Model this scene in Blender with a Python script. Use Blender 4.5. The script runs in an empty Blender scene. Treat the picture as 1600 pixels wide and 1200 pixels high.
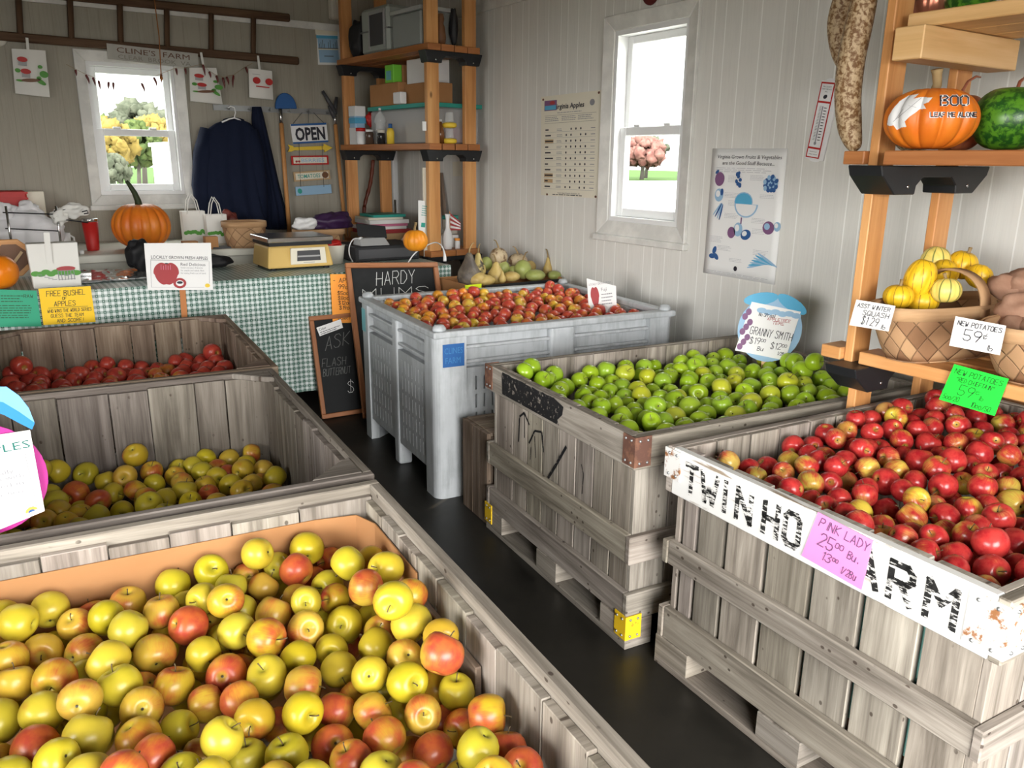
import bpy, bmesh, math, random
from mathutils import Vector, Matrix, noise
sc = bpy.context.scene
COL = sc.collection
PI = math.pi
rnd = random.Random(11)
V = Vector

# ------------------------------------------------------------------ camera
CAM = V((0, 0, 1.45))
FPX = 1260.0                      # focal length in pixels of the 1600 wide frame
RIGHT = V((0.8365280603489972, -0.5478305271841416, 0.010125104142183174))
DOWN = V((-0.13815228014861722, -0.22876618250322064, -0.9636285494072087))
FWD = V((0.5302214176534956, 0.8047035151085451, -0.26705336738837204))
cam = bpy.data.objects.new('camera', bpy.data.cameras.new('camera'))
cam.data.sensor_width = 36.0
cam.data.lens = FPX / 1600 * 36.0
cam.data.clip_start = 0.02
cam.data.clip_end = 400
cam.matrix_world = Matrix(((RIGHT.x, -DOWN.x, -FWD.x, CAM.x), (RIGHT.y, -DOWN.y, -FWD.y, CAM.y),
                           (RIGHT.z, -DOWN.z, -FWD.z, CAM.z), (0, 0, 0, 1)))
COL.objects.link(cam)
sc.camera = cam

# ------------------------------------------------------------------ light: overcast sky through the open front and the windows
sc.view_settings.view_transform = 'Standard'
sc.view_settings.look = 'None'
sc.view_settings.gamma = 1.0
sc.view_settings.use_curve_mapping = False
sc.view_settings.exposure = 0.26
world = bpy.data.worlds.new('overcast_sky')
sc.world = world
world.use_nodes = True
wn = world.node_tree.nodes
wl = world.node_tree.links
_tc = wn.new('ShaderNodeTexCoord'); _dt = wn.new('ShaderNodeVectorMath'); _dt.operation = 'DOT_PRODUCT'
_dt.inputs[1].default_value = (-0.50, -0.70, 0.5)                 # the veiled sun stands behind the viewer: the sky is brightest there
wl.new(_tc.outputs['Generated'], _dt.inputs[0])
_mr = wn.new('ShaderNodeMapRange'); _mr.interpolation_type = 'SMOOTHSTEP'
for _k, _v in ((1, -0.7), (2, 1.0), (3, 2.6), (4, 22.0)): _mr.inputs[_k].default_value = _v
wl.new(_dt.outputs['Value'], _mr.inputs[0]); wl.new(_mr.outputs[0], wn['Background'].inputs['Strength'])
wn['Background'].inputs['Color'].default_value = (1.0, 0.985, 0.96, 1)
def lamp(name, loc, aim, sx, sy, energy, color=(1, 1, 1), portal=False):
    d = bpy.data.lights.new(name, 'AREA')
    d.shape = 'RECTANGLE'; d.size = sx; d.size_y = sy; d.energy = energy; d.color = color
    if portal: d.cycles.is_portal = True
    o = bpy.data.objects.new(name, d); COL.objects.link(o)
    o.location = loc
    o.rotation_euler = (V(aim) - V(loc)).to_track_quat('-Z', 'Y').to_euler()
    return o
FRONT_Y = -1.2
OPEN_X0, OPEN_X1, OPEN_Z = -0.6, 1.3, 2.0
SIDE_Y0, SIDE_Y1 = -0.9, 1.2        # open bay added in the unseen wall across the aisle to brighten the window wall
lamp('doorway_portal', ((OPEN_X0 + OPEN_X1) / 2, FRONT_Y - .12, OPEN_Z / 2), ((OPEN_X0 + OPEN_X1) / 2, 3, OPEN_Z / 2), OPEN_X1 - OPEN_X0, OPEN_Z, 1, portal=True)
lamp('added_bay_portal', (-2.45, (SIDE_Y0 + SIDE_Y1) / 2, OPEN_Z / 2), (0, (SIDE_Y0 + SIDE_Y1) / 2, OPEN_Z / 2), SIDE_Y1 - SIDE_Y0, OPEN_Z, 1, portal=True)
lamp('window_portal', (3.17, 3.39, 1.62), (0, 3.39, 1.62), .70, 1.1, 1, portal=True)
lamp('back_window_portal', (1.05, 6.57, 1.6), (1.05, 0, 1.6), .62, 1.0, 1, portal=True)
sc.cycles.use_denoising = True
sc.cycles.max_bounces = 8
sc.cycles.sample_clamp_indirect = 8.0

# ------------------------------------------------------------------ helpers
def at(px, py, X=None, Y=None, Z=None, P=None, N=None):
    """The point of a plane (X, Y or Z constant, or through P with normal N) that stands at pixel px, py of the photograph."""
    d = RIGHT * ((px - 800) / FPX) + DOWN * ((py - 600) / FPX) + FWD
    if X is not None: t = (X - CAM.x) / d.x
    elif Y is not None: t = (Y - CAM.y) / d.y
    elif Z is not None: t = (Z - CAM.z) / d.z
    else: t = (V(P) - CAM).dot(V(N)) / d.dot(V(N))
    return CAM + d * t
def mpp(P):
    """metres per pixel at point P"""
    return (V(P) - CAM).dot(FWD) / FPX

TM = {}
def link(o):
    COL.objects.link(o); return o
def tag(o, label=None, cat=None, group=None, kind=None):
    if label: o['label'] = label
    if cat: o['category'] = cat
    if group: o['group'] = group
    if kind: o['kind'] = kind
    return o
def thing(name, label, cat, loc=(0, 0, 0), rotz=0.0, group=None, kind=None):
    o = link(bpy.data.objects.new(name, None))
    o.empty_display_size = .05
    o.location = loc; o.rotation_euler = (0, 0, rotz)
    TM[o] = Matrix.Translation(V(loc)) @ Matrix.Rotation(rotz, 4, 'Z')
    return tag(o, label, cat, group, kind)
def copy_tree(o, parent=None):
    c = o.copy(); COL.objects.link(c)
    if parent: c.parent = parent
    for ch in list(o.children): copy_tree(ch, c)
    return c

class MB:
    """collects geometry (in world or local coordinates) and links it as one mesh object"""
    def __init__(s): s.v = []; s.f = []; s.uv = []; s.t = []; s.mi = []; s.sm = []
    def add(s, verts, faces, uvs=None, tint=None, mi=0, smooth=False):
        b = len(s.v); s.v += [tuple(p) for p in verts]
        if tint is None: tint = 1.0
        for k, f in enumerate(faces):
            s.f.append(tuple(b + i for i in f)); s.t.append(tint); s.mi.append(mi); s.sm.append(smooth)
            s.uv.append(uvs[k] if uvs else [(verts[i][0] + verts[i][1], verts[i][2]) for i in f])
    def hexa(s, c, tint=None, mi=0, uo=None):
        """c: 8 corners, index bit0 = length axis, bit1 = width axis, bit2 = thickness axis"""
        c = [V(p) for p in c]
        L = (c[1] - c[0]).length; W = (c[2] - c[0]).length; T = (c[4] - c[0]).length
        ou, ov = (rnd.random() * 7, rnd.random() * 7) if uo is None else uo
        co = lambda i: ((i & 1) * L, ((i >> 1) & 1) * W, ((i >> 2) & 1) * T)
        faces = [(0, 2, 3, 1), (4, 5, 7, 6), (0, 1, 5, 4), (2, 6, 7, 3), (0, 4, 6, 2), (1, 3, 7, 5)]
        uvs = []
        for k, f in enumerate(faces):
            if k < 2: uvs.append([(ou + co(i)[0], ov + co(i)[1]) for i in f])
            elif k < 4: uvs.append([(ou + co(i)[0], ov + 3 + co(i)[2]) for i in f])
            else: uvs.append([(ou + co(i)[1] * .3, ov + 5 + co(i)[2]) for i in f])
        if (c[1] - c[0]).cross(c[2] - c[0]).dot(c[4] - c[0]) < 0:
            faces = [f[::-1] for f in faces]; uvs = [u[::-1] for u in uvs]
        s.add(c, faces, uvs, tint, mi)
    def beam(s, p0, p1, w, t, up=(0, 0, 1), tint=None, mi=0, w2=None):
        """bar from p0 to p1, w wide across, t thick along up"""
        p0, p1 = V(p0), V(p1); a = (p1 - p0).normalized(); up = V(up)
        side = a.cross(up)
        if side.length < 1e-4: side = a.cross(V((1, 0, 0)))
        side.normalize(); up = side.cross(a).normalized()
        w2 = w if w2 is None else w2
        c = []
        for k in range(8):
            p = p1 if k & 1 else p0; ww = w2 if k & 1 else w
            c.append(p + side * ((.5 if k & 2 else -.5) * ww) + up * ((.5 if k & 4 else -.5) * t))
        s.hexa(c, tint, mi)
    def box(s, lo, hi, tint=None, mi=0, axis=0):
        """axis-aligned box; axis: which one the grain follows"""
        lo, hi = V(lo), V(hi); o = [axis] + [k for k in range(3) if k != axis]
        if axis == 2: o = [2, 0, 1]
        c = []
        for k in range(8):
            p = V(lo)
            for b in range(3):
                if k >> b & 1: p[o[b]] = hi[o[b]]
            c.append(p)
        s.hexa(c, tint, mi)
    def tube(s, path, rad, n=10, cap=True, mi=0, tint=None, flat=1.0):
        path = [V(p) for p in path]; m = len(path)
        if not hasattr(rad, '__len__'): rad = [rad] * m
        verts = []; tan0 = (path[1] - path[0]).normalized()
        ref = V((0, 0, 1)) if abs(tan0.z) < .9 else V((1, 0, 0))
        nx = tan0.cross(ref).normalized()
        L = 0; ls = []
        for i, p in enumerate(path):
            tn = (path[min(i + 1, m - 1)] - path[max(i - 1, 0)]).normalized()
            nx = (nx - tn * nx.dot(tn)).normalized(); ny = tn.cross(nx)
            if i: L += (p - path[i - 1]).length
            ls.append(L)
            for k in range(n):
                a = 2 * PI * k / n
                verts.append(p + nx * (math.cos(a) * rad[i]) + ny * (math.sin(a) * rad[i] * flat))
        faces = []; uvs = []
        for i in range(m - 1):
            for k in range(n):
                k2 = (k + 1) % n
                faces.append((i * n + k, i * n + k2, (i + 1) * n + k2, (i + 1) * n + k))
                uvs.append([(ls[i], k / n), (ls[i], (k + 1) / n), (ls[i + 1], (k + 1) / n), (ls[i + 1], k / n)])
        if cap:
            faces.append(tuple(range(n))[::-1]); uvs.append([(0, 0)] * n)
            faces.append(tuple((m - 1) * n + k for k in range(n))); uvs.append([(0, 0)] * n)
        s.add(verts, faces, uvs, tint, mi, True)
    def lathe(s, prof, mtx=None, n=24, mi=0, fn=None, tint=None, smooth=True):
        """prof: (radius, height) pairs from bottom to top; fn(angle, k) scales the radius"""
        mtx = mtx or Matrix(); verts = []; faces = []; uvs = []
        m = len(prof)
        for i, (r, z) in enumerate(prof):
            for k in range(n):
                a = 2 * PI * k / n; q = fn(a, i) if fn else 1.0
                verts.append(mtx @ V((r * q * math.cos(a), r * q * math.sin(a), z)))
        for i in range(m - 1):
            for k in range(n):
                k2 = (k + 1) % n
                faces.append((i * n + k, i * n + k2, (i + 1) * n + k2, (i + 1) * n + k))
                uvs.append([(k / n, i / m), ((k + 1) / n, i / m), ((k + 1) / n, (i + 1) / m), (k / n, (i + 1) / m)])
        if prof[0][0] > 1e-5: faces.append(tuple(range(n))[::-1]); uvs.append([(0, 0)] * n)
        if prof[-1][0] > 1e-5: faces.append(tuple((m - 1) * n + k for k in range(n))); uvs.append([(0, 0)] * n)
        s.add(verts, faces, uvs, tint, mi, smooth)
    def grid(s, fn, nu, nv, mi=0, smooth=True, skip=None, tint=None, wrap=False):
        verts = [fn(i / nu, j / nv) for j in range(nv + 1) for i in range(nu + 1)]
        faces = []; uvs = []
        for j in range(nv):
            for i in range(nu):
                if skip and skip(i, j): continue
                a = j * (nu + 1) + i
                faces.append((a, a + 1, a + nu + 2, a + nu + 1))
                uvs.append([(i / nu, j / nv), ((i + 1) / nu, j / nv), ((i + 1) / nu, (j + 1) / nv), (i / nu, (j + 1) / nv)])
        s.add(verts, faces, uvs, tint, mi, smooth)
    def prism(s, poly, mtx, th, mi=0, tint=None):
        """2D outline (counter-clockwise) extruded from z=-th to z=0 of mtx"""
        n = len(poly)
        verts = [mtx @ V((x, y, 0)) for x, y in poly] + [mtx @ V((x, y, -th)) for x, y in poly]
        faces = [tuple(range(n)), tuple(range(2 * n - 1, n - 1, -1))]
        uvs = [[poly[i] for i in range(n)], [poly[2 * n - 1 - i] for i in range(n, 2 * n)]]
        uvs[1] = [poly[i] for i in range(n - 1, -1, -1)]
        for i in range(n):
            j = (i + 1) % n
            faces.append((i, i + n, j + n, j)); uvs.append([poly[i], poly[i], poly[j], poly[j]])
        s.add(verts, faces, uvs, tint, mi)
    def build(s, name, mats, parent=None, local=False, bevel=0.0, solid=0.0, sub=0, seg=1, weld=False):
        me = bpy.data.meshes.new(name)
        vs = [V(p) for p in s.v]
        o = bpy.data.objects.new(name, me)
        if parent is not None:
            o.parent = parent
            if not local:
                inv = TM.get(parent, Matrix()).inverted(); vs = [inv @ p for p in vs]
        elif not local and vs:
            lo = V((min(p.x for p in vs), min(p.y for p in vs), min(p.z for p in vs)))
            hi = V((max(p.x for p in vs), max(p.y for p in vs), max(p.z for p in vs)))
            base = V(((lo.x + hi.x) / 2, (lo.y + hi.y) / 2, lo.z))
            o.location = base; TM[o] = Matrix.Translation(base); vs = [p - base for p in vs]
        if parent is not None: TM[o] = TM.get(parent, Matrix())
        me.from_pydata([tuple(p) for p in vs], [], s.f)
        k = 0
        uvd = []; cd = []
        for fi, f in enumerate(s.f):
            t = s.t[fi]; t = (t, t, t) if not isinstance(t, tuple) else t
            for q in range(len(f)):
                uvd += [s.uv[fi][q][0], s.uv[fi][q][1]]; cd += [t[0], t[1], t[2], 1.0]
        me.uv_layers.new(name='UVMap').data.foreach_set('uv', uvd)
        me.color_attributes.new('tint', 'FLOAT_COLOR', 'CORNER').data.foreach_set('color', cd)
        me.polygons.foreach_set('use_smooth', s.sm); me.polygons.foreach_set('material_index', s.mi)
        for m in (mats if isinstance(mats, (list, tuple)) else [mats]): me.materials.append(m)
        me.update()
        if weld:
            w = o.modifiers.new('weld', 'WELD'); w.merge_threshold = 1e-4
        if solid:
            m = o.modifiers.new('solid', 'SOLIDIFY'); m.thickness = solid; m.offset = -1
        if bevel:
            b = o.modifiers.new('bevel', 'BEVEL'); b.width = bevel; b.segments = seg; b.limit_method = 'ANGLE'; b.angle_limit = 0.6
        if sub:
            m = o.modifiers.new('sub', 'SUBSURF'); m.levels = sub; m.render_levels = sub
        return link(o)
def solo(mb, name, mats, label, cat, group=None, **kw):
    return tag(mb.build(name, mats, **kw), label, cat, group)
def struct(mb, name, mats, parent=None, **kw):
    o = mb.build(name, mats, parent, **kw)
    o['kind'] = 'structure'
    return o
def frame(bl, br, tl):
    """axes on a flat thing: x from bl to br, y up, z towards the viewer"""
    bl, br, tl = V(bl), V(br), V(tl)
    x = (br - bl).normalized(); y = (tl - bl); y = (y - x * y.dot(x)).normalized(); z = x.cross(y)
    return Matrix(((x.x, y.x, z.x, bl.x), (x.y, y.y, z.y, bl.y), (x.z, y.z, z.z, bl.z), (0, 0, 0, 1))), (br - bl).length, (tl - bl).dot(y)
def blob(c, r, sx=1, sy=1, sz=1, lump=.0, seed=0, nu=20, nv=12):
    """(verts, faces) of a lumpy ball"""
    c = V(c); vs = []; fs = []
    for j in range(nv + 1):
        for i in range(nu):
            a = 2 * PI * i / nu; b = PI * j / nv - PI / 2
            d = V((math.cos(a) * math.cos(b), math.sin(a) * math.cos(b), math.sin(b)))
            q = 1 + lump * noise.noise(d * 1.7 + V((seed * 3.1, seed, -seed)))
            vs.append(c + V((d.x * sx, d.y * sy, d.z * sz)) * r * q)
    for j in range(nv):
        for i in range(nu): fs.append((j * nu + i, j * nu + (i + 1) % nu, (j + 1) * nu + (i + 1) % nu, (j + 1) * nu + i))
    return vs, fs

# ---- writing: single-stroke letters on a 4 x 6 grid
GL = {'A': '002640/1232', 'B': '00063645340333424130 00', 'C': '4536160501103041', 'D': '00062644422000', 'E': '40000646/0333', 'F': '000646/0333',
      'G': '45361605011030414323', 'H': '0006/4046/0343', 'I': '2026', 'J': '3631201001', 'K': '0006/460340', 'L': '060040', 'M': '0006234640', 'N': '00064046',
      'O': '100105163645413010', 'P': '00063645443303', 'Q': '100105163645413010/2240', 'R': '00063645443303/2340', 'S': '4536160514334241301001', 'T': '2026/0646',
      'U': '060110304146', 'V': '062046', 'W': '0610233046', 'X': '0046/0640', 'Y': '062346/2320', 'Z': '06460040', '0': '100105163645413010', '1': '152620',
      '2': '051636454400 40', '3': '0516364534233342413010 01', '4': '30360242', '5': '46060333424130 1001', '6': '36030110304142330 3', '7': '064610',
      '8': '1304051636454433131201103041423 3', '9': '44331304051636454420', '$': '4536160514334241301001/2720', '/': '0046', '-': '1333', '!': '2622/2120', "'": '2624',
      '.': '2021', ',': '2110', '&': '40050616250110304 2', 'c': '43331303011030 41', 'i': '2023', 'l': '2026', 'b': '06001030423313 03', 'u': '0401103044/4440', '=': '0040',
      '%': '0046', '"': '1614/3634', '^': '13', 's': '43330413423010', 'h': '0006/031344 40', 'a': '43130110304344/4440', 'k': '0006/4401/2240', 't': '2620 30/0444', 'e': '02424413011040', 'r': '0004/03 1444', 'd': '46402011 0313 43', 'n': '0004/03143 4 40', 'o': '10010314344341 3010'}
def strokes(text):
    out = []; x = 0.0
    for ch in text:
        if ch == ' ': x += .62; continue
        g = GL.get(ch) or GL.get(ch.upper())
        if g is None: x += .7; continue
        for st in g.split('/'):
            st = st.replace(' ', ''); pts = [(int(st[i]) / 6.0, (int(st[i + 1]) / 6.0)) for i in range(0, len(st) - 1, 2)]
            out.append([(x + p[0], p[1]) for p in pts])
        x += .92 if ch not in "Iil1'.!," else .55
    return out, x - .25
def write(mb, text, fn, x, y, h, w, width=None, slant=0.1, jit=.03, mi=0, seed=1, rise=0.0):
    """hand lettering: fn maps (x, y) in metres on the surface to a point; (x, y) the lower left corner, h letter height, w stroke width"""
    R = random.Random(seed + len(text)); st, tot = strokes(text)
    sx = h if width is None else width / max(tot, .1)
    for pl in st:
        jx, jy = R.uniform(-jit, jit) * h, R.uniform(-jit, jit) * h
        pts = [(x + p[0] * sx + p[1] * h * slant + jx, y + p[1] * h + p[0] * sx * rise + jy) for p in pl]
        if len(pts) == 1: pts.append((pts[0][0] + w, pts[0][1]))
        for a, b in zip(pts[:-1], pts[1:]):
            dx, dy = b[0] - a[0], b[1] - a[1]; L = math.hypot(dx, dy) or 1e-6
            ex, ey = dx / L * w * .4, dy / L * w * .4; ox, oy = -dy / L * w / 2, dx / L * w / 2
            n = max(1, int(L / .05))
            for k in range(n):
                a0 = (a[0] + dx * k / n, a[1] + dy * k / n); b0 = (a[0] + dx * (k + 1) / n, a[1] + dy * (k + 1) / n)
                q = [(a0[0] - ex - ox, a0[1] - ey - oy), (b0[0] + ex - ox, b0[1] + ey - oy), (b0[0] + ex + ox, b0[1] + ey + oy), (a0[0] - ex + ox, a0[1] - ey + oy)]
                mb.add([fn(*p) for p in q], [(0, 1, 2, 3)], mi=mi)
def onto(mtx, lift=.0008):
    return lambda x, y: mtx @ V((x, y, lift))
_tx = {}
def printed(mb, text, mtx, x, y, h, width=None, mi=0, lift=.0008, shear=0.0, bold=0.0):
    """printed lettering laid flat on a surface; h is the height of a capital"""
    key = (text, bold)
    if key not in _tx:
        cu = bpy.data.curves.new('t', 'FONT'); cu.body = text; cu.size = 1.0; cu.resolution_u = 2; cu.offset = bold
        o = bpy.data.objects.new('t', cu); COL.objects.link(o)
        dg = bpy.context.evaluated_depsgraph_get(); me = bpy.data.meshes.new_from_object(o.evaluated_get(dg))
        vs = [(p.co.x, p.co.y) for p in me.vertices]; fs = [tuple(p.vertices) for p in me.polygons]
        bpy.data.objects.remove(o); bpy.data.meshes.remove(me); bpy.data.curves.remove(cu)
        _tx[key] = (vs, fs)
    vs, fs = _tx[key]
    if not vs: return
    x0 = min(v[0] for v in vs); x1 = max(v[0] for v in vs); k = h / .70
    kx = k if width is None else width / (x1 - x0)
    pts = [mtx @ V((x + (v[0] - x0) * kx + v[1] * k * shear, y + v[1] * k, lift)) for v in vs]
    mb.add(pts, fs, [[(0, 0)] * len(f) for f in fs], mi=mi)
def rect(mb, mtx, x0, y0, x1, y1, lift=.0005, mi=0):
    mb.add([mtx @ V((x, y, lift)) for x, y in ((x0, y0), (x1, y0), (x1, y1), (x0, y1))], [(0, 1, 2, 3)], mi=mi)
def disc(mb, mtx, x, y, rx, ry, lift=.0006, mi=0, n=16, rot=0.0, a0=0.0, a1=2 * PI):
    pts = []
    for k in range(n):
        a = a0 + (a1 - a0) * k / (n if a1 - a0 > 6.2 else n - 1); px, py = rx * math.cos(a), ry * math.sin(a)
        pts.append(mtx @ V((x + px * math.cos(rot) - py * math.sin(rot), y + px * math.sin(rot) + py * math.cos(rot), lift)))
    mb.add(pts, [tuple(range(n))], mi=mi)
def apple_icon(mb, mtx, x, y, rx, ry, lift=.001, mi=0):
    pts = []
    for k in range(40):
        a = 2 * PI * k / 40; d = (a - PI / 2 + PI) % (2 * PI) - PI; e = (a + PI / 2 + PI) % (2 * PI) - PI
        r = 1 - .20 * math.exp(-(d / .28) ** 2) - .10 * math.exp(-(e / .22) ** 2); q = .92 if math.sin(a) < 0 else 1.0
        pts.append(mtx @ V((x + rx * r * math.cos(a) * (1 + .10 * math.sin(a)) * q, y + ry * r * math.sin(a), lift)))
    mb.add(pts, [tuple(range(40))], mi=mi)
def lines(mb, mtx, x0, x1, y, n, dy, h, seed=1, mi=0, lift=.0005):
    """rows of print too small to read"""
    R = random.Random(seed)
    for k in range(n):
        x = x0
        end = x1 - R.uniform(0, .22) * (x1 - x0)
        while x < end:
            w = R.uniform(.05, .16) * (x1 - x0); rect(mb, mtx, x, y - k * dy, min(x + w, end), y - k * dy + h, lift, mi); x += w + .02 * (x1 - x0)
# ------------------------------------------------------------------ materials
class NT:
    def __init__(s, name):
        s.m = bpy.data.materials.new(name); s.m.use_nodes = True; s.t = s.m.node_tree; s.n = s.t.nodes
        s.b = s.n['Principled BSDF']; s.out = s.n['Material Output']
    def new(s, kind, **kw):
        n = s.n.new(kind)
        for k, v in kw.items():
            if hasattr(n, k): setattr(n, k, v)
        return n
    def l(s, a, b): s.t.links.new(a, b)
    def val(s, sock, v):
        if hasattr(v, 'is_output'): s.l(v, sock)
        else: sock.default_value = v
    def math(s, op, a, b=0.0, c=0.0):
        n = s.new('ShaderNodeMath', operation=op)
        for k, v in enumerate((a, b, c)): s.val(n.inputs[k], v)
        return n.outputs[0]
    def mix(s, fac, a, b, blend='MIX'):
        n = s.new('ShaderNodeMix', data_type='RGBA', blend_type=blend)
        s.val(n.inputs[0], fac)
        for sock, v in ((n.inputs[6], a), (n.inputs[7], b)):
            s.val(sock, (*v, 1) if isinstance(v, tuple) and len(v) == 3 else v)
        return n.outputs[2]
    def noise(s, vec, scale, detail=4, rough=.55, dist=0.0):
        n = s.new('ShaderNodeTexNoise'); s.l(vec, n.inputs['Vector']); n.inputs['Scale'].default_value = scale
        n.inputs['Detail'].default_value = detail; n.inputs['Roughness'].default_value = rough; n.inputs['Distortion'].default_value = dist
        return n.outputs['Fac']
    def voro(s, vec, scale, out='Distance', feature='F1', rand=1.0):
        n = s.new('ShaderNodeTexVoronoi', feature=feature); s.l(vec, n.inputs['Vector']); n.inputs['Scale'].default_value = scale; n.inputs['Randomness'].default_value = rand
        return n.outputs[out]
    def ramp(s, fac, stops):
        n = s.new('ShaderNodeValToRGB'); s.l(fac, n.inputs['Fac']); e = n.color_ramp.elements
        while len(e) < len(stops): e.new(.5)
        for k, (p, c) in enumerate(stops): e[k].position = p; e[k].color = (*c, 1) if len(c) == 3 else c
        return n.outputs['Color']
    def step(s, x, a, b):
        n = s.new('ShaderNodeMapRange', interpolation_type='SMOOTHSTEP'); s.val(n.inputs[0], x); n.inputs[1].default_value = a; n.inputs[2].default_value = b
        return n.outputs[0]
    def map(s, vec, scale=(1, 1, 1), loc=(0, 0, 0), rot=(0, 0, 0)):
        n = s.new('ShaderNodeMapping'); s.l(vec, n.inputs['Vector']); n.inputs['Scale'].default_value = scale; n.inputs['Location'].default_value = loc; n.inputs['Rotation'].default_value = rot
        return n.outputs[0]
    def sep(s, vec):
        n = s.new('ShaderNodeSeparateXYZ'); s.l(vec, n.inputs[0]); return n.outputs
    def coord(s, which='Object'): return s.new('ShaderNodeTexCoord').outputs[which]
    def pos(s): return s.new('ShaderNodeNewGeometry').outputs['Position']
    def uv(s): return s.coord('UV')
    def tint(s):
        n = s.new('ShaderNodeVertexColor'); n.layer_name = 'tint'; return n.outputs['Color']
    def base(s, c, rough=.5, metal=0.0, spec=.5):
        s.val(s.b.inputs['Base Color'], (*c, 1) if isinstance(c, tuple) and len(c) == 3 else c)
        s.val(s.b.inputs['Roughness'], rough); s.val(s.b.inputs['Metallic'], metal); s.val(s.b.inputs['Specular IOR Level'], spec); return s
    def bump(s, h, strength=.3, dist=.002):
        n = s.new('ShaderNodeBump'); s.l(h, n.inputs['Height']); n.inputs['Strength'].default_value = strength; n.inputs['Distance'].default_value = dist
        s.l(n.outputs[0], s.b.inputs['Normal']); return s
def flat(name, c, rough=.6, metal=0.0, spec=.4, var=.0, trans=0.0, coat=0.0):
    n = NT(name)
    if var:
        f = n.noise(n.coord(), 9, 5); n.base(n.mix(n.step(f, .35, .7), tuple(x * (1 - var) for x in c), tuple(min(1, x * (1 + var * .6)) for x in c)), rough, metal, spec)
    else: n.base(c, rough, metal, spec)
    if trans: n.b.inputs['Transmission Weight'].default_value = trans
    if coat: n.b.inputs['Coat Weight'].default_value = coat
    return n.m
def wood(name, dark, mid, light, rough=.7, sx=1.6, sy=26, bump=.35, knots=.0, spots=0.0, spec=.3, fleck=None):
    n = NT(name); uv = n.uv()
    g1 = n.noise(n.map(uv, (sx, sy, 1)), 1.0, 6, .62, .6)
    g2 = n.noise(n.map(uv, (sx * 3, sy * 5, 1)), 1.0, 3, .6)
    g3 = n.noise(n.map(uv, (2.2, 3.5, 1)), 1.0, 3, .5)
    g = n.math('ADD', n.math('MULTIPLY', g1, .62), n.math('ADD', n.math('MULTIPLY', g2, .2), n.math('MULTIPLY', g3, .24)))
    c = n.ramp(g, [(.36, dark), (.52, mid), (.68, light)])
    if knots:
        k = n.voro(n.map(uv, (3.1, 6.5, 1)), 1.0)
        c = n.mix(n.math('MULTIPLY', n.step(k, .10, .05), knots), c, tuple(x * .38 for x in dark))
    if spots:
        k = n.voro(n.map(uv, (22, 30, 1)), 1.0)
        sp = n.math('MULTIPLY', n.step(k, .16, .10), n.step(n.noise(n.map(uv, (5, 5, 1)), 1.0, 2), .5, .56))
        c = n.mix(n.math('MULTIPLY', sp, spots), c, (.045, .03, .022))
    if fleck:
        c = n.mix(n.step(n.noise(n.map(uv, (5, 34, 1)), 1.0, 5, .7), fleck[1], fleck[1] + .06), c, fleck[0])
    c = n.mix(1.0, c, n.tint(), 'MULTIPLY')
    n.base(c, rough, 0, spec).bump(g, bump, .003)
    return n.m
M = {}
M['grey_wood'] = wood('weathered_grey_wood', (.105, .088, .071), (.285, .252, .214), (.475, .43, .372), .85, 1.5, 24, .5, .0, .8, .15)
M['shaded_grey_wood'] = wood('shade_toned_grey_wood', (.065, .054, .045), (.155, .135, .117), (.275, .247, .218), .85, 1.5, 24, .5, .0, .8, .15)  # darker copy of the grey wood: the middle bin's shade put into its colour
M['brown_wood'] = wood('weathered_brown_wood', (.08, .054, .038), (.19, .14, .105), (.33, .265, .21), .85, 1.5, 24, .5, .0, .6, .15)
M['dark_wood'] = wood('old_dark_wood', (.05, .033, .022), (.15, .11, .082), (.27, .21, .165), .85, 1.5, 26, .5, .0, .6, .15)
M['pine'] = wood('oiled_pine', (.40, .165, .05), (.58, .275, .095), (.70, .38, .155), .5, .9, 14, .1, .85, 0, .4)
M['pine_dark'] = wood('shelf_board_wood', (.24, .085, .025), (.38, .145, .045), (.47, .20, .07), .5, .9, 14, .1, .6, 0, .4)
M['pale_pine'] = wood('pale_plank_wood', (.52, .30, .11), (.68, .42, .18), (.78, .53, .27), .5, .9, 12, .1, .5, 0, .4)
M['frame_wood'] = wood('stained_frame_wood', (.20, .075, .03), (.32, .125, .05), (.42, .18, .08), .45, 1.5, 20, .1, 0, 0, .4)
M['ladder_wood'] = wood('old_ladder_wood', (.055, .03, .017), (.095, .053, .03), (.15, .09, .052), .7, 1.5, 20, .3, 0, 0, .2)
M['splint'] = wood('basket_splint', (.28, .15, .075), (.46, .28, .145), (.60, .40, .23), .7, 1.5, 16, .2, 0, 0, .2)
n = NT('white_painted_board'); uv = n.uv()
g = n.noise(n.map(uv, (2.2, 42, 1)), 1.0, 6, .68, .5); g3 = n.noise(n.map(uv, (2.5, 7, 1)), 1.0, 4, .6)
w = n.math('ADD', n.math('MULTIPLY', g, .6), n.math('MULTIPLY', g3, .5))
n.base(n.mix(n.step(w, .60, .66), (.70, .70, .68), (.30, .235, .17)), .6, 0, .3).bump(w, .3, .002)
M['white_board'] = n.m
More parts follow.
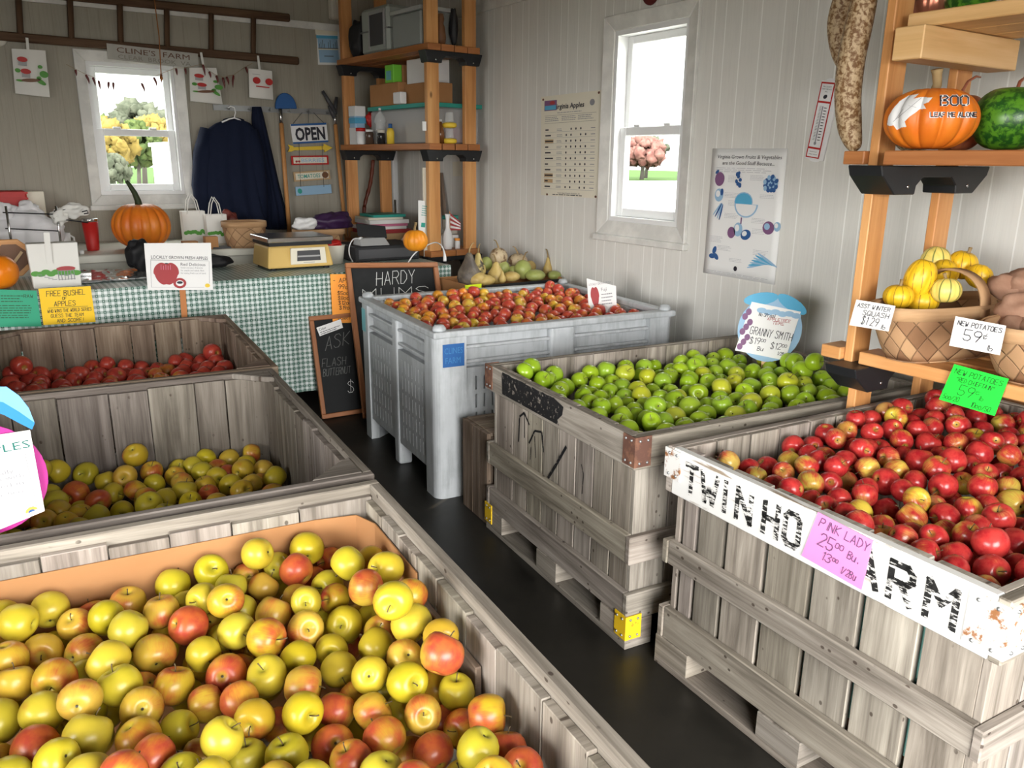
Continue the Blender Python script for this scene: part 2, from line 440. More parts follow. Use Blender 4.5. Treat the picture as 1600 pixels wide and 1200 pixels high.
def panel_wall(name, axis, tone, lines_c, dirt):
    n = NT(name); p = n.pos(); x = n.sep(p)[axis]
    m = n.math('MODULO', n.math('ADD', x, 20.0), .4064); d = None
    for a in (.0, .098, .165, .293, .4064):
        q = n.math('ABSOLUTE', n.math('SUBTRACT', m, a)); d = q if d is None else n.math('MINIMUM', d, q)
    groove = n.step(d, .0042, .0015)
    sc_ = [9, 9, 9]; sc_[axis] = 60; sc_[2] = 2.2
    g = n.noise(n.map(p, tuple(sc_)), 1.0, 6, .65, 1.5); b = n.noise(p, 1.6, 5, .6)
    c = n.ramp(n.math('ADD', n.math('MULTIPLY', g, .55), n.math('MULTIPLY', b, .45)), [(.34, tuple(q * dirt for q in tone)), (.52, tone), (.72, tuple(min(1, q * 1.05) for q in tone))])
    c = n.mix(n.math('MULTIPLY', groove, .8), c, lines_c)
    h = n.math('SUBTRACT', n.math('MULTIPLY', g, .12), groove)
    n.base(c, .55, 0, .3).bump(h, .12, .003); return n.m
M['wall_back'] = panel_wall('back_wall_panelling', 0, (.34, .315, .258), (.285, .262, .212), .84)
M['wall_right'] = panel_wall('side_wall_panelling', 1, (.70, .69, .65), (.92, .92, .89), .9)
n = NT('dark_concrete_floor'); p = n.pos()
a = n.noise(p, 1.7, 6, .6); b = n.noise(p, 14, 4, .6)
cr = n.voro(p, .9, 'Distance', 'DISTANCE_TO_EDGE'); crk = n.math('MULTIPLY', n.step(cr, .006, .001), n.step(n.noise(p, 2.1, 2), .5, .56))
c = n.ramp(n.math('ADD', n.math('MULTIPLY', a, .75), n.math('MULTIPLY', b, .25)), [(.34, (.009, .0085, .007)), (.56, (.018, .0165, .0135)), (.78, (.055, .05, .04))])
n.base(n.mix(n.math('MULTIPLY', crk, .5), c, (.16, .13, .09)), n.math('MULTIPLY_ADD', a, .35, .25), 0, .4).bump(b, .1, .002)
M['floor'] = n.m
M['trim'] = flat('worn_white_paint', (.72, .715, .68), .45, 0, .4, .12)
M['vinyl'] = flat('white_window_vinyl', (.80, .81, .81), .35)
M['ceiling'] = flat('dull_ceiling', (.30, .275, .225), .8)
M['dull_wall'] = flat('plain_wall', (.30, .28, .25), .8)
n = NT('window_glass'); n.n.remove(n.b)
t = n.new('ShaderNodeBsdfTransparent'); t.inputs[0].default_value = (.96, .98, .97, 1); gl = n.new('ShaderNodeBsdfGlossy'); gl.inputs['Roughness'].default_value = .02
lw = n.new('ShaderNodeLayerWeight'); lw.inputs[0].default_value = .5
fac = n.math('MULTIPLY_ADD', n.math('POWER', lw.outputs['Facing'], 4.0), .2, .008); mx = n.new('ShaderNodeMixShader')
n.l(fac, mx.inputs[0]); n.l(t.outputs[0], mx.inputs[1]); n.l(gl.outputs[0], mx.inputs[2]); n.l(mx.outputs[0], n.out.inputs[0])
M['glass'] = n.m
def clear(name, c, a=.45, rough=.25):
    n = NT(name); n.base(c, rough, 0, .5); n.b.inputs['Alpha'].default_value = a; return n.m
# checked cloth
n = NT('green_checked_cloth'); u = n.sep(n.uv()); S = .0138
def stripe(x): return n.math('LESS_THAN', n.math('MODULO', n.math('ADD', n.math('DIVIDE', x, S), 400.0), 2.0), 1.0)
def cell(x): return n.math('SUBTRACT', n.math('FRACT', n.math('ADD', n.math('DIVIDE', x, S), 400.0)), .5)
sa, sb = stripe(u[0]), stripe(u[1]); both = n.math('MULTIPLY', sa, sb); one = n.math('SUBTRACT', n.math('MAXIMUM', sa, sb), both)
r2 = n.math('ADD', n.math('POWER', cell(u[0]), 2.0), n.math('POWER', cell(u[1]), 2.0)); dot = n.math('LESS_THAN', r2, .03)
hatch = n.math('LESS_THAN', n.math('FRACT', n.math('MULTIPLY', n.math('ADD', u[0], u[1]), 160.0)), .5)
c = n.mix(n.math('MULTIPLY', one, n.math('MULTIPLY_ADD', hatch, .25, .45)), (.66, .71, .70), (.035, .15, .10))
c = n.mix(both, c, n.mix(dot, (.008, .085, .05), (.45, .55, .52)))
n.base(c, .32, 0, .5); M['cloth'] = n.m
# plastic of the grey bin
n = NT('grey_bin_plastic'); p = n.coord(); a = n.noise(p, 5, 5, .6); b = n.noise(n.map(p, (30, 30, 4)), 1.0, 4, .6)
n.base(n.mix(n.step(n.math('ADD', n.math('MULTIPLY', a, .5), n.math('MULTIPLY', b, .5)), .42, .66), (.47, .495, .515), (.33, .35, .36)), .42, 0, .4); M['bin_plastic'] = n.m
n = NT('worn_stencil_paint'); uv = n.map(n.pos(), (30, 30, 130)); k = n.noise(uv, 1.0, 5, .7); n.base(n.mix(n.step(k, .50, .56), (.016, .016, .016), (.70, .69, .66)), .6, 0, .3); M['worn_stencil'] = n.m
# cardboard, metals, papers
n = NT('brown_cardboard'); uv = n.coord(); n.base(n.mix(n.noise(uv, 6, 4), (.37, .175, .07), (.46, .24, .105)), .8, 0, .2); M['card'] = n.m
n = NT('rusty_iron'); p = n.coord(); n.base(n.mix(n.step(n.noise(p, 22, 5, .65), .42, .6), (.115, .052, .036), (.21, .10, .06)), .75, .2); M['rust'] = n.m
n = NT('yellow_painted_iron'); p = n.coord(); n.base(n.mix(n.step(n.noise(p, 30, 5, .7), .58, .66), (.78, .50, .015), (.16, .07, .02)), .5, .0); M['yellow_iron'] = n.m
n = NT('white_rusty_plate'); p = n.coord(); n.base(n.mix(n.step(n.noise(p, 26, 5, .7), .52, .62), (.74, .73, .70), (.30, .13, .05)), .5, .1); M['white_iron'] = n.m
n = NT('worn_black_paint'); uv = n.pos(); k = n.noise(uv, 60, 5, .7); n.base(n.mix(n.step(k, .57, .64), (.012, .012, .013), (.25, .22, .19)), .6, 0, .3); M['stencil'] = n.m
M['black_plastic'] = flat('black_bracket_plastic', (.012, .013, .015), .45, 0, .4)
M['black'] = flat('matte_black', (.012, .012, .014), .6)
M['ink'] = flat('black_ink', (.02, .02, .03), .6)
M['grey_ink'] = flat('grey_print', (.25, .25, .27), .7)
M['pale_ink'] = flat('pale_print', (.48, .48, .5), .7)
M['chalk'] = flat('chalk', (.60, .61, .60), .9)
M['faint_chalk'] = flat('smudged_chalk', (.16, .165, .16), .9)
n = NT('slate_board'); p = n.coord(); n.base(n.mix(n.step(n.noise(p, 3.5, 4), .5, .75), (.012, .013, .014), (.035, .037, .037)), .7, 0, .3); M['slate'] = n.m
M['paper'] = flat('white_paper', (.80, .80, .79), .6)
M['cream'] = flat('cream_card', (.74, .70, .58), .6)
M['steel'] = flat('bright_steel', (.6, .6, .6), .25, 1.0)
M['dull_steel'] = flat('dull_steel', (.32, .33, .33), .45, .8)
for k, c in dict(green_paper=(.015, .85, .05), teal_paper=(.025, .36, .20), yellow_paper=(.95, .60, .01), orange_paper=(1.0, .38, .06), pink_paper=(.85, .28, .60), red=(.45, .015, .012), blue=(.02, .10, .30),
                 navy=(.008, .011, .026), white=(.78, .78, .78), teal=(.03, .32, .26), tan=(.50, .34, .18), scale_tan=(.62, .42, .13), purple=(.035, .012, .05), dark_grey=(.06, .06, .065), grey=(.35, .35, .35),
                 pale_blue=(.30, .48, .66), sky_blue=(.09, .38, .60), magenta=(.40, .02, .22), pink=(.60, .18, .30), yellow=(.78, .55, .05), lime=(.70, .85, .02), leaf_green=(.07, .28, .03), dark_green=(.015, .07, .02),
                 violet_print=(.20, .09, .20), blue_print=(.03, .10, .28), sand=(.42, .33, .18), aqua=(.15, .45, .50), rose_print=(.36, .035, .04), brown=(.16, .07, .03), bark=(.11, .045, .022), ivory=(.66, .63, .55)).items():
    M[k] = flat(k, c, .55 if 'paper' in k else .5)
M['bag_paper'] = flat('white_paper_bag', (.74, .73, .69), .7)
M['poly_bag'] = flat('thin_white_plastic', (.78, .77, .79), .4)
M['tote'] = clear('frosted_tote_plastic', (.62, .62, .62), .55, .3)
M['jar'] = clear('clear_jar_plastic', (.75, .78, .78), .3, .1)
M['foil'] = flat('crumpled_clear_plastic', (.5, .52, .53), .12, .6)
M['counter'] = flat('cream_counter_top', (.66, .65, .57), .4, 0, .4, .05)
M['liner'] = flat('aqua_liner', (.27, .58, .52), .6)
# fruit
def apple_skin(name, blush, dark, pat=(.45, .6), stripe=0.0, speck=.25, rough=.3, dots=(.6, .5, .2)):
    n = NT(name); o = n.coord(); oi = n.new('ShaderNodeObjectInfo'); rv = oi.outputs['Random']
    off = n.new('ShaderNodeCombineXYZ'); n.l(n.math('MULTIPLY', rv, 37.0), off.inputs[0]); n.l(n.math('MULTIPLY', rv, 19.0), off.inputs[1])
    ad = n.new('ShaderNodeVectorMath', operation='ADD'); n.l(o, ad.inputs[0]); n.l(off.outputs[0], ad.inputs[1]); q = ad.outputs[0]
    s = n.sep(o); big = n.noise(q, .75, 3, .5)
    ang = n.math('ARCTAN2', s[1], s[0]); cv = n.new('ShaderNodeCombineXYZ'); n.l(n.math('MULTIPLY', ang, 6.0), cv.inputs[0]); n.l(n.math('MULTIPLY', s[2], .8), cv.inputs[2]); n.l(n.math('MULTIPLY', rv, 50.), cv.inputs[1])
    st = n.noise(cv.outputs[0], 2.0, 3, .6)
    f = n.math('ADD', n.math('MULTIPLY', s[0], .28), n.math('ADD', n.math('MULTIPLY', n.math('SUBTRACT', big, .5), 1.6), n.math('MULTIPLY', n.math('SUBTRACT', st, .5), stripe)))
    al = n.math('MULTIPLY_ADD', oi.outputs['Alpha'], 1.5, -.75)
    m = n.step(n.math('ADD', f, al), -.22, .34)
    rr = n.math('SQRT', n.math('ADD', n.math('POWER', s[0], 2.0), n.math('POWER', s[1], 2.0)))
    bl = n.mix(n.step(n.noise(q, 1.8, 4, .6), .35, .7), blush, dark)
    gvar = n.mix(n.noise(q, 1.3, 3), oi.outputs['Color'], n.mix(1.0, oi.outputs['Color'], (.94, .97, .8), 'MULTIPLY'))
    c = n.mix(m, gvar, bl)
    cav = n.math('MULTIPLY', n.step(rr, .34, .10), .75); c = n.mix(cav, c, n.mix(.5, oi.outputs['Color'], (.36, .40, .06)))
    d = n.math('MULTIPLY', n.step(n.voro(q, 11), .09, .05), speck); c = n.mix(d, c, dots)
    cal = n.math('MULTIPLY', n.step(rr, .085, .045), n.math('LESS_THAN', s[2], 0.0)); c = n.mix(cal, c, (.035, .025, .012))
    n.base(c, rough, 0, .45); return n.m
M['golden'] = apple_skin('golden_apple_skin', (.50, .11, .03), (.40, .05, .028), stripe=.35, speck=.35, rough=.33, dots=(.30, .22, .03))
M['pinky'] = apple_skin('pink_apple_skin', (.48, .040, .034), (.34, .012, .018), stripe=.5, speck=.35, rough=.26, dots=(.62, .30, .2))
M['gala'] = apple_skin('blushed_apple_skin', (.52, .09, .04), (.40, .035, .035), stripe=.9, speck=.3, rough=.28, dots=(.62, .34, .16))
M['redap'] = apple_skin('red_apple_skin', (.46, .06, .035), (.34, .03, .025), stripe=.7, speck=.25, rough=.3, dots=(.5, .22, .12))
M['greenap'] = apple_skin('green_apple_skin', (.42, .40, .05), (.40, .34, .06), stripe=.2, speck=.5, rough=.24, dots=(.46, .60, .16))
M['leaf_blue'] = flat('leaf_blue', (.015, .20, .50), .5); M['dark_teal'] = flat('dark_teal', (.01, .13, .11), .6)
M['stem'] = flat('apple_stem', (.11, .075, .035), .7)
def squash_skin(name, a, b, scale=7, thr=.5, w=.1, rough=.4, ob=True, spec=.45):
    n = NT(name); p = n.coord(); f = n.noise(p, scale, 5, .62, .4); n.base(n.mix(n.step(f, thr - w, thr + w), a, b), rough, 0, spec); return n.m
M['pumpkin'] = squash_skin('orange_pumpkin_skin', (.70, .155, .012), (.80, .24, .02), 6, .5, .2, .42)
M['bright_pumpkin'] = squash_skin('bright_orange_skin', (.82, .20, .006), (.88, .28, .01), 6, .5, .2, .3)
M['small_pumpkin'] = squash_skin('soft_orange_skin', (.78, .26, .012), (.84, .34, .02), 6, .5, .2, .45)
M['copper'] = flat('copper_paint', (.50, .19, .12), .28, .65)
M['melon'] = squash_skin('mottled_green_rind', (.012, .075, .010), (.085, .25, .018), 42, .5, .08, .3)
M['long_gourd'] = squash_skin('speckled_tan_rind', (.16, .075, .022), (.50, .37, .22), 75, .5, .10, .6)
M['gourd_green'] = squash_skin('pale_green_rind', (.28, .33, .08), (.46, .48, .17), 7, .5, .2, .4)
M['gourd_tan'] = squash_skin('yellow_tan_rind', (.42, .29, .09), (.56, .42, .15), 9, .5, .2, .45)
M['gourd_mottled'] = squash_skin('blotched_rind', (.03, .02, .012), (.55, .43, .16), 14, .42, .05, .45)
M['gourd_dark'] = squash_skin('grey_brown_rind', (.07, .055, .045), (.20, .165, .12), 9, .5, .15, .5)
M['gourd_lace'] = squash_skin('laced_rind', (.20, .12, .06), (.52, .41, .26), 26, .45, .05, .5)
M['potato'] = squash_skin('dusty_potato_skin', (.29, .155, .10), (.42, .255, .175), 9, .5, .2, .8, spec=.2)
n = NT('striped_squash_skin'); o = n.coord(); s = n.sep(o); ang = n.math('ARCTAN2', s[1], s[0])
l = n.math('ABSOLUTE', n.math('SINE', n.math('MULTIPLY_ADD', n.noise(o, 14, 3), .5, n.math('MULTIPLY', ang, 5.5))))
n.base(n.mix(n.math('MULTIPLY', n.step(l, .24, .08), n.step(n.noise(o, 45, 2), .36, .5)), n.mix(n.noise(o, 9, 3), (.86, .56, .02), (.78, .44, .015)), (.34, .17, .012)), .4); M['squash'] = n.m
n = NT('pale_striped_squash_skin'); o = n.coord(); s = n.sep(o); ang = n.math('ARCTAN2', s[1], s[0])
l = n.math('ABSOLUTE', n.math('SINE', n.math('MULTIPLY_ADD', n.noise(o, 14, 3), .5, n.math('MULTIPLY', ang, 4.5))))
n.base(n.mix(n.step(l, .3, .15), (.84, .66, .16), (.20, .22, .05)), .4); M['pale_squash'] = n.m
M['vine'] = flat('dry_stem', (.36, .25, .12), .8, 0, .2, .3)
M['green_stem'] = flat('dark_green_stem', (.035, .05, .02), .6, 0, .3, .3)
# woven splint: diagonal squares, each strip its own tone
n = NT('woven_splint'); u = n.sep(n.uv()); K = .058
d1 = n.math('DIVIDE', n.math('ADD', u[0], u[1]), K * 1.414); d2 = n.math('DIVIDE', n.math('SUBTRACT', u[0], u[1]), K * 1.414)
f1, f2 = n.math('FLOOR', d1), n.math('FLOOR', d2)
chk = n.math('MODULO', n.math('ABSOLUTE', n.math('ADD', f1, f2)), 2.0)
cid = n.new('ShaderNodeCombineXYZ'); n.l(n.math('MULTIPLY', f1, n.math('GREATER_THAN', chk, .5)), cid.inputs[0]); n.l(n.math('MULTIPLY', f2, n.math('LESS_THAN', chk, .5)), cid.inputs[1])
wnz = n.new('ShaderNodeTexWhiteNoise'); n.l(cid.outputs[0], wnz.inputs['Vector'])
e1 = n.math('MINIMUM', n.math('FRACT', d1), n.math('SUBTRACT', 1.0, n.math('FRACT', d1))); e2 = n.math('MINIMUM', n.math('FRACT', d2), n.math('SUBTRACT', 1.0, n.math('FRACT', d2)))
edge = n.step(n.math('MINIMUM', e1, e2), .06, .0)
g = n.noise(n.map(n.uv(), (30, 30, 1)), 2.0, 4)
c = n.ramp(wnz.outputs[0], [(.0, (.20, .10, .05)), (.45, (.36, .20, .105)), (1.0, (.56, .36, .19))])
c = n.mix(n.math('MULTIPLY', edge, .7), c, (.08, .045, .025)); c = n.mix(n.math('MULTIPLY', g, .3), c, (.32, .19, .1))
hgt = n.math('MULTIPLY', n.math('SUBTRACT', 1.0, edge), n.math('MULTIPLY_ADD', chk, .4, .6))
n.base(c, .7, 0, .25).bump(hgt, .6, .004); M['weave'] = n.m
# outside
n = NT('lawn_grass'); p = n.pos(); n.base(n.mix(n.noise(p, .5, 6), (.016, .036, .006), (.03, .058, .011)), .9, 0, .1); M['lawn'] = n.m
n = NT('white_gravel'); p = n.pos(); n.base(n.mix(n.noise(p, 3, 6), (.34, .33, .30), (.48, .47, .44)), .9, 0, .1); M['pale_gravel'] = n.m
n = NT('dull_gravel'); p = n.pos(); n.base(n.mix(n.noise(p, 3, 6), (.15, .145, .13), (.24, .23, .21)), .9, 0, .1); M['gravel'] = n.m
def leafy(name, a, b):
    n = NT(name); p = n.coord(); n.base(n.mix(n.step(n.noise(p, 1.6, 6, .7), .35, .65), a, b), .9, 0, .1); return n.m
M['tree_yellow'] = leafy('yellow_autumn_leaves', (.07, .05, .012), (.11, .08, .022)); M['tree_green'] = leafy('green_leaves', (.013, .022, .006), (.036, .048, .014))
M['tree_olive'] = leafy('olive_leaves', (.02, .024, .015), (.045, .048, .034)); M['tree_red'] = leafy('red_autumn_leaves', (.07, .028, .024), (.105, .055, .045))
M['tree_bark'] = flat('dark_tree_bark', (.03, .026, .02), .9)
M['fabric'] = None
n = NT('navy_cloth'); p = n.coord(); n.base((.008, .012, .030), .85, 0, .15).bump(n.noise(p, 9, 4), .5, .02); M['fabric'] = n.m
# ------------------------------------------------------------------ the room
WX, BY, CZ = 3.05, 6.45, 2.95      # side wall, back wall, ceiling
LX = -2.3
m = MB(); m.box((LX - .12, FRONT_Y - .12, -.12), (WX + .12, BY + .12, 0)); struct(m, 'floor', M['floor'])
m = MB(); m.box((LX - .12, FRONT_Y - .12, CZ), (WX + .12, BY + .12, CZ + .12)); struct(m, 'ceiling', M['ceiling'])
def holed(name, mat, lo, hi, axis, h0, h1, z0, z1):
    """wall box with one opening; axis is the wall's long direction"""
    m = MB()
    def bx(a0, a1, b0, b1):
        l = list(lo); h = list(hi); l[axis], h[axis], l[2], h[2] = a0, a1, b0, b1; m.box(l, h)
    bx(lo[axis], h0, lo[2], hi[2]); bx(h1, hi[axis], lo[2], hi[2])
    if z0 > lo[2]: bx(h0, h1, lo[2], z0)
    bx(h0, h1, z1, hi[2]); return struct(m, name, mat)
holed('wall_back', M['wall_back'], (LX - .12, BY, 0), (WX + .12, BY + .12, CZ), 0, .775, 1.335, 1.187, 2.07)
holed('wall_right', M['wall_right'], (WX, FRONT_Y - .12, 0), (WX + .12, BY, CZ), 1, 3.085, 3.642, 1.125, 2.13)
holed('wall_front', M['dull_wall'], (LX, FRONT_Y - .12, 0), (WX, FRONT_Y, CZ), 0, OPEN_X0, OPEN_X1, 0, OPEN_Z)
holed('wall_left', M['dull_wall'], (LX - .12, FRONT_Y - .12, 0), (LX, BY, CZ), 1, SIDE_Y0, SIDE_Y1, 0, OPEN_Z)
m = MB(); m.box((LX, BY - .02, 2.405), (WX - .02, BY, 2.455)); struct(m, 'trim_1', M['trim'])
m = MB(); m.box((WX - .02, FRONT_Y, 2.405), (WX, BY, 2.455), axis=1); struct(m, 'trim_2', M['trim'])
m = MB(); m.box((WX - .045, BY - .045, 0), (WX, BY, 2.405), axis=2); struct(m, 'trim_3', M['vinyl'], bevel=.01)

def window(idx, T, w, h, mid, cas):
    """T: axes at the opening's lower left corner on the wall face, z into the room; w, h: opening; mid: height of the meeting rail; cas: casing width"""
    root = tag(link(bpy.data.objects.new('window_%d' % idx, None)), kind='structure'); TM[root] = Matrix()
    def b(m, x0, y0, z0, x1, y1, z1, along):
        c = []
        for k in range(8):
            q = [x1 if k & 1 else x0, y1 if k & 2 else y0, z1 if k & 4 else z0]
            c.append(T @ V(q))
        if along == 'y': c = [c[i] for i in (0, 2, 1, 3, 4, 6, 5, 7)]
        m.hexa(c)
    m = MB()                                                    # casing with mitred corners and a raised outer edge
    def mitre(p):                                               # p: (inner pt pair, outer pt pair)
        (a, bb), (cc, d) = p
        lo = [V((*a, .008)), V((*bb, .008)), V((*cc, .026)), V((*d, .026))]
        c = [T @ V((q.x, q.y, 0)) for q in lo] + [T @ q for q in lo]
        m.hexa(c)
    I = [(0, 0), (w, 0), (w, h), (0, h)]; O = [(-cas, -cas), (w + cas, -cas), (w + cas, h + cas), (-cas, h + cas)]
    for k in range(4): mitre(((I[k], I[(k + 1) % 4]), (O[k], O[(k + 1) % 4])))
    struct(m, 'casing', M['trim'], root, bevel=.004)
    m = MB(); b(m, -cas - .012, -cas - .035, 0, w + cas + .012, -cas, .04, 'x'); struct(m, 'sill', M['trim'], root, bevel=.004)
    m = MB()                                                    # jamb liner
    for x0, y0, x1, y1, al in ((0, 0, .022, h, 'y'), (w - .022, 0, w, h, 'y'), (.022, 0, w - .022, .025, 'x'), (.022, h - .025, w - .022, h, 'x')):
        b(m, x0, y0, -.12, x1, y1, 0, al)
    struct(m, 'jamb', M['vinyl'], root)
    for nm, z, ya, yb, g in (('sash', -.085, mid - .025, h - .025, .042), ('sash', -.055, .025, mid + .02, .048)):
        m = MB(); x0, x1 = .022, w - .022
        b(m, x0, ya, z - .012, x0 + g, yb, z + .014, 'y'); b(m, x1 - g, ya, z - .012, x1, yb, z + .014, 'y')
        b(m, x0 + g, ya, z - .012, x1 - g, ya + g, z + .014, 'x'); b(m, x0 + g, yb - g, z - .012, x1 - g, yb, z + .014, 'x')
        s = struct(m, nm, M['vinyl'], root, bevel=.004)
        m = MB(); b(m, x0 + g, ya + g, z - .002, x1 - g, yb - g, z + .002, 'x'); struct(m, 'pane', M['glass'], s)
    for fx in (.28, .70):
        m = MB(); b(m, w * fx - .025, mid + .02, -.066, w * fx + .025, mid + .034, -.04, 'x'); struct(m, 'sash_lock', M['vinyl'], root, bevel=.004)
    return root
window(1, Matrix(((1, 0, 0, .775), (0, 0, -1, BY), (0, 1, 0, 1.187), (0, 0, 0, 1))), .56, .883, .43, .07)
window(2, Matrix(((0, 0, -1, WX), (-1, 0, 0, 3.642), (0, 1, 0, 1.125), (0, 0, 0, 1))), .557, 1.005, .49, .078)

# outside: lawn, far trees, a white shed
m = MB(); m.box((-30, FRONT_Y - 30, -.5), (40, FRONT_Y - .12, -.02)); o = solo(m, 'gravel_yard', M['gravel'], 'pale gravel yard in front of the open shop', 'yard'); o['kind'] = 'structure'
m = MB(); m.box((-30, FRONT_Y - .12, -.5), (LX - .12, 12, -.02)); o = solo(m, 'gravel_yard', M['gravel'], 'dull gravel yard beside the open bay across the aisle', 'yard'); o['kind'] = 'structure'
m = MB(); m.box((WX + .12, FRONT_Y - .12, -.3), (58, 56, -.20)); o = solo(m, 'gravel_yard', M['pale_gravel'], 'pale gravel yard along the window side of the shop', 'yard'); o['kind'] = 'structure'
m = MB(); m.box((-90, FRONT_Y - .12, -.6), (120, 150, -.25)); o = solo(m, 'lawn', M['lawn'], 'mown green lawn outside behind the shop', 'lawn'); o['kind'] = 'structure'
def tree(x, y, h, r, mat, label, seed, group=None):
    t = thing('autumn_tree', label, 'tree', (x, y, -.25), 0, group)
    m = MB(); m.tube([(x, y, -.25), (x + .1, y, h * .3), (x, y + .1, h * .6)], [r * .09, r * .07, r * .03], 8); m.build('trunk', M['tree_bark'], t)
    m = MB(); R = random.Random(seed)
    for k in range(110):
        a = R.uniform(0, 2 * PI); b = math.asin(R.uniform(-.9, 1)); q = r * R.uniform(.55, .92)
        vs, fs = blob((x + math.cos(a) * math.cos(b) * q, y + math.sin(a) * math.cos(b) * q, h * .66 + math.sin(b) * h * .30), r * R.uniform(.14, .26), lump=.9, seed=seed + k, nu=9, nv=6); m.add(vs, fs, smooth=True)
    m.build('crown', M[mat], t)
for args in ((4.3, 50, 4.2, 1.6, 'tree_olive', 'tall grey-green tree behind the yellow one, seen through the back window', 3),
             (5.0, 38, 2.9, 1.15, 'tree_yellow', 'golden yellow autumn tree seen through the back window', 5),
             (8.6, 52, 4.3, 1.7, 'tree_olive', 'rounded grey-green tree behind the white shed outside', 8),
             (6.9, 43.5, 3.0, 1.2, 'tree_green', 'bushy green tree next to the white shed outside', 11),
             (4.2, 33, 1.5, .8, 'tree_olive', 'low grey shrub at the lawn edge outside the back window', 14),
             (6.4, 60, 4.2, 2.0, 'tree_green', 'wide dark green tree farthest across the lawn outside the back window', 23),
             (8.3, 47, 3.4, 1.3, 'tree_yellow', 'second yellow tree, hidden half behind the bushy green one', 25),
             (56, 62, 3.7, 2.4, 'tree_red', 'red maple beyond the yard, seen through the side window at its open edge', 17),
             (62, 68, 3.9, 2.2, 'tree_olive', 'olive tree between the two red maples beyond the yard', 19),
             (64, 58, 3.7, 2.4, 'tree_red', 'second red maple beyond the yard, next to the window casing', 21)):
    tree(*args)
t = thing('shed', 'white shed standing on the lawn outside the back window', 'shed', (7.5, 36, -.25))
m = MB(); m.box((6.6, 34.5, -.25), (9.6, 37.5, 1.85)); m.build('shed_wall', M['white'], t)
m = MB(); m.box((6.5, 34.4, 1.85), (9.7, 37.6, 2.0)); m.build('roof', M['grey'], t)
m = MB(); m.box((6.59, 34.48, .78), (9.61, 34.5, .84)); m.build('belt_trim', M['grey'], t)
m = MB(); m.box((3.6, 41, -.1), (5.6, 41.2, .55)); solo(m, 'low_wall', M['grey'], 'low grey stone wall far across the lawn', 'wall')
# ------------------------------------------------------------------ wooden apple bins
def shade(a=.82, b=1.12):
    v = rnd.uniform(a, b); return (v, v * rnd.uniform(.97, 1.02), v * rnd.uniform(.94, 1.02))
def strip_planks(L, lo, hi, gap):
    out = []; x = 0.0
    while x < L - .02:
        w = rnd.uniform(lo, hi)
        if L - x - w < lo * .6: w = L - x
        out.append((x, min(L, x + w) - gap * rnd.uniform(.3, 1.0))); x += w
    return out
def wooden_bin(name, label, o, ang, W, D, H, wood_key, pl=(.09, .15), gap=.004, rails=(), top=(.10, .024), drop=0.0, group=None, gusset=False, planks={}, topmat=None):
    """local axes: x to the bin's right, y away, z up; rails: (height of lower edge, depth of board)"""
    B = thing(name, label, 'bin', (o[0], o[1], 0), math.radians(ang), group)
    w = M[wood_key]; th, tt = top; PT = .018
    base = .115
    sides = [('front', 'x', W, 0), ('back', 'x', W, 1), ('left', 'y', D, 0), ('right', 'y', D, 1)]
    for nm, ax, L, far in sides:
        m = MB()
        off = tt; z1 = H - drop
        for x0, x1 in planks.get(nm) or strip_planks(L - 2 * tt - 2 * (PT if ax == 'y' else 0), *pl, gap):
            s = tt + (PT if ax == 'y' else 0)
            zt = z1 - rnd.uniform(0, .012) * (1 if drop else .2)
            if ax == 'x':
                y = off if not far else D - off - PT; c0, c1 = (s + x0, y, base), (s + x1, y + PT, zt)
            else:
                x = off if not far else W - off - PT; c0, c1 = (x, s + x0, base), (x + PT, s + x1, zt)
            m.box(c0, c1, shade(), axis=2)
        m.build('side_wall', w, B, local=True, bevel=.0015)
        for zlo, d, t2 in ((H - th, th, tt),) + tuple((a, b, .022) for a, b in rails):
            m = MB(); is_top = zlo == H - th
            if ax == 'x':
                y0 = (tt - t2) if not far else D - tt; m.box((0, y0, zlo), (W, y0 + t2, zlo + d), shade())
            else:
                x0 = (tt - t2) if not far else W - tt; m.box((x0, .0 + tt, zlo), (x0 + t2, D - tt, zlo + d), shade(), axis=1)
            m.build('top_rail' if is_top else 'side_rail', M[topmat] if (is_top and topmat and nm == 'left') else w, B, local=True, bevel=.003)
    m = MB()
    for x0, x1 in strip_planks(D - 2 * tt, .12, .16, .004): m.box((tt, tt + x0, base - .02), (W - tt, tt + x1, base), shade(.6, .8))
    m.build('floor_board', w, B, local=True)
    for x in (0.0, W / 2 - .05, W - .10):
        for y in (.0, D / 2 - .07, D - .14):
            m = MB(); m.box((x, y, .022), (x + .10, y + .14, base - .02), shade(.75, 1)); m.build('skid_block', w, B, local=True, bevel=.002)
        m = MB(); m.box((x, 0, 0), (x + .10, D, .022), shade(.8, 1.05), axis=1); m.build('skid_board', w, B, local=True, bevel=.002)
    if gusset:
        for x, y, sx, sy in ((tt, tt, 1, 1), (W - tt, tt, -1, 1), (tt, D - tt, 1, -1), (W - tt, D - tt, -1, -1)):
            q = [(x, y), (x + sx * .13, y), (x + sx * .03, y + sy * .10), (x, y + sy * .12)]
            if sx * sy < 0: q = q[::-1]
            m = MB(); m.prism(q, Matrix.Translation((0, 0, H + .001)), .02, tint=shade()); m.build('corner_gusset', w, B, local=True, bevel=.003)
    return B
def plate(B, mat, c0, c1):
    m = MB(); m.box(c0, c1); 
    return m
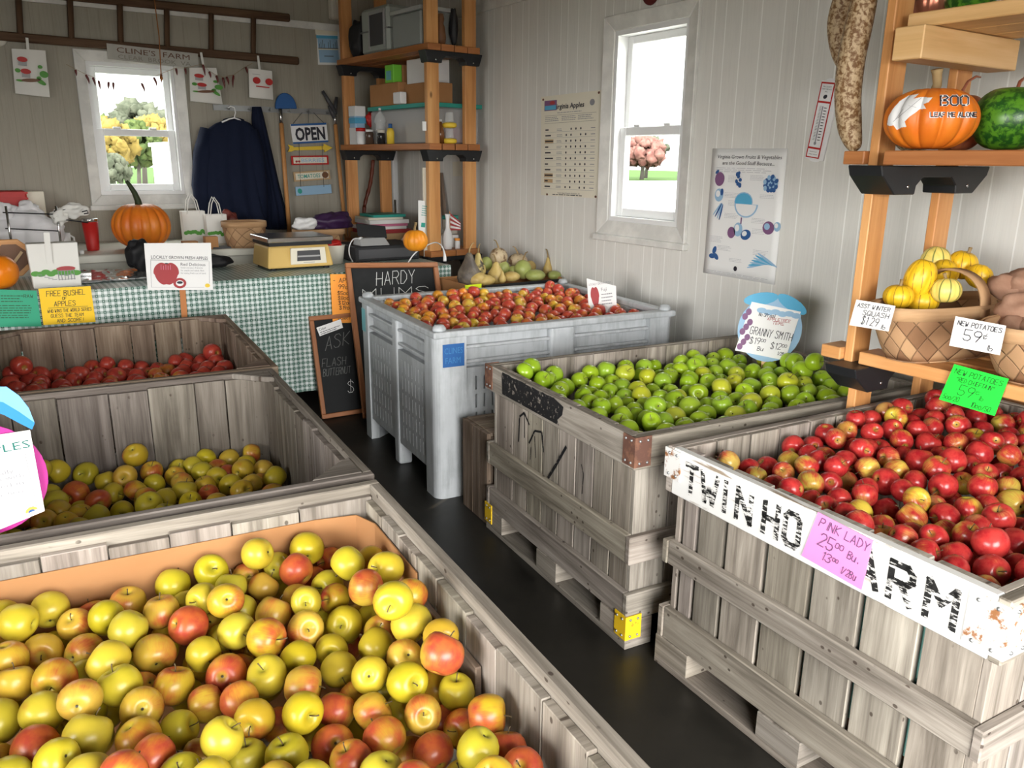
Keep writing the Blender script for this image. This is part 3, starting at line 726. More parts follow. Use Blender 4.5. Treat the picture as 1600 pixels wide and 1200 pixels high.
def corner_plate(B, mat, x, y, sx, sy, z0, z1, w=.055):
    """folded metal plate round a bin's corner at (x, y); sx, sy: inward directions"""
    m = MB(); t = .004
    a, b = sorted((x - sx * t, x + sx * w)); c, d = sorted((y - sy * t, y)); m.box((a, c, z0), (b, d, z1))
    a, b = sorted((x - sx * t, x)); c, d = sorted((y, y + sy * w)); m.box((a, c, z0), (b, d, z1))
    p = m.build('corner_plate', mat, B, local=True)
    m = MB()
    for k in (.25, .75):
        for z in (z0 + .012, z1 - .012):
            vs, fs = blob((x + sx * w * k, y - sy * t, z), .0045, nu=8, nv=5); m.add(vs, fs, smooth=True)
            vs, fs = blob((x - sx * t, y + sy * w * k, z), .0045, nu=8, nv=5); m.add(vs, fs, smooth=True)
    m.build('nail', M['dull_steel'], p, local=True)
    return p
O_NEAR, O_MID, O_FAR = (-.393, .645), (-.273, 1.864 - .09), (-.136, 3.062 - .09)
O_NEAR, O_MID, O_FAR = (-.393, .640), (-.273, 1.858), (-.136, 3.056)
near_bin = wooden_bin('apple_bin', 'weathered wooden bin lined with brown cardboard, full of yellow apples', O_NEAR, -5.3, 1.03, 1.19, .69, 'grey_wood', rails=((.36, .09), (.12, .09)), drop=.022, top=(.10, .026), pl=(.10, .16))
mid_bin = wooden_bin('apple_bin', 'weathered wooden bin half full of yellow apples, between the lined bin and the red-apple bin', O_MID, -5.3, 1.03, 1.185, .69, 'shaded_grey_wood', rails=((.36, .09), (.12, .09)), drop=.012, gusset=True, top=(.10, .024), pl=(.10, .16), gap=.006)
far_bin = wooden_bin('apple_bin', 'brown wooden bin of red apples standing against the checked tablecloth', O_FAR, -5.3, 1.03, 1.185, .69, 'brown_wood', rails=((.36, .09), (.12, .09)), drop=.006, gusset=True, top=(.10, .024), pl=(.10, .16), gap=.009)
# cardboard liner and loose board in the lined bin
m = MB(); zt = .635; zb = .13
P0 = [(.046, .05), (.046, 1.05), (.05, 1.139), (.86, 1.141), (.955, 1.125), (.979, 1.06), (.980, .80)]
for k, ((x0, y0), (x1, y1)) in enumerate(zip(P0[:-1], P0[1:])):
    n = V((y1 - y0, -(x1 - x0), 0)).normalized() * -.003
    a = [V((x0, y0, zb)), V((x1, y1, zb)), V((x0, y0, zt)), V((x1, y1, zt))]
    m.hexa(a + [p + n for p in a])
m.build('cardboard_liner', M['card'], near_bin, local=True)
m = MB(); m.box((.972, .50, .40), (.984, .80, .60), axis=1); m.build('loose_board', M['brown_wood'], near_bin, local=True, bevel=.002)

O_GRN, O_PNK, O_GRY = (1.493, 1.621), (1.474, .586), (1.541, 2.929)
gl = [0, .10, .205, .31, .42, .53, .64, .75, .888]
green_bin = wooden_bin('apple_bin', 'weathered wooden bin of green apples with a black painted patch on its rail', O_GRN, -5.4, 1.28, .97, .69, 'grey_wood', rails=((.285, .09), (.095, .09)), top=(.10, .024), pl=(.09, .16), gap=.005,
                       planks={'left': [(a, b - .007) for a, b in zip(gl[:-1], gl[1:])]})
for x, y, sx, sy, z0, z1, mt in ((0, 0, 1, 1, .60, .692, 'rust'), (0, .97, 1, -1, .60, .692, 'rust'), (0, 0, 1, 1, .035, .115, 'yellow_iron'), (0, .97, 1, -1, .035, .115, 'yellow_iron')):
    corner_plate(green_bin, M[mt], x, y, sx, sy, z0, z1)
m = MB(); R = random.Random(4)                                   # black brushed patch on the rail and paint drips below it
pts = [(.83, .605), (.835, .675)] + [(.83 - k * .012, .690 - R.uniform(0, .004)) for k in range(33)] + [(.42 - R.uniform(0, .03), .675), (.40, .645), (.43, .62), (.42, .604)]
m.prism([(-x, y) for x, y in pts][::1], Matrix(((0, 0, -1, -.0012), (-1, 0, 0, 0), (0, 1, 0, 0), (0, 0, 0, 1))), -.001)
m.build('painted_patch', M['stencil'], green_bin, local=True)
m = MB(); fn = lambda x, y: V((.0225 - .0, x, y))
drip = lambda pl, w: [write_line(m, pl, w)]
def write_line(mb, pl, w, X=.0215):
    for (a, b), (c, d) in zip(pl[:-1], pl[1:]):
        dx, dy = c - a, d - b; L = math.hypot(dx, dy); ox, oy = -dy / L * w / 2, dx / L * w / 2
        mb.add([(X, a - ox, b - oy), (X, c - ox, d - oy), (X, c + ox, d + oy), (X, a + ox, b + oy)], [(0, 1, 2, 3)])
for pl, w in (([(.74, .44), (.735, .54), (.70, .565), (.66, .53)], .008), ([(.66, .46), (.62, .52), (.57, .53), (.555, .46)], .008), ([(.70, .56), (.695, .47)], .005), ([(.65, .40), (.645, .45)], .004),
              ([(.52, .375), (.47, .44), (.42, .51), (.405, .53)], .012), ([(.30, .40), (.295, .47), (.31, .50)], .004), ([(.62, .50), (.61, .42)], .004)): write_line(m, pl, w)
m.build('paint_drips', M['stencil'], green_bin, local=True)

pl_ = [0, .135, .275, .415, .555, .695, .80, .862]
pk = [(a, b - .014) for a, b in zip(pl_[:-1], pl_[1:])]
pink_bin = wooden_bin('apple_bin', 'weathered slatted bin of pink-red apples with a white stencilled top rail', O_PNK, -3.6, 1.30, .95, .69, 'grey_wood', rails=((.335, .072), (.095, .10)), top=(.135, .026), pl=(.11, .15), gap=.008,
                      planks={'left': pk}, topmat='white_board')
corner_plate(pink_bin, M['white_iron'], 0, .95, 1, -1, .60, .685, .06)
corner_plate(pink_bin, M['white_iron'], 0, 0, 1, 1, .57, .68, .075)
m = MB(); m.box((.058, .05, .20), (.061, .90, .545)); m.build('liner', M['liner'], pink_bin, local=True)
m = MB(); T = Matrix(((0, 0, -1, 0), (-1, 0, 0, .95), (0, 1, 0, 0), (0, 0, 0, 1)))   # x along the rail towards the viewer, y up
for s, x, w in (('T', .085, .042), ('W', .145, .062), ('I', .222, .04), ('N', .275, .05), ('H', .365, .045), ('O', .43, .045), ('F', .545, .05), ('A', .630, .055), ('R', .712, .052), ('M', .795, .062)):
    write(m, s, onto(T, .0012), x, .583, .078, .015, width=w * (.25 if s == 'I' else 1) * .62 / .667, slant=0, jit=0)
lt = m.build('stencil_letters', M['worn_stencil'], pink_bin, local=True)

# small dark crate standing between the plastic bin and the green-apple bin
sc_ = thing('wooden_crate', 'small dark old wooden crate between the plastic bin and the green-apple bin', 'crate', (1.597, 2.60, 0), math.radians(-5.4))
m = MB()
for x0, x1 in strip_planks(.24, .055, .085, .004): m.box((0, x0, .0), (.018, x1, .395), shade(.8, 1.1), axis=2)
m.build('side_wall', M['dark_wood'], sc_, local=True, bevel=.002)
m = MB()
for x0, x1 in strip_planks(.30, .09, .12, .003): m.box((.018 + x0, 0, 0), (.018 + x1, .018, .38), shade(.7, 1), axis=2)
m.build('side_wall', M['dark_wood'], sc_, local=True, bevel=.002)
m = MB()
for x0, x1 in strip_planks(.30, .09, .12, .003): m.box((.018 + x0, .222, 0), (.018 + x1, .24, .38), shade(.7, 1), axis=2)
m.build('side_wall', M['dark_wood'], sc_, local=True, bevel=.002)
m = MB()
for x0, x1 in strip_planks(.24, .07, .09, .003): m.box((.019, x0, .381), (.32, x1, .398), shade(.9, 1.2))
m.build('lid_board', M['brown_wood'], sc_, local=True, bevel=.002)

# ------------------------------------------------------------------ grey plastic bin
PB = thing('plastic_bin', 'light grey vented plastic bin full of red and yellow apples', 'bin', (O_GRY[0], O_GRY[1], 0), math.radians(-5.5))
W, D, H = 1.26, 1.03, .755
bp = M['bin_plastic']
def slotted(m, fn, w, h, cols, rows, x_in, y_in, sw, sh, thick=.012):
    """panel w x h with a grid of upright slots cut through"""
    xs = [0]; ys = [0]; px = (w - 2 * x_in) / cols; py = (h - 2 * y_in) / rows
    for c in range(cols): xs += [x_in + (c + .5) * px - sw / 2, x_in + (c + .5) * px + sw / 2]
    for r in range(rows): ys += [y_in + (r + .5) * py - sh / 2, y_in + (r + .5) * py + sh / 2]
    xs.append(w); ys.append(h); nx = len(xs)
    for side in (0, 1):
        vs = [fn(x, y, -thick * side) for y in ys for x in xs]; fs = []
        for j in range(len(ys) - 1):
            for i in range(nx - 1):
                if i % 2 == 1 and j % 2 == 1: continue
                a = j * nx + i; f = (a, a + 1, a + nx + 1, a + nx); fs.append(f if not side else f[::-1])
        m.add(vs, fs)
    for j in range(1, len(ys) - 1, 2):
        for i in range(1, nx - 1, 2):
            q = [(xs[i], ys[j]), (xs[i + 1], ys[j]), (xs[i + 1], ys[j + 1]), (xs[i], ys[j + 1])]
            for a, b in zip(q, q[1:] + q[:1]): m.add([fn(*a, 0), fn(*b, 0), fn(*b, -thick), fn(*a, -thick)], [(3, 2, 1, 0)])
faces = {'front': (lambda x, y, z: V((x, -z + .02, y)), W), 'back': (lambda x, y, z: V((W - x, D + z - .02, y)), W), 'left': (lambda x, y, z: V((-z + .02, D - x, y)), D), 'right': (lambda x, y, z: V((W + z - .02, x, y)), D)}
for nm, (fn, L) in faces.items():
    pil, mid_w = .145 if L > 1.1 else .12, .13 if L > 1.1 else .07
    cw = (L - 2 * pil - mid_w) / 2
    for x0 in (pil, pil + cw + mid_w):
        m = MB(); lo, hi = .115, H - .17
        bulge = lambda x, y, z, x0=x0, fn=fn: fn(x0 + x, lo + y, z + .012)
        slotted(m, bulge, cw, hi - lo, 9 if L > 1.1 else 7, 5, .03, .03, .008 if nm != 'left' else .006, .062)
        for (xa, xb, ya, yb) in ((0, cw, hi - lo, hi - lo), (0, 0, 0, hi - lo), (cw, cw, 0, hi - lo), (0, cw, 0, 0)):
            a, b = (xa, ya), (xb, yb)
            m.add([fn(x0 + a[0], lo + a[1], .012), fn(x0 + b[0], lo + b[1], .012), fn(x0 + b[0], lo + b[1], -.02), fn(x0 + a[0], lo + a[1], -.02)], [(0, 1, 2, 3)])
        m.build('vent_panel', bp, PB, local=True)
        m = MB()                                                  # recessed band and its two ribs under the rim
        c = [fn(x0 + (cw if k & 1 else 0), H - .03 if k & 2 else hi, -.02 if k & 4 else -.012) for k in range(8)]; m.hexa(c)
        for zz in (H - .085, H - .15):
            c = [fn(x0 + (cw if k & 1 else 0), zz + (.014 if k & 2 else 0), -.012 if k & 4 else .012) for k in range(8)]; m.hexa(c)
        m.build('ribbed_band', bp, PB, local=True, bevel=.003)
    for x0 in (pil + cw,):
        m = MB(); c = [fn(x0 + (mid_w if k & 1 else 0), H - .03 if k & 2 else .0, -.05 if k & 4 else .018) for k in range(8)]; m.hexa(c); m.build('centre_leg', bp, PB, local=True, bevel=.012, seg=2)
for x in (0, 1):
    for y in (0, 1):
        px, py = .145, .12
        x0, x1 = (0, px) if not x else (W - px, W); y0, y1 = (0, py) if not y else (D - py, D)
        m = MB(); r = .045
        cx, cy = (x0, y0) if not x and not y else (x1, y0) if x and not y else (x1, y1) if x and y else (x0, y1)
        sx, sy = (1 if not x else -1), (1 if not y else -1)
        pts = [(cx + sx * px, cy), (cx + sx * px, cy + sy * .044), (cx + sx * .044, cy + sy * py), (cx, cy + sy * py)]
        pts += [(cx + sx * (r - r * math.cos(a)), cy + sy * (r - r * math.sin(a))) for a in [PI / 2 * k / 6 for k in range(7)]]
        if sx * sy < 0: pts = pts[::-1]
        m.prism(pts, Matrix.Translation((0, 0, H - .02)), H - .02); m.build('corner_leg', bp, PB, local=True)
        m = MB(); m.lathe([(.03, 0), (.03, .012), (.02, .026), (.0, .028)], Matrix.Translation((x0 + (.035 if not x else px - .035), y0 + (.035 if not y else py - .035), H - .002)), 14); m.build('stacking_knob', bp, PB, local=True)
m = MB()                                                          # rim: closed rectangular ring
def ring(o0, o1, i0, i1, z0, z1):
    q = [(o0[0], o0[1]), (o1[0], o0[1]), (o1[0], o1[1]), (o0[0], o1[1])]; p = [(i0[0], i0[1]), (i1[0], i0[1]), (i1[0], i1[1]), (i0[0], i1[1])]
    vs = [V((*a, z0)) for a in q] + [V((*a, z1)) for a in q] + [V((*a, z1)) for a in p] + [V((*a, z0)) for a in p]; fs = []
    for k in range(4):
        j = (k + 1) % 4
        for a, b in ((0, 4), (4, 8), (8, 12), (12, 0)): fs.append((a + k, a + j, b + j, b + k))
    m.add(vs, fs)
ring((-.006, -.006), (W + .006, D + .006), (.05, .05), (W - .05, D - .05), H - .03, H)
m.build('rim', bp, PB, local=True, bevel=.008, seg=2)
m = MB(); ring((.042, .042), (W - .042, D - .042), (.05, .05), (W - .05, D - .05), .13, H - .03); m.build('inner_wall', bp, PB, local=True)
m = MB(); m.box((.042, .042, .115), (W - .042, D - .042, .13)); m.build('floor_panel', bp, PB, local=True)
T = Matrix(((1, 0, 0, .035), (0, 0, -1, 0), (0, 1, 0, .60), (0, 0, 0, 1)))
m = MB(); rect(m, T, 0, 0, .10, .10, .0010); b_ = m.build('painted_label', M['blue'], PB, local=True)
m = MB(); printed(m, 'CLINES', T, .008, .058, .026, width=.084, lift=.0018); printed(m, 'FARM', T, .012, .016, .026, width=.07, lift=.0018); m.build('lettering', flat('blue_emboss', (.05, .19, .42), .5), b_, local=True)
m = MB(); T = Matrix(((1, 0, 0, .58), (0, 0, -1, 0), (0, 1, 0, .66), (0, 0, 0, 1))); write(m, '1152', onto(T, .0025), .015, 0, .035, .004, width=.09); m.build('moulded_number', bp, PB, local=True)
m = MB(); T = Matrix(((0, 0, -1, 0), (-1, 0, 0, 1.0), (0, 1, 0, .58), (0, 0, 0, 1))); rect(m, T, 0, 0, .06, .12, .0010); m.build('faded_sticker', M['aqua'], PB, local=True)
# ------------------------------------------------------------------ apples: x, y, z, radius in tenths of mm where marked, and look
HEAPS = dict(p.split("=") for p in """near=20,1706,573,409y -35,1651,590,393y -60,1719,578,349y -3,1597,545,397o 57,1643,560,349o 110,1599,580,370y 156,1664,564,386o 139,1529,583,404y 62,1554,545,386o -59,1552,574,388b 8,1437,577,409o 93,1440,581,408y -52,1480,567,349o -81,1408,549,401y -17,1364,569,381y 37,1322,599,374o 99,1361,577,399y 136,1401,528,349o 121,1286,569,392o 171,1461,556,409o -33,1289,556,409b 37,1247,580,409y 104,1210,571,371o 166,1233,545,356y 28,1130,598,355y 141,1077,583,355y -7,1190,596,349y 114,1141,583,349r 51,1483,537,349y -89,1335,522,349o -69,1225,570,349y 68,1078,621,349r 327,1678,582,405y 248,1685,568,409y 205,1571,577,386o 240,1499,573,409r 421,1649,611,396y 313,1496,605,387o 349,1607,570,364y 398,1676,546,349o 417,1609,549,358o 485,1589,580,409r 281,1559,588,349y 258,1613,551,349y 352,1539,550,349y 313,1428,574,381y 400,1482,555,409o 351,1361,582,409b 245,1404,562,354y 181,1345,554,385b 268,1334,550,409r 324,1272,564,393y 219,1278,545,349b 264,1230,563,349r 533,1653,591,409y 468,1670,558,349y 589,1659,542,349r 569,1494,616,395y 633,1521,593,349o 616,1402,632,402y 537,1541,548,385y 463,1524,549,356o 457,1444,583,349y 522,1458,564,349b 552,1357,629,395b 537,1196,685,391y 610,1275,635,349b 511,1380,546,409y 580,1401,528,349y 578,1209,618,409y 431,1377,565,400o 391,1301,560,349y 528,1261,558,380y 458,1311,546,349y 536,1151,594,363o 563,1060,643,409b 596,1127,630,349o 446,1242,549,368y 465,1144,589,358y 507,1084,595,380y 368,1208,566,385o 336,1116,584,368y 397,1132,552,349b 582,1046,569,353y 441,1080,565,356o 578,1121,534,349o 501,1014,578,349o 508,1111,516,349y 451,1174,528,349o 204,1091,608,349y 270,1160,570,363o 316,1183,523,349r 288,1053,569,360y 240,1100,550,349y 364,1062,546,366r 365,984,571,349b 179,1160,535,349o 426,1124,489,349y 170,1019,606,349y 252,994,577,349o 290,941,600,349y 431,1009,568,372b 486,950,558,349b 576,936,595,376b 558,985,546,349o 511,855,618,355y 569,866,582,349b 553,802,601,349r 385,920,588,349y 475,1013,510,349o 572,1060,502,349r 498,884,545,349y 492,782,626,349o 404,857,607,349b 91,1700,536,369b 42,1382,530,370y 535,1612,528,366r 563,1322,547,348b 333,1323,512,351y 193,1530,518,346y 305,1493,530,349y -74,1514,511,348y 47,1309,527,351o 207,1383,499,352y 245,1451,509,350o 129,1505,511,360y 11,1662,511,360y 304,1390,509,370b -19,1420,506,372b 287,1558,516,353o 498,1482,503,367y -58,1716,506,371o 378,1184,480,371y 216,1618,489,365o 471,1665,490,350y 79,1434,488,354y 112,1348,486,366y 367,1469,486,359b 567,1466,497,348o 513,1206,513,361y 337,1542,471,348o 525,1415,472,355r;mid=68,2872,472,391y 118,2926,438,429y 199,2921,412,442y 355,2905,455,458o 304,2805,420,423o 393,2847,403,413o 250,2859,395,391y 257,2747,392,391y 317,2702,404,391o 384,2752,394,391y 156,2810,391,458r 83,2856,385,391y 94,2755,398,391y 206,2677,401,421b 95,2678,395,391o 147,2621,390,391o 185,2541,405,417y 258,2569,392,391y 326,2495,431,433y 381,2551,413,391y 51,2612,398,412o 107,2556,398,391o 39,2941,413,391y 30,2803,401,391y 7,2691,393,391o 488,2898,376,391y 527,2835,400,391y 584,2890,402,391y 662,2876,384,431o 742,2876,393,391o 658,2682,413,402o 734,2695,393,391o 733,2565,407,424y 541,2760,402,391y 604,2819,382,391o 572,2686,401,391y 620,2743,383,391r 463,2706,397,400o 448,2595,410,420y 519,2630,401,391o 512,2548,397,391r 597,2610,393,428y 649,2549,405,391o 700,2629,372,391o 407,2658,370,391y 602,2489,417,391o -82,2560,398,409y -54,2927,418,395o 461,2414,407,414o -84,2667,397,406r 357,2416,420,392y 10,2477,399,413o 132,2477,401,417y 684,2429,407,402o 254,2422,413,399y 336,2625,397,414o -51,2824,408,395y 697,2778,390,402y 446,2504,403,397y 597,2407,408,392y 460,2799,389,392o 521,2470,395,407o 157,2725,358,393y -26,2763,357,415y -31,2623,348,413y -5,2879,367,390y;far=85,3980,575,470r 154,4085,500,456r 68,4144,474,445o 111,4008,492,442r 146,3929,496,438r 53,3825,514,401r 217,4134,473,401r 233,4029,481,401r 305,3988,503,470r 368,4120,498,401r 427,4072,519,401r 385,4014,485,401r 351,3915,491,413r 445,3940,487,454r 504,4076,496,403r 575,4101,473,401r 526,3915,481,401r 582,3972,468,401r 639,4047,469,401r 665,3969,475,431o 718,4026,501,401r 773,4082,495,401r 753,3956,489,404r 714,3853,491,401r 851,4075,480,401r 862,3900,555,470r 858,3818,526,413r 804,3759,517,401r 869,3714,523,403r 892,3961,502,401r 283,4091,478,401r 499,4002,468,401r 786,3884,485,401r 46,4042,530,401r 33,3901,519,401r 266,3912,496,401r 404,3856,480,401o 390,3739,486,399r 599,3738,492,425o 819,3622,519,407r 321,3694,491,419r 512,3744,486,421r 216,3695,500,399r 604,3887,480,410o 109,3722,511,422r 671,3684,504,417o 215,3811,499,421r 679,3773,496,404r 326,3806,487,407r 723,3616,509,420r 504,3826,479,413r 44,3670,506,418r 822,4002,490,399r 772,3688,509,403r 131,3813,503,415r;grey=1753,3831,722,348b 1742,3708,723,348o 1803,3751,724,408o 1770,3569,717,348o 1909,3833,739,349r 1877,3775,720,348r 1917,3712,728,408o 2034,3821,743,348o 2005,3708,732,348y 1782,3485,715,348o 1767,3409,715,381o 1858,3454,722,391r 1926,3476,710,348o 2099,3776,754,348o 2075,3714,731,366r 2166,3791,752,348o 2238,3789,754,387r 2308,3795,735,348y 2161,3723,727,388o 2091,3595,721,408y 1988,3505,714,348r 2225,3669,721,348y 2118,3492,718,361o 2243,3583,721,381r 1979,3355,710,348r 1842,3201,715,348r 1897,3324,709,348r 1830,3288,701,348y 1765,3268,711,348r 1969,3249,704,348r 2020,3299,712,348r 2103,3360,705,348r 1904,3227,701,348y 1909,3143,701,348o 2367,3734,722,348o 2371,3659,724,373r 2275,3488,718,397r 2120,3290,717,395r 2025,3183,708,361r 2130,3194,707,348y 2503,3702,724,348y 2403,3583,718,348o 2264,3372,712,348o 2214,3213,709,348o 2477,3589,721,372r 2349,3389,715,353r 2646,3751,723,348o 2478,3518,719,348r 2372,3299,713,387r 2728,3754,753,348r 2736,3683,738,397r 2659,3684,727,348r 2572,3587,717,348y 2549,3498,724,348o 2663,3570,725,348r 2487,3384,714,348y 2594,3408,717,407r 2614,3517,712,348o 2730,3561,738,348o 2786,3599,728,348r 2728,3495,718,348r 2519,3247,712,371y 2653,3322,715,408r 2415,3234,708,348r 2345,3189,704,348o 2394,3135,707,348r 2461,3112,708,378o 2225,3125,710,348r 2289,3150,703,348o 2624,3175,710,390r 2550,3108,712,364o 2552,3177,700,348r 2042,3443,713,348r 2268,3292,711,346r 1924,3609,722,374o 2249,3026,708,360o 1643,3037,710,361r 1926,3007,706,371o 1718,3179,710,352r 2449,2967,708,351o 2646,3033,710,365r 2015,3037,707,363r 2687,3418,718,365o 1694,3566,717,369y 1743,3085,709,357r 2534,2985,709,361r 1988,3102,705,358r 2104,3067,708,352r 2694,3128,709,345r 2360,3514,718,374y 2014,3599,722,356y 1722,3347,712,362o 1660,3114,709,373o 2755,3319,715,346r 2079,2977,708,373o 1832,3623,720,374r 2554,3761,724,360r 2386,3060,707,355r 2185,3540,720,345r 2178,2980,708,364r 2600,3260,710,362o 2761,3434,720,367r 1663,3244,710,367r 1742,3640,720,347o 2714,3259,713,355o 1877,3544,716,355r 1904,3396,712,371o 1799,3139,709,353y 2164,3417,712,355o 1693,3413,714,356y 2570,3669,722,352r 2293,3695,726,360o 2417,3431,715,368r 2471,3303,710,368o 2549,3346,713,369o 2181,3061,707,352o 2446,3777,723,363y 2163,3618,721,357o 2195,3282,709,354r 2593,2948,707,353o 1891,3071,701,355r 2739,3189,707,355o 2314,3574,717,366r 2483,3043,705,355r 1831,3370,707,374o 2304,3075,702,354r 1960,3787,729,349r 2713,3011,706,348r 1700,3490,711,355y 2474,3188,701,354y 2437,3683,715,356r 2054,3530,698,369y 1712,3774,700,370o;grn=1721,2468,679,434g 1659,2419,684,374g 1825,2460,638,419g 1705,2369,655,374g 1763,2410,638,374g 1829,2385,607,399g 1770,2337,616,374g 1918,2415,614,377g 1991,2438,629,374g 1946,2335,609,374g 2071,2434,630,438g 2170,2430,628,392g 2102,2355,630,424o 2245,2400,628,394g 2318,2418,616,374g 2158,2286,626,377o 2189,2352,612,374g 2176,2215,623,374g 2274,2275,614,378g 2021,2274,606,374g 2030,2199,612,375o 2027,2347,604,374g 1875,2328,590,374g 1838,2187,607,374g 1948,2262,598,374g 1825,2094,612,374g 1959,2189,596,374g 1977,2117,617,403o 2111,2200,591,374g 1879,1939,636,438g 1921,2040,605,374g 1906,2110,588,374g 1768,2198,624,374g 1743,2129,622,374g 1737,1939,625,374g 1807,1956,607,374g 1729,1795,645,374g 2044,2083,604,374g 2139,2132,600,374g 2040,2011,618,374g 1736,2056,627,374g 1854,2259,603,374g 1852,2014,604,374g 1799,1813,631,374g 1792,1885,619,374g 2528,2398,635,374g 2494,2329,634,374g 2427,2289,628,425g 2348,2294,625,374g 2564,2323,612,374g 2700,2375,621,438g 2565,2231,622,438g 2703,2295,615,374g 2620,2370,620,374g 2400,2215,615,387o 2482,2227,610,374g 2642,2229,598,374g 2262,2162,614,374g 2347,2137,612,374g 2187,2036,615,411g 2114,2062,600,374o 2311,2034,615,438o 2424,2073,614,375o 2428,1990,615,438g 2602,2132,620,394g 2739,2180,647,435o 2673,2106,629,376g 2585,2049,630,374g 2536,1992,622,399g 2716,2052,666,387g 2674,1988,682,411g 2631,1918,668,438g 2616,1857,720,391g 2710,1881,630,438g 2657,2034,622,374g 2504,1884,648,420o 2376,1857,625,397o 2452,1824,619,438g 2530,1808,625,374g 2579,1868,633,374o 2256,1910,606,374g 2243,1832,618,438o 2126,1862,622,419g 2038,1930,611,438g 1895,1857,619,399o 2026,1838,612,374g 2136,1936,599,374g 2601,1802,606,374g 2673,1811,620,374g 1978,1980,593,374g 2327,1802,606,374g 1653,2086,622,402g 2180,1700,615,383g 1894,1704,621,390g 2474,1659,626,371g 2402,1614,622,381g 2105,1664,615,394o 1642,2180,622,399g 1665,1992,622,397g 2512,2139,619,385o 1938,1789,615,380g 1634,1801,635,376g 1705,1700,636,399g 2419,1735,621,393g 1671,1884,626,377g 1814,1727,630,371g 2645,1623,631,400g 2437,2379,627,375g 2613,1707,627,397g 2171,1788,616,402g 2697,1741,629,374g 1697,2263,627,387g 2521,1720,627,400g 2274,1647,616,381g 2566,1621,629,376g 1980,1713,614,374g 2337,1705,614,395g 2348,1953,616,381g 2092,1769,614,397o 2244,1742,612,394g 2319,2208,613,377g 1601,1714,629,370o 1862,1779,611,380g 2251,1983,595,371g 2209,2110,593,378g 2364,2361,603,373g 2439,2151,594,380g 2291,2351,589,375g 1655,2326,615,374g 1680,2474,612,377g;pnk=1652,1432,652,375b 1716,1412,626,351r 1785,1403,621,363r 1676,1355,629,351y 1672,1286,629,358r 1749,1322,637,351o 1630,1206,660,351r 1853,1385,630,351y 1812,1295,652,362b 1734,1224,644,390y 1935,1437,644,368r 2011,1425,635,351R 1919,1368,640,351r 1986,1362,624,351o 1880,1311,648,351r 2040,1370,668,358r 2076,1430,659,351r 1865,1243,658,360r 1806,1216,633,351R 2143,1405,664,351o 2208,1421,684,351r 2114,1353,630,351r 2017,1271,672,351r 1912,1237,605,351o 1952,1276,646,351r 2037,1293,599,351r 2003,1235,615,351b 1794,1106,641,351r 1732,1135,631,351R 1656,1117,636,351r 1681,1180,621,351r 1596,991,657,363r 1717,1068,628,351y 1634,1052,644,351r 2276,1417,676,351R 2179,1346,670,356R 2347,1413,689,351o 2309,1351,692,388y 2244,1322,676,351r 2419,1405,694,383r 2393,1345,661,351r 2472,1367,663,351r 2601,1395,700,364r 2540,1350,691,411r 2383,1276,668,359r 2206,1265,664,360b 2267,1220,655,411R 2340,1231,638,351r 2308,1280,675,351r 2147,1293,637,351r 2080,1290,653,351r 2443,1229,678,410b 2511,1281,688,351r 2321,1166,663,372r 2617,1265,663,411R 2621,1181,665,395y 2530,1198,658,351R 2416,1162,661,351y 2385,1096,674,402r 2306,1090,659,411R 2459,1095,664,351o 2554,1130,651,351r 2447,1304,675,351r 2121,1156,650,411r 2164,1090,666,411r 2234,1078,641,351r 2082,1087,658,400b 2025,1166,641,373y 2074,1221,651,351o 1928,1135,639,411R 1952,1205,651,351b 1853,1140,630,351r 2153,1223,637,351r 2006,1099,632,351r 2009,1025,648,411r 2122,1032,628,351b 2092,968,647,391b 2190,1013,644,379r 2296,1018,622,368r 2351,1030,664,351o 2269,948,636,411R 2468,1029,645,351o 2407,997,640,351R 2162,941,638,351y 2618,1106,660,351b 2524,1068,654,351r 2677,1134,682,351r 2709,1190,656,351r 1898,1067,645,351r 2655,1329,660,351r 2713,1261,662,351r 1844,1075,598,384R 1858,1008,649,367y 1789,976,633,401b 1867,938,630,377R 1951,928,632,383y 1939,851,642,411r 2092,890,632,411y 1627,903,650,351r 1704,874,644,356R 1779,842,643,351b 1671,808,632,408b 1604,837,648,351r 1595,769,645,351r 1738,771,665,411R 1897,791,615,386R 1669,730,638,384r 1790,729,611,351R 1706,1000,618,351b 1649,962,621,351o 2023,920,629,351o 1829,784,592,351r 1863,859,633,351r 1795,1026,578,351y 1728,935,619,351r 1808,900,618,351y 2011,823,608,351r 1760,794,596,351r 1739,687,590,351o 1967,772,627,358r 1856,714,627,351R 2071,819,641,351b 2216,893,654,380r 1710,671,650,351r 1570,692,639,348b 2691,1387,669,348r 1608,1315,632,351y 2209,1146,648,351r 1925,999,618,354o 1598,1149,621,357r 1628,685,595,372R 2064,1026,590,364r 2405,1069,607,356r 1787,726,541,363o""".split(";"))
PROF = [(0, .60), (.07, .61), (.16, .70), (.30, .81), (.48, .845), (.68, .77), (.86, .56), (.96, .28), (1, .0), (.975, -.26), (.90, -.50), (.76, -.70), (.58, -.83), (.40, -.88), (.25, -.86), (.13, -.77), (.05, -.72), (0, -.715)]
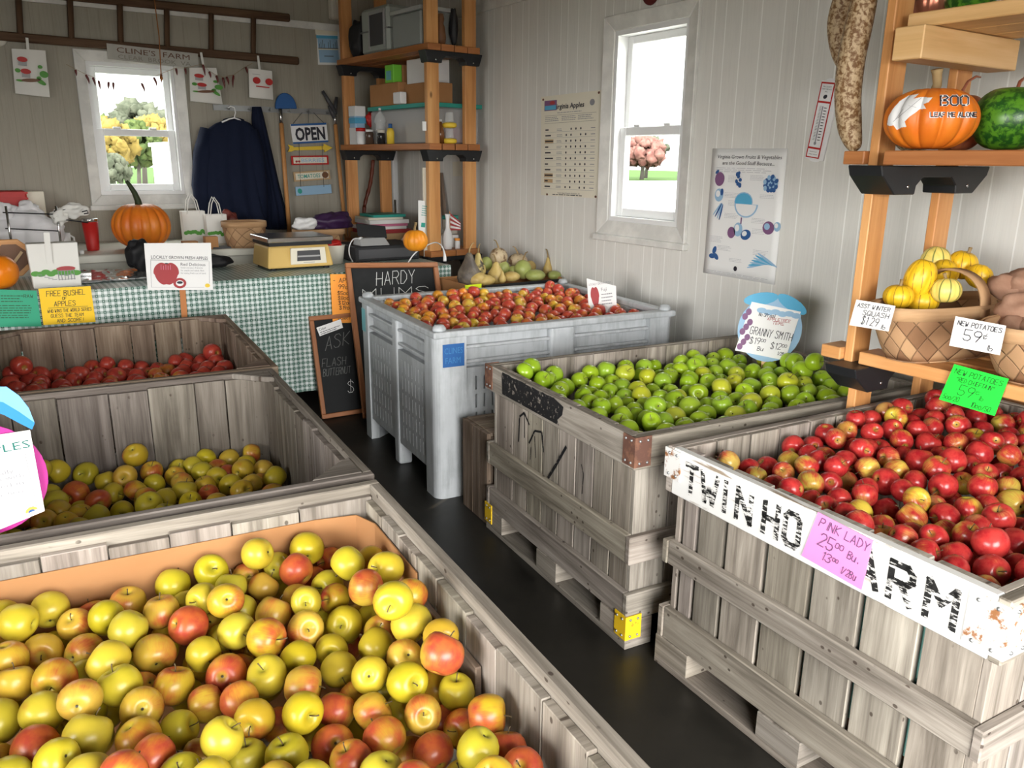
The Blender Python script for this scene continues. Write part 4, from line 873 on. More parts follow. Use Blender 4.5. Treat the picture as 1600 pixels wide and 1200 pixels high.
def apple_mesh(name, mat, seed, tall=1.0, lobes=.0, taper=.0):
    R = random.Random(seed); m = MB(); n = 22; sk = R.uniform(-.10, .10); ph = R.uniform(0, 6)
    prof = PROF[::-1]
    verts = []; faces = []
    ax, ay = R.uniform(-.05, .05), R.uniform(-.05, .05)
    for i, (r, z) in enumerate(prof):
        for k in range(n):
            a = 2 * PI * k / n
            q = r * (1 + lobes * math.cos(5 * a + ph) * max(0, -z) + .035 * math.cos(2 * a + ph) + taper * min(0, z))
            verts.append((q * math.cos(a) + ax * z, q * math.sin(a) + ay * z, z * tall * (1 + sk * math.cos(a) * r)))
    for i in range(len(prof) - 1):
        for k in range(n): faces.append((i * n + k, i * n + (k + 1) % n, (i + 1) * n + (k + 1) % n, (i + 1) * n + k))
    mx = max(V(v).length for v in verts); verts = [tuple(c / mx for c in v) for v in verts]
    m.add(verts, faces, [[(0, 0)] * 4] * len(faces), smooth=True)
    o = m.build(name, mat, local=True, weld=True)
    s = MB(); b = R.uniform(-.12, .12); s.tube([(0, 0, .5 * tall), (b * .3, .02, .72 * tall), (b, .06, .98 * tall), (b * 1.6, .10, 1.08 * tall)], [.030, .026, .028, .042], 6)
    st = s.build('stem', M['stem'], o, local=True)
    return o
ORD = 'first second third fourth fifth sixth seventh eighth ninth tenth eleventh twelfth thirteenth fourteenth fifteenth sixteenth seventeenth eighteenth nineteenth twentieth'.split()
ORD += ['twenty-' + w for w in ORD[:9]]
KINDS = {  # bin: name, material, tall, lobes, taper, place, row reference, group, looks
    'near': ('golden_apple', 'golden', .97, .02, .06, 'lined bin', 'from the cardboard', 'apples in the cardboard-lined bin'),
    'mid': ('golden_apple', 'golden', .97, .02, .06, 'half-full bin', 'from back boards', 'apples in the half-full middle bin'),
    'far': ('red_apple', 'redap', .95, .02, .04, 'red-apple bin', 'from the tablecloth', 'apples in the bin by the tablecloth'),
    'grey': ('blushed_apple', 'gala', .97, .03, .08, 'plastic bin', 'from back rim', 'apples in the grey plastic bin'),
    'grn': ('green_apple', 'greenap', .96, .02, .06, 'green-apple bin', 'from back boards', 'apples in the green-apple bin'),
    'pnk': ('pink_apple', 'pinky', 1.02, .03, .12, 'white-railed bin', 'from back boards', 'apples in the white-railed bin')}
TONE = {'near': {'y': ('yellow', (.54, .42, .028), .14), 'o': ('amber', (.58, .37, .038), .38), 'b': ('blush-sided', (.55, .37, .032), .58), 'r': ('red-cheeked', (.62, .32, .03), .80)},
        'far': {'o': ('orange-red', (.50, .22, .03), .62), 'r': ('red', (.42, .10, .03), .95)},
        'grey': {'y': ('yellow', (.70, .44, .05), .40), 'o': ('orange', (.70, .30, .03), .56), 'b': ('blush-sided', (.68, .36, .05), .62), 'r': ('red', (.60, .22, .05), .88)},
        'grn': {'g': ('green', (.33, .49, .028), .0), 'o': ('yellow-green', (.47, .50, .035), .10)},
        'pnk': {'y': ('yellow-cheeked', (.62, .46, .06), .50), 'o': ('orange-pink', (.66, .36, .09), .58), 'b': ('half-blushed', (.62, .42, .07), .68), 'r': ('pink-red', (.58, .28, .08), .84), 'R': ('deep red', (.42, .05, .03), 1.0)}}
TONE['mid'] = TONE['near']
DY = {'grn': .012, 'pnk': -.015}
ANG = {'near': -5.3, 'mid': -5.3, 'far': -5.3, 'grey': -5.5, 'grn': -5.4, 'pnk': -3.6}
RIGHT_WALL = {'near', 'mid', 'far'}                                # bins whose aisle side is their right side
ra = random.Random(77)
for key, (nm, mt, tall, lob, tap, place, ref, grp) in KINDS.items():
    protos = [apple_mesh(nm, M[mt], 10 * len(key) + s, tall * ra.uniform(.97, 1.03), lob, tap) for s in range(4)]
    rows = []
    for tok in HEAPS[key].split():
        x, y, z, rc = tok.split(','); rows.append((int(x) / 1000, int(y) / 1000 + DY.get(key, 0), int(z) / 1000, int(rc[:-1]) / 10000, rc[-1]))
    a = math.radians(ANG[key])
    def uv_(p): return (p[0] * math.cos(a) + p[1] * math.sin(a), -p[0] * math.sin(a) + p[1] * math.cos(a))
    vmax = max(uv_(p)[1] for p in rows)
    bands = {}
    for p in rows: bands.setdefault(int((vmax - uv_(p)[1]) / .066), []).append(p)
    used = 0
    for bi, b in enumerate(sorted(bands)):
        lst = sorted(bands[b], key=lambda p: uv_(p)[0] * (-1 if key in RIGHT_WALL else 1))
        for k, (x, y, z, r, c) in enumerate(lst):
            src = protos[used % 4]
            if used < 4: o, st = src, src.children[0]
            else:
                o = src.copy(); COL.objects.link(o); st = src.children[0].copy(); COL.objects.link(st); st.parent = o
            if key in ('grey', 'far') and used >= 4: bpy.data.objects.remove(st)
            used += 1
            word, rgb, bl = TONE[key][c]
            q = ra.random()
            tocam = (CAM - V((x, y, z))).normalized()
            d = V((ra.gauss(0, 1), ra.gauss(0, 1), ra.gauss(0, 1))).normalized()
            d = (d + tocam * .55 + V((0, 0, .3))).normalized() if q < .42 else (d - tocam * .8).normalized() if q < .70 else d
            o.location = (x, y, z); o.scale = (r * .97,) * 3
            o.rotation_euler = (d.to_track_quat('Z', 'Y') @ Matrix.Rotation(ra.uniform(0, 6.28), 3, 'Z').to_quaternion()).to_euler()
            v = ra.uniform(.86, 1.12)
            o.color = (min(1, rgb[0] * v * ra.uniform(.94, 1.06)), min(1, rgb[1] * v), rgb[2] * v * ra.uniform(.7, 1.5), min(1, max(0, bl + ra.uniform(-.08, .08))))
            tag(o, '%s apple in the %s, %s row %s, %s from aisle' % (word, place, ORD[bi], ref, ORD[min(k, len(ORD) - 1)]), 'apple', grp)

# green apples lying against the slats, seen through the gaps
ga = math.radians(ANG['grn']); gx = V((math.cos(ga), math.sin(ga), 0)); gy = V((-math.sin(ga), math.cos(ga), 0)); src = bpy.data.objects['green_apple']
for i, v in enumerate((.31, .42, .53)):
    for k in range(5):
        o = src.copy(); COL.objects.link(o); p = V((O_GRN[0], O_GRN[1], 0)) + gx * (.044 + .042) + gy * v
        o.location = (p.x, p.y, .17 + k * .085); o.color = (.40, .55, .03, 0)
        tag(o, 'green apple behind the %s slat gap of the green-apple bin, %s from its floor' % (ORD[i], ORD[k]), 'apple', 'apples behind the slats of the green-apple bin')
# ------------------------------------------------------------------ fruit helpers
def pump_r(a, z, R, Hh, ribs, dep):
    q = max(0.0, 1 - (z / Hh) ** 2) ** .42
    return R * q * (1 - dep * (1 - abs(math.cos(a * ribs / 2))) ** 1.6) if ribs else R * q
def pumpkin(name, mat, c, R, Hh, ribs, dep, label, cat='pumpkin', stem=None, smat='vine', group=None, tilt=0.0, n=60, az=0.0, dip=.12, N=22):
    """c: centre; stem: list of (dx, dy, dz, r) from the top"""
    t = thing(name, label, cat, (c[0], c[1], c[2] - Hh), az, group)
    T = Matrix.Translation((0, 0, Hh)) @ Matrix.Rotation(tilt, 4, 'X')
    m = MB()
    if ribs: n = max(n, ribs * 8)
    vs = []; fs = []
    for i in range(N + 1):
        z = -Hh * math.cos(PI * i / N)
        for k in range(n):
            a = 2 * PI * k / n; r = pump_r(a, z, R, Hh, ribs, dep)
            zz = z - (dip * Hh * math.exp(-(r / R / .28) ** 2) if z > 0 else -dip * .6 * Hh * math.exp(-(r / R / .3) ** 2))
            vs.append(T @ V((r * math.cos(a), r * math.sin(a), zz)))
    for i in range(N):
        for k in range(n): fs.append((i * n + k, i * n + (k + 1) % n, (i + 1) * n + (k + 1) % n, (i + 1) * n + k))
    m.add(vs, fs, smooth=True); m.build('rind', M[mat], t, local=True, weld=True)
    if stem:
        m = MB(); m.tube([T @ V((p[0], p[1], Hh * (1 - dip) + p[2])) for p in stem], [p[3] for p in stem], 8, flat=.85); m.build('stem', M[smat], t, local=True)
    return t
def pump_hit(c, R, Hh, ribs, dep, px, py, lift=.0012):
    d = (at(px, py, Y=CAM.y + 1) - CAM).normalized(); c = V(c)
    def inside(p):
        q = p - c
        return abs(q.z) < Hh and math.hypot(q.x, q.y) < pump_r(math.atan2(q.y, q.x), q.z, R, Hh, ribs, dep)
    t0 = (c - CAM).length - max(R, Hh) * 1.5; t = t0
    for k in range(400):
        if inside(CAM + d * t): break
        t += max(R, Hh) * .01
    a, b = t - max(R, Hh) * .01, t
    for k in range(18):
        mid = (a + b) / 2
        if inside(CAM + d * mid): b = mid
        else: a = mid
    p = CAM + d * a
    return p + (p - c).normalized() * lift
def rodlike(name, mat, path, rad, label, cat, group=None, stem=None, n=14, smat='vine'):
    p0 = V(path[0]); t = thing(name, label, cat, tuple(p0), 0, group)
    m = MB(); m.tube(path, rad, n); m.build('rind', M[mat], t)
    if stem: m = MB(); m.tube(stem[0], stem[1], 7); m.build('stem', M[smat], t)
    return t
def smooth_path(pts, n=24):
    """Catmull-Rom through (x, y, z, r)"""
    out = []; P = [pts[0]] + list(pts) + [pts[-1]]
    for s in range(len(pts) - 1):
        p0, p1, p2, p3 = P[s:s + 4]
        for k in range(n // (len(pts) - 1)):
            u = k / (n // (len(pts) - 1))
            out.append(tuple(.5 * (2 * b + (c - a) * u + (2 * a - 5 * b + 4 * c - d) * u * u + (3 * b - a - 3 * c + d) * u ** 3) for a, b, c, d in zip(p0, p1, p2, p3)))
    out.append(tuple(pts[-1]))
    return [q[:3] for q in out], [max(.001, q[3]) for q in out]
def paper(name, mat, px, label, cat, plane, writes=(), group=None, th=.0015, lift=0.0, inks=('ink',), prints=()):
    """a flat card; px: its corners bl, br, tr, tl in the photograph, on the given plane; writes: (text, x, y, h, stroke, width, ink index) in fractions of the card"""
    bl, br, tr, tl = [at(*p, **plane) for p in px]
    m = MB(); nrm = (br - bl).cross(tl - bl).normalized()
    if nrm.dot(CAM - bl) < 0: nrm = -nrm
    c = [bl, br, tl, tr]; m.hexa([p for p in c] + [p - nrm * th for p in c]); o = tag(m.build(name, mat, bevel=0), label, cat, group)
    def fn(u, v):                                                # bilinear on the card
        return bl * (1 - u) * (1 - v) + br * u * (1 - v) + tr * u * v + tl * (1 - u) * v + nrm * .0012
    W = (br - bl).length; H = (tl - bl).length
    T, w, h = frame(bl, br, tl)
    byk = {}
    for tx, x, y, hh, sw, wd, ik in writes:
        m = byk.setdefault(ik, MB()); write(m, tx, lambda a, b: fn(a / W, b / H), x * W, y * H, hh * H, sw, None if wd is None else wd * W, seed=len(tx) * 7)
    for fnp in prints: fnp(byk, T, W, H)
    for ik, m in byk.items(): m.build('lettering', M[inks[ik]], o)
    return o

# ------------------------------------------------------------------ timber shelf standing against the side wall beside the bins
RS = thing('timber_shelf', 'timber shelf with black brackets holding pumpkins and splint baskets', 'shelf', (2.36, 1.5, 0))
def post(x0, x1, y0, y1, z0, z1, mat='pine', tint=None):
    m = MB(); m.box((x0, y0, z0), (x1, y1, z1), tint or shade(.95, 1.06), axis=2); return m.build('post', M[mat], RS, bevel=.003)
post(2.315, 2.405, 1.487, 1.517, 0, .83); post(2.65, 2.738, 1.466, 1.496, 0, .83)
post(2.315, 2.405, 1.516, 1.546, .78, 2.40); post(2.65, 2.738, 1.495, 1.525, .78, 2.40)
post(2.315, 2.405, .40, .43, 0, 2.40); post(2.65, 2.738, .40, .43, 0, 2.40)
def bracket(par, xs, y0, y1, zt, x_out, drop=.085, lip=.05, holes=True, along='x', fixed=None):
    """black plastic bracket under a shelf; xs: the two post spans"""
    (a0, a1), (b0, b1) = xs; o0, o1 = x_out
    o = [(o0, zt), (o0 + .012, zt - .03), (a0 - .008, zt - drop), (a1 + .008, zt - drop), (a1 + .012, zt - .06), (a1 + .045, zt - .034), (b0 - .045, zt - .034), (b0 - .012, zt - .06), (b0 - .008, zt - drop), (b1 + .008, zt - drop), (o1 - .012, zt - .03), (o1, zt)]
    T = Matrix(((1, 0, 0, 0), (0, 0, -1, y0), (0, 1, 0, 0), (0, 0, 0, 1)))
    m = MB(); m.prism(o, T, y1 - y0); p = m.build('bracket', M['black_plastic'], par, bevel=.003)
    m = MB()
    for x in ((a0 + a1) / 2 + .01, (b0 + b1) / 2 + .01): m.lathe([(.006, 0), (.005, .003), (0, .004)], Matrix.Translation((x, y0, zt - drop * .72)) @ Matrix.Rotation(PI / 2, 4, 'X'), 10)
    m.build('screw', M['steel'], p)
for zt in (1.447, .833): bracket(RS, ((2.315, 2.405), (2.65, 2.738)), 1.440, 1.552, zt, (2.225, 2.83))
for zb, key in ((1.449, 'pine_dark'), (.835, 'pine')):
    for k, x in enumerate((2.25 if zb > 1 else 2.30, 2.40 if zb > 1 else 2.43, 2.56, 2.69)):
        m = MB(); m.box((x, .40 if k else .38, zb), (x + (.125 if zb > 1 and k < 2 else .10), 1.455 if zb > 1 and not k else 1.484, zb + .04), shade(.95, 1.08), axis=1); m.build('shelf_board', M[key], RS, bevel=.003)
    m = MB(); m.box((2.295, 1.548, zb), (2.40, 1.62, zb + .04), axis=1); m.build('shelf_board', M[key], RS, bevel=.003)
m = MB(); m.box((2.275, 1.395, 1.737), (2.80, 1.485, 1.826)); m.build('cross_beam', M['pale_pine'], RS, bevel=.003)
for x in (2.33, 2.48, 2.63):
    m = MB(); m.box((x, .38, 1.828), (x + .14, 1.485, 1.868), axis=1); m.build('top_plank', M['pale_pine'], RS, bevel=.003)

# pumpkins on the upper board
BC = at(1454, 189, X=2.345); BR, BH = 68 * mpp(BC), .0
BC.z = 1.489 + 47.5 * mpp(BC); BH = BC.z - 1.4895
pk = pumpkin('painted_pumpkin', 'pumpkin', BC, BR, BH, 12, .11, 'orange pumpkin painted with a white leaf and BOO, LEAF ME ALONE', n=192, N=56, stem=[(0, 0, -.01, .016), (.004, -.002, .02, .013), (.0, .0, .045, .014), (-.004, .0, .058, .018)])
hit = lambda x, y: pump_hit(BC, BR, BH, 12, .11, x, y)
m = MB(); leaf = [(1387, 195), (1389, 182), (1396, 170), (1407, 158), (1420, 150), (1436, 147), (1428, 154.5), (1440, 152), (1457, 153), (1451, 160), (1443, 163), (1447, 170), (1437, 171), (1431, 176), (1422, 182), (1414, 190), (1417, 198), (1409, 199), (1402, 203), (1397, 196), (1391, 197)]
def inside2(x, y, P):
    c = False
    for (x0, y0), (x1, y1) in zip(P, P[1:] + P[:1]):
        if (y0 > y) != (y1 > y) and x < (x1 - x0) * (y - y0) / (y1 - y0) + x0: c = not c
    return c
_hc = {}
def hit2(i, j):
    if (i, j) not in _hc: _hc[i, j] = pump_hit(BC, BR, BH, 12, .11, 1386 + i * .6, 145 + j * .6, .0016)
    return _hc[i, j]
for i in range(120):
    for j in range(98):
        if inside2(1386.3 + i * .6, 145.3 + j * .6, leaf): m.add([hit2(i + a, j + b) for a, b in ((0, 0), (0, 1), (1, 1), (1, 0))], [(0, 1, 2, 3)], smooth=True)
m.build('painted_leaf', M['white'], pk)
m = MB()
for (a, b) in (((1396, 190), (1440, 153)), ((1412, 170), (1400, 186)), ((1420, 165), (1432, 168)), ((1405, 178), (1412, 192))):
    for k in range(12):
        x0, y0 = a[0] + (b[0] - a[0]) * k / 12, a[1] + (b[1] - a[1]) * k / 12; x1, y1 = a[0] + (b[0] - a[0]) * (k + 1) / 12, a[1] + (b[1] - a[1]) * (k + 1) / 12
        m.add([pump_hit(BC, BR, BH, 12, .11, *q, .0024) for q in ((x0, y0), (x1, y1), (x1 + .5, y1 + .6), (x0 + .5, y0 + .6))], [(0, 1, 2, 3)])
m.build('leaf_veins', M['grey'], pk)
def on_pump(lift): return lambda x, y: pump_hit(BC, BR, BH, 12, .11, x, 1000 - y, lift)
def skewed(s, x, ybase, h, w, width, lift, mb, slant=0.0, rise=0.0):
    R0 = random.Random(1); st, tot = strokes(s); sx = width / tot
    for pl in st:
        pts = [(x + p[0] * sx + slant * p[1] * h, 1000 - ybase + p[1] * h + rise * p[0] * sx) for p in pl]
        for a, b in zip(pts[:-1], pts[1:]):
            L = math.hypot(b[0] - a[0], b[1] - a[1]) or 1; ex, ey = (b[0] - a[0]) / L * w * .4, (b[1] - a[1]) / L * w * .4; ox, oy = -(b[1] - a[1]) / L * w / 2, (b[0] - a[0]) / L * w / 2
            n = max(1, int(L / 3)); f = on_pump(lift)
            for k in range(n):
                p, q = [(a[0] + (b[0] - a[0]) * u / n, a[1] + (b[1] - a[1]) * u / n) for u in (k, k + 1)]
                m_ = [(p[0] - ex - ox, p[1] - ey - oy), (q[0] + ex - ox, q[1] + ey - oy), (q[0] + ex + ox, q[1] + ey + oy), (p[0] - ex + ox, p[1] - ey + oy)]
                mb.add([f(*c) for c in m_], [(0, 1, 2, 3)])
m = MB(); skewed('BOO', 1470, 164.5, 14, 3.4, 42, .0022, m); m.build('painted_lettering', M['white'], pk)
m = MB(); skewed('BOO', 1469.4, 165, 14, 2.0, 42, .0030, m); skewed('LEAF ME ALONE', 1454.5, 182.5, 6.5, 1.3, 70, .0030, m); m.build('painted_lettering', M['ink'], pk)
m = MB(); skewed('LEAF ME ALONE', 1453.5, 183, 7, 2.4, 70, .0022, m); m.build('painted_lettering', M['white'], pk)

MC = at(1578, 184, X=2.54); MR = 55 * mpp(MC); MH = 49 * mpp(MC); MC.z = 1.4895 + MH
pumpkin('round_gourd', 'melon', MC, MR, MH, 0, 0, 'dark green mottled melon-like gourd beside the BOO pumpkin', 'gourd')
CC = at(1507, 142, X=2.56); CR = 40 * mpp(CC); CH = .085; CC.z = 1.4895 + CH
pumpkin('copper_pumpkin', 'copper', CC, CR, CH, 10, .04, 'metallic copper painted pumpkin behind the BOO pumpkin', stem=[(0, 0, -.01, .007), (.0, .005, .02, .005), (.012, .0, .045, .0045), (.035, -.01, .06, .004), (.05, -.015, .058, .003)], smat='copper')
CC = at(1590, 150, X=2.80); CR = 44 * mpp(CC); CC.z = 1.4895 + .085
pumpkin('squat_pumpkin', 'gourd_tan', CC, CR, .085, 10, .06, 'tan pumpkin with curved stem behind the green mottled gourd', stem=[(0, 0, -.01, .008), (-.01, .0, .03, .006), (.0, .0, .055, .006), (.03, .0, .07, .005)], smat='copper')
CC = at(1436, 165, X=2.70); CC.z = 1.4895 + .075
pumpkin('dry_gourd', 'long_gourd', CC, 34 * mpp(CC), .075, 0, 0, 'speckled dry round gourd in the gap behind the shelf post', 'gourd')
for px_, key, lab in ((1456, 'copper', 'reddish pumpkin just visible on the top plank by the post'), (1515, 'melon', 'green gourd just visible on the top plank')):
    CC = at(px_, 8, X=2.55); CC.z = 1.868 + .062
    pumpkin('top_pumpkin' if key == 'copper' else 'top_gourd', key, CC, .07, .062, 10 if key == 'copper' else 0, .05, lab, 'pumpkin' if key == 'copper' else 'gourd')
# two long gourds leaning at the shelf end
def px_path(pts, X):
    out = []
    for x, y, r in pts: p = at(x, y, X=X); out.append((p.x, p.y, p.z, r * mpp(p)))
    return out
p, r = smooth_path(px_path([(1347, 262, 4), (1346, 240, 12), (1341, 200, 18), (1338, 150, 20), (1344, 90, 21), (1355, 40, 21), (1366, -10, 19), (1376, -60, 13), (1382, -100, 5)], 2.36), 48)
dz = 1.4905 - p[0][2]
p = [(q[0], q[1] + .03, q[2] + dz * max(0, 1 - k / 12)) for k, q in enumerate(p)]
rodlike('long_gourd', 'long_gourd', p, r, 'long straight speckled gourd standing upright against the shelf post', 'gourd')
p, r = smooth_path(px_path([(1326, 128, 3), (1323, 112, 9), (1313, 80, 14), (1310, 40, 17), (1319, 5, 19), (1334, -35, 18), (1347, -80, 12), (1352, -120, 5)], 2.50), 48)
rodlike('long_gourd', 'long_gourd', p, r, 'long curved speckled gourd hanging beside the straight one', 'gourd')
m = MB(); q = V(p[-1]); m.tube([q, (q.x, q.y + .01, 2.6), (q.x, q.y, CZ)], .003, 6); solo(m, 'twine', M['vine'], 'thin twine holding the long curved gourd from the ceiling', 'twine')

# ------------------------------------------------------------------ splint baskets on the lower board
def basket(c, a, b, zb, zr, rot, label, handle=True, flare=1.22, tilt=0.0):
    t = thing('splint_basket', label, 'basket', (c[0], c[1], zb), rot)
    def ell(u, s):
        th = 2 * PI * u; e = 2.6
        x = math.copysign(abs(math.cos(th)) ** (2 / e), math.cos(th)); y = math.copysign(abs(math.sin(th)) ** (2 / e), math.sin(th))
        return x * a * s, y * b * s
    h = zr - zb; per = 2 * PI * math.sqrt((a * a + b * b) / 2)
    m = MB(); N = 64; Kz = 8
    vs = []; fs = []; uvs = []
    for j in range(Kz + 1):
        v = j / Kz; s = .82 + (flare - .82) * .82 * v ** .8
        for i in range(N + 1):
            x, y = ell(i / N, s); vs.append((x, y, .004 + v * h * .97))
    for j in range(Kz):
        for i in range(N):
            q = j * (N + 1) + i; fs.append((q, q + 1, q + N + 2, q + N + 1)); uvs.append([(per * i / N, h * j / Kz), (per * (i + 1) / N, h * j / Kz), (per * (i + 1) / N, h * (j + 1) / Kz), (per * i / N, h * (j + 1) / Kz)])
    m.add(vs, fs, uvs, smooth=True)
    nb = [ell(i / N, .82) for i in range(N)]
    m.add([(x, y, .004) for x, y in nb], [tuple(range(N))], [[(x, y) for x, y in nb]])
    m.build('woven_body', M['weave'], t, local=True, solid=.004)
    s1 = .82 + (flare - .82) * .82
    for s_, nm, z0, z1 in ((s1 + .012, 'rim_band', h - .034, h + .004), (s1 - .03, 'rim_band', h - .030, h + .002)):
        m = MB(); vs = []; fs = []; uvs = []
        for i in range(N + 1):
            x, y = ell(i / N, s_)
            for z in (z0, z1): vs.append((x, y, z))
        for i in range(N): fs.append((2 * i, 2 * i + 2, 2 * i + 3, 2 * i + 1)); uvs.append([(per * i / N, 0), (per * (i + 1) / N, 0), (per * (i + 1) / N, .04), (per * i / N, .04)])
        m.add(vs, fs, uvs, smooth=True); m.build(nm, M['splint'], t, local=True, solid=.005)
    if handle:
        m = MB(); path = []; H = .13
        for k in range(21):
            th = PI * k / 20; path.append((0.0, -math.cos(th) * b * (s1 + .02), h - .03 + math.sin(th) ** .7 * H))
        vs = []; fs = []; w = .021
        for p_ in path: vs += [(p_[0] - w, p_[1], p_[2]), (p_[0] + w, p_[1], p_[2])]
        for k in range(20): fs.append((2 * k, 2 * k + 1, 2 * k + 3, 2 * k + 2))
        m.add(vs, fs, [[(k * .02, 0), (k * .02, .034), (k * .02 + .02, .034), (k * .02 + .02, 0)] for k in range(20)], smooth=True)
        m.build('handle', M['splint'], t, local=True, solid=.006)
    return t
B1 = basket((2.50, 1.325), .27, .10, .876, 1.045, math.radians(-8), 'splint basket of yellow winter squash next to the shelf post')
B2 = basket((2.54, 1.00), .27, .115, .876, 1.035, math.radians(-8), 'splint basket of dusty potatoes beside the squash basket', handle=False)
SQ = [((1404, 463), 2.33, 23, .80, 'squash', 9, 'orange-yellow ribbed squash at the basket end by the post'), ((1440, 470), 2.43, 26, .72, 'squash', 9, 'low yellow ribbed squash with a grey stem by the basket rim'),
      ((1478, 454), 2.44, 23, .85, 'pale_squash', 9, 'pale striped round squash at the front rim'.replace('front rim', 'outer rim')), ((1437, 435), 2.41, 23, 1.35, 'squash', 9, 'upright oblong yellow squash in the middle of the basket'),
      ((1474, 428), 2.585, 22, 1.2, 'squash', 9, 'oblong yellow squash lying under the basket handle'), ((1503, 414), 2.66, 23, .95, 'squash', 9, 'round bright yellow squash beyond the basket handle'),
      ((1530, 432), 2.62, 21, .75, 'squash', 9, 'yellow squash by the far rim next to the potatoes'), ((1462, 407), 2.60, 22, .95, 'pale_squash', 9, 'pale cream squash with dark stripes against the wall side'),
      ((1402, 482), 2.42, 16, .8, 'squash', 9, 'small yellow squash tucked behind the price card')]
for k, ((x, y), X_, r, asp, key, ribs, lab) in enumerate(SQ):
    c = at(x, y, X=X_); q = r * mpp(c)
    pumpkin('winter_squash', key, c, q, q * asp, ribs, .05, lab, 'squash', stem=[(0, 0, -.006, .006), (.004, .0, .008, .005), (.008, .002, .018, .006)] if k in (0, 1, 2, 5) else None, smat='vine', group='winter squash in the splint basket', tilt=(0, .1, .2, -.25, 1.1, .3, .9, 1.2, .2)[k], az=k * 1.3, dip=.1)
PT_ = [((1573, 448), 2.58, 24, 'pinkish potato at the top of the heap beside the squash'), ((1601, 442), 2.60, 25, 'topmost dusty potato cut by the frame edge'), ((1588, 484), 2.46, 26, 'large dusty potato at the outer rim'), ((1560, 506), 2.44, 17, 'small potato low behind the potato card'),
       ((1584, 510), 2.42, 18, 'pale potato half hidden by the rim'), ((1618, 480), 2.50, 24, 'potato further along the basket'), ((1610, 512), 2.43, 20, 'low potato further along the rim')]
for k, ((x, y), X_, r, lab) in enumerate(PT_):
    c = at(x, y, X=X_); q = r * mpp(c); m = MB()
    vs, fs = blob(c, q, 1.25 if k % 2 else 1.0, 1.2, .88, .28, k * 3 + 1, 22, 14); m.add(vs, fs, smooth=True); solo(m, 'potato', M['potato'], lab, 'potato', 'potatoes in the splint basket')
# price cards
paper('price_card', M['paper'], [(1327, 508), (1388, 518), (1399, 478), (1338, 468)], 'white card reading acorn winter squash 1.29 lb on the squash basket', 'price card', dict(X=2.165),
      [("ASST WINTER", .08, .74, .15, .0016, .82, 0), ("SQUASH", .26, .48, .18, .0016, .66, 0), ("$1 29", .28, .12, .30, .0018, .42, 0), ("lb", .78, .06, .16, .0014, .13, 0)])
paper('price_card', M['paper'], [(1483, 540), (1562, 555), (1572, 509), (1493, 494)], 'white card reading new potatoes 59 cents lb on the potato basket', 'price card', dict(X=2.20),
      [("NEW POTATOES", .08, .74, .15, .0018, .86, 0), ("59", .24, .28, .36, .0022, .34, 0), ("c", .63, .44, .20, .0016, .07, 0), ("/", .635, .42, .20, .0012, .05, 0), ("lb", .72, .08, .18, .0016, .13, 0)])
paper('price_card', M['green_paper'], [(1467, 624), (1554, 650), (1576, 592), (1491, 569)], 'bright green card reading new potatoes red chieftain 59 cents hung from the board', 'price card', dict(X=2.288),
      [("NEW POTATOES", .07, .78, .13, .0016, .86, 0), ('"RED CHIEFTAIN"', .14, .60, .11, .0014, .70, 0), ("59", .26, .27, .27, .0018, .27, 0), ("c", .57, .40, .15, .0014, .06, 0), ("lb", .64, .28, .11, .0013, .09, 0), ("5oo/20#", .05, .07, .13, .0014, .32, 0), ("10oo/50#", .56, .05, .13, .0014, .38, 0)], inks=('dark_green',))
pnk = at(1300, 860, P=(O_PNK[0], O_PNK[1], .6), N=(math.cos(math.radians(-3.6)), math.sin(math.radians(-3.6)), 0))
pn = V((-math.cos(math.radians(-3.6)), -math.sin(math.radians(-3.6)), 0))
paper('price_card', M['pink_paper'], [(1252, 868), (1346, 922), (1364, 845), (1278, 800)], 'pink card reading Pink Lady 25 bu 13 half bu on the white rail', 'price card', dict(P=V((O_PNK[0], O_PNK[1], .6)) + pn * .003, N=pn),
      [("PINK LADY", .10, .76, .17, .0026, .86, 0), ("25", .18, .40, .26, .003, .24, 0), ("00", .46, .52, .10, .0022, .13, 0), ("Bu.", .68, .44, .15, .0022, .18, 0), ("13", .30, .16, .17, .0024, .15, 0), ("00", .48, .24, .07, .002, .09, 0), ("1/2Bu", .64, .10, .14, .002, .24, 0)], inks=('violet_print',))
# cardboard carton under the lower board, against the wall
m = MB(); m.box((2.87, .62, 0), (3.03, 1.43, .74)); solo(m, 'carton', M['card'], 'plain brown cardboard carton under the lower shelf board', 'carton', bevel=.004)

# ------------------------------------------------------------------ things on the side wall
def wall_card(name, px, label, cat, X=WX - .003): return None
# chart of apple varieties
X1 = WX - .002
bl, br, tr, tl = [at(*p, X=X1) for p in ((845.5, 305), (934, 310), (941.5, 140.5), (846, 151.5))]
m = MB(); m.hexa([bl, br, tl, tr] + [p + V((-.002, 0, 0)) for p in (bl, br, tl, tr)]); ch = solo(m, 'variety_chart', M['cream'], 'cream Virginia Apples chart with rows of apple marks beside the side window', 'poster')
T, W, H = frame(bl, br, tl); T = Matrix.Translation((-.002, 0, 0)) @ T
K = {k: MB() for k in ('ink', 'grey_ink', 'sky_blue', 'violet_print', 'rust', 'tan', 'rose_print')}
rect(K['violet_print'], T, .045 * W, .855 * H, .27 * W, .955 * H, .001); rect(K['sky_blue'], T, .055 * W, .863 * H, .26 * W, .905 * H, .0016); disc(K['rose_print'], T, .19 * W, .93 * H, .05 * W, .018 * H, .0017)
printed(K['ink'], 'irginia Apples', T, .27 * W, .865 * H, .048 * H, .47 * W, lift=.0015, shear=.1, bold=.02)
disc(K['grey_ink'], T, .87 * W, .90 * H, .04 * W, .03 * H, .001); lines(K['grey_ink'], T, .28 * W, .72 * W, .825 * H, 1, 0, .006 * H, 3)
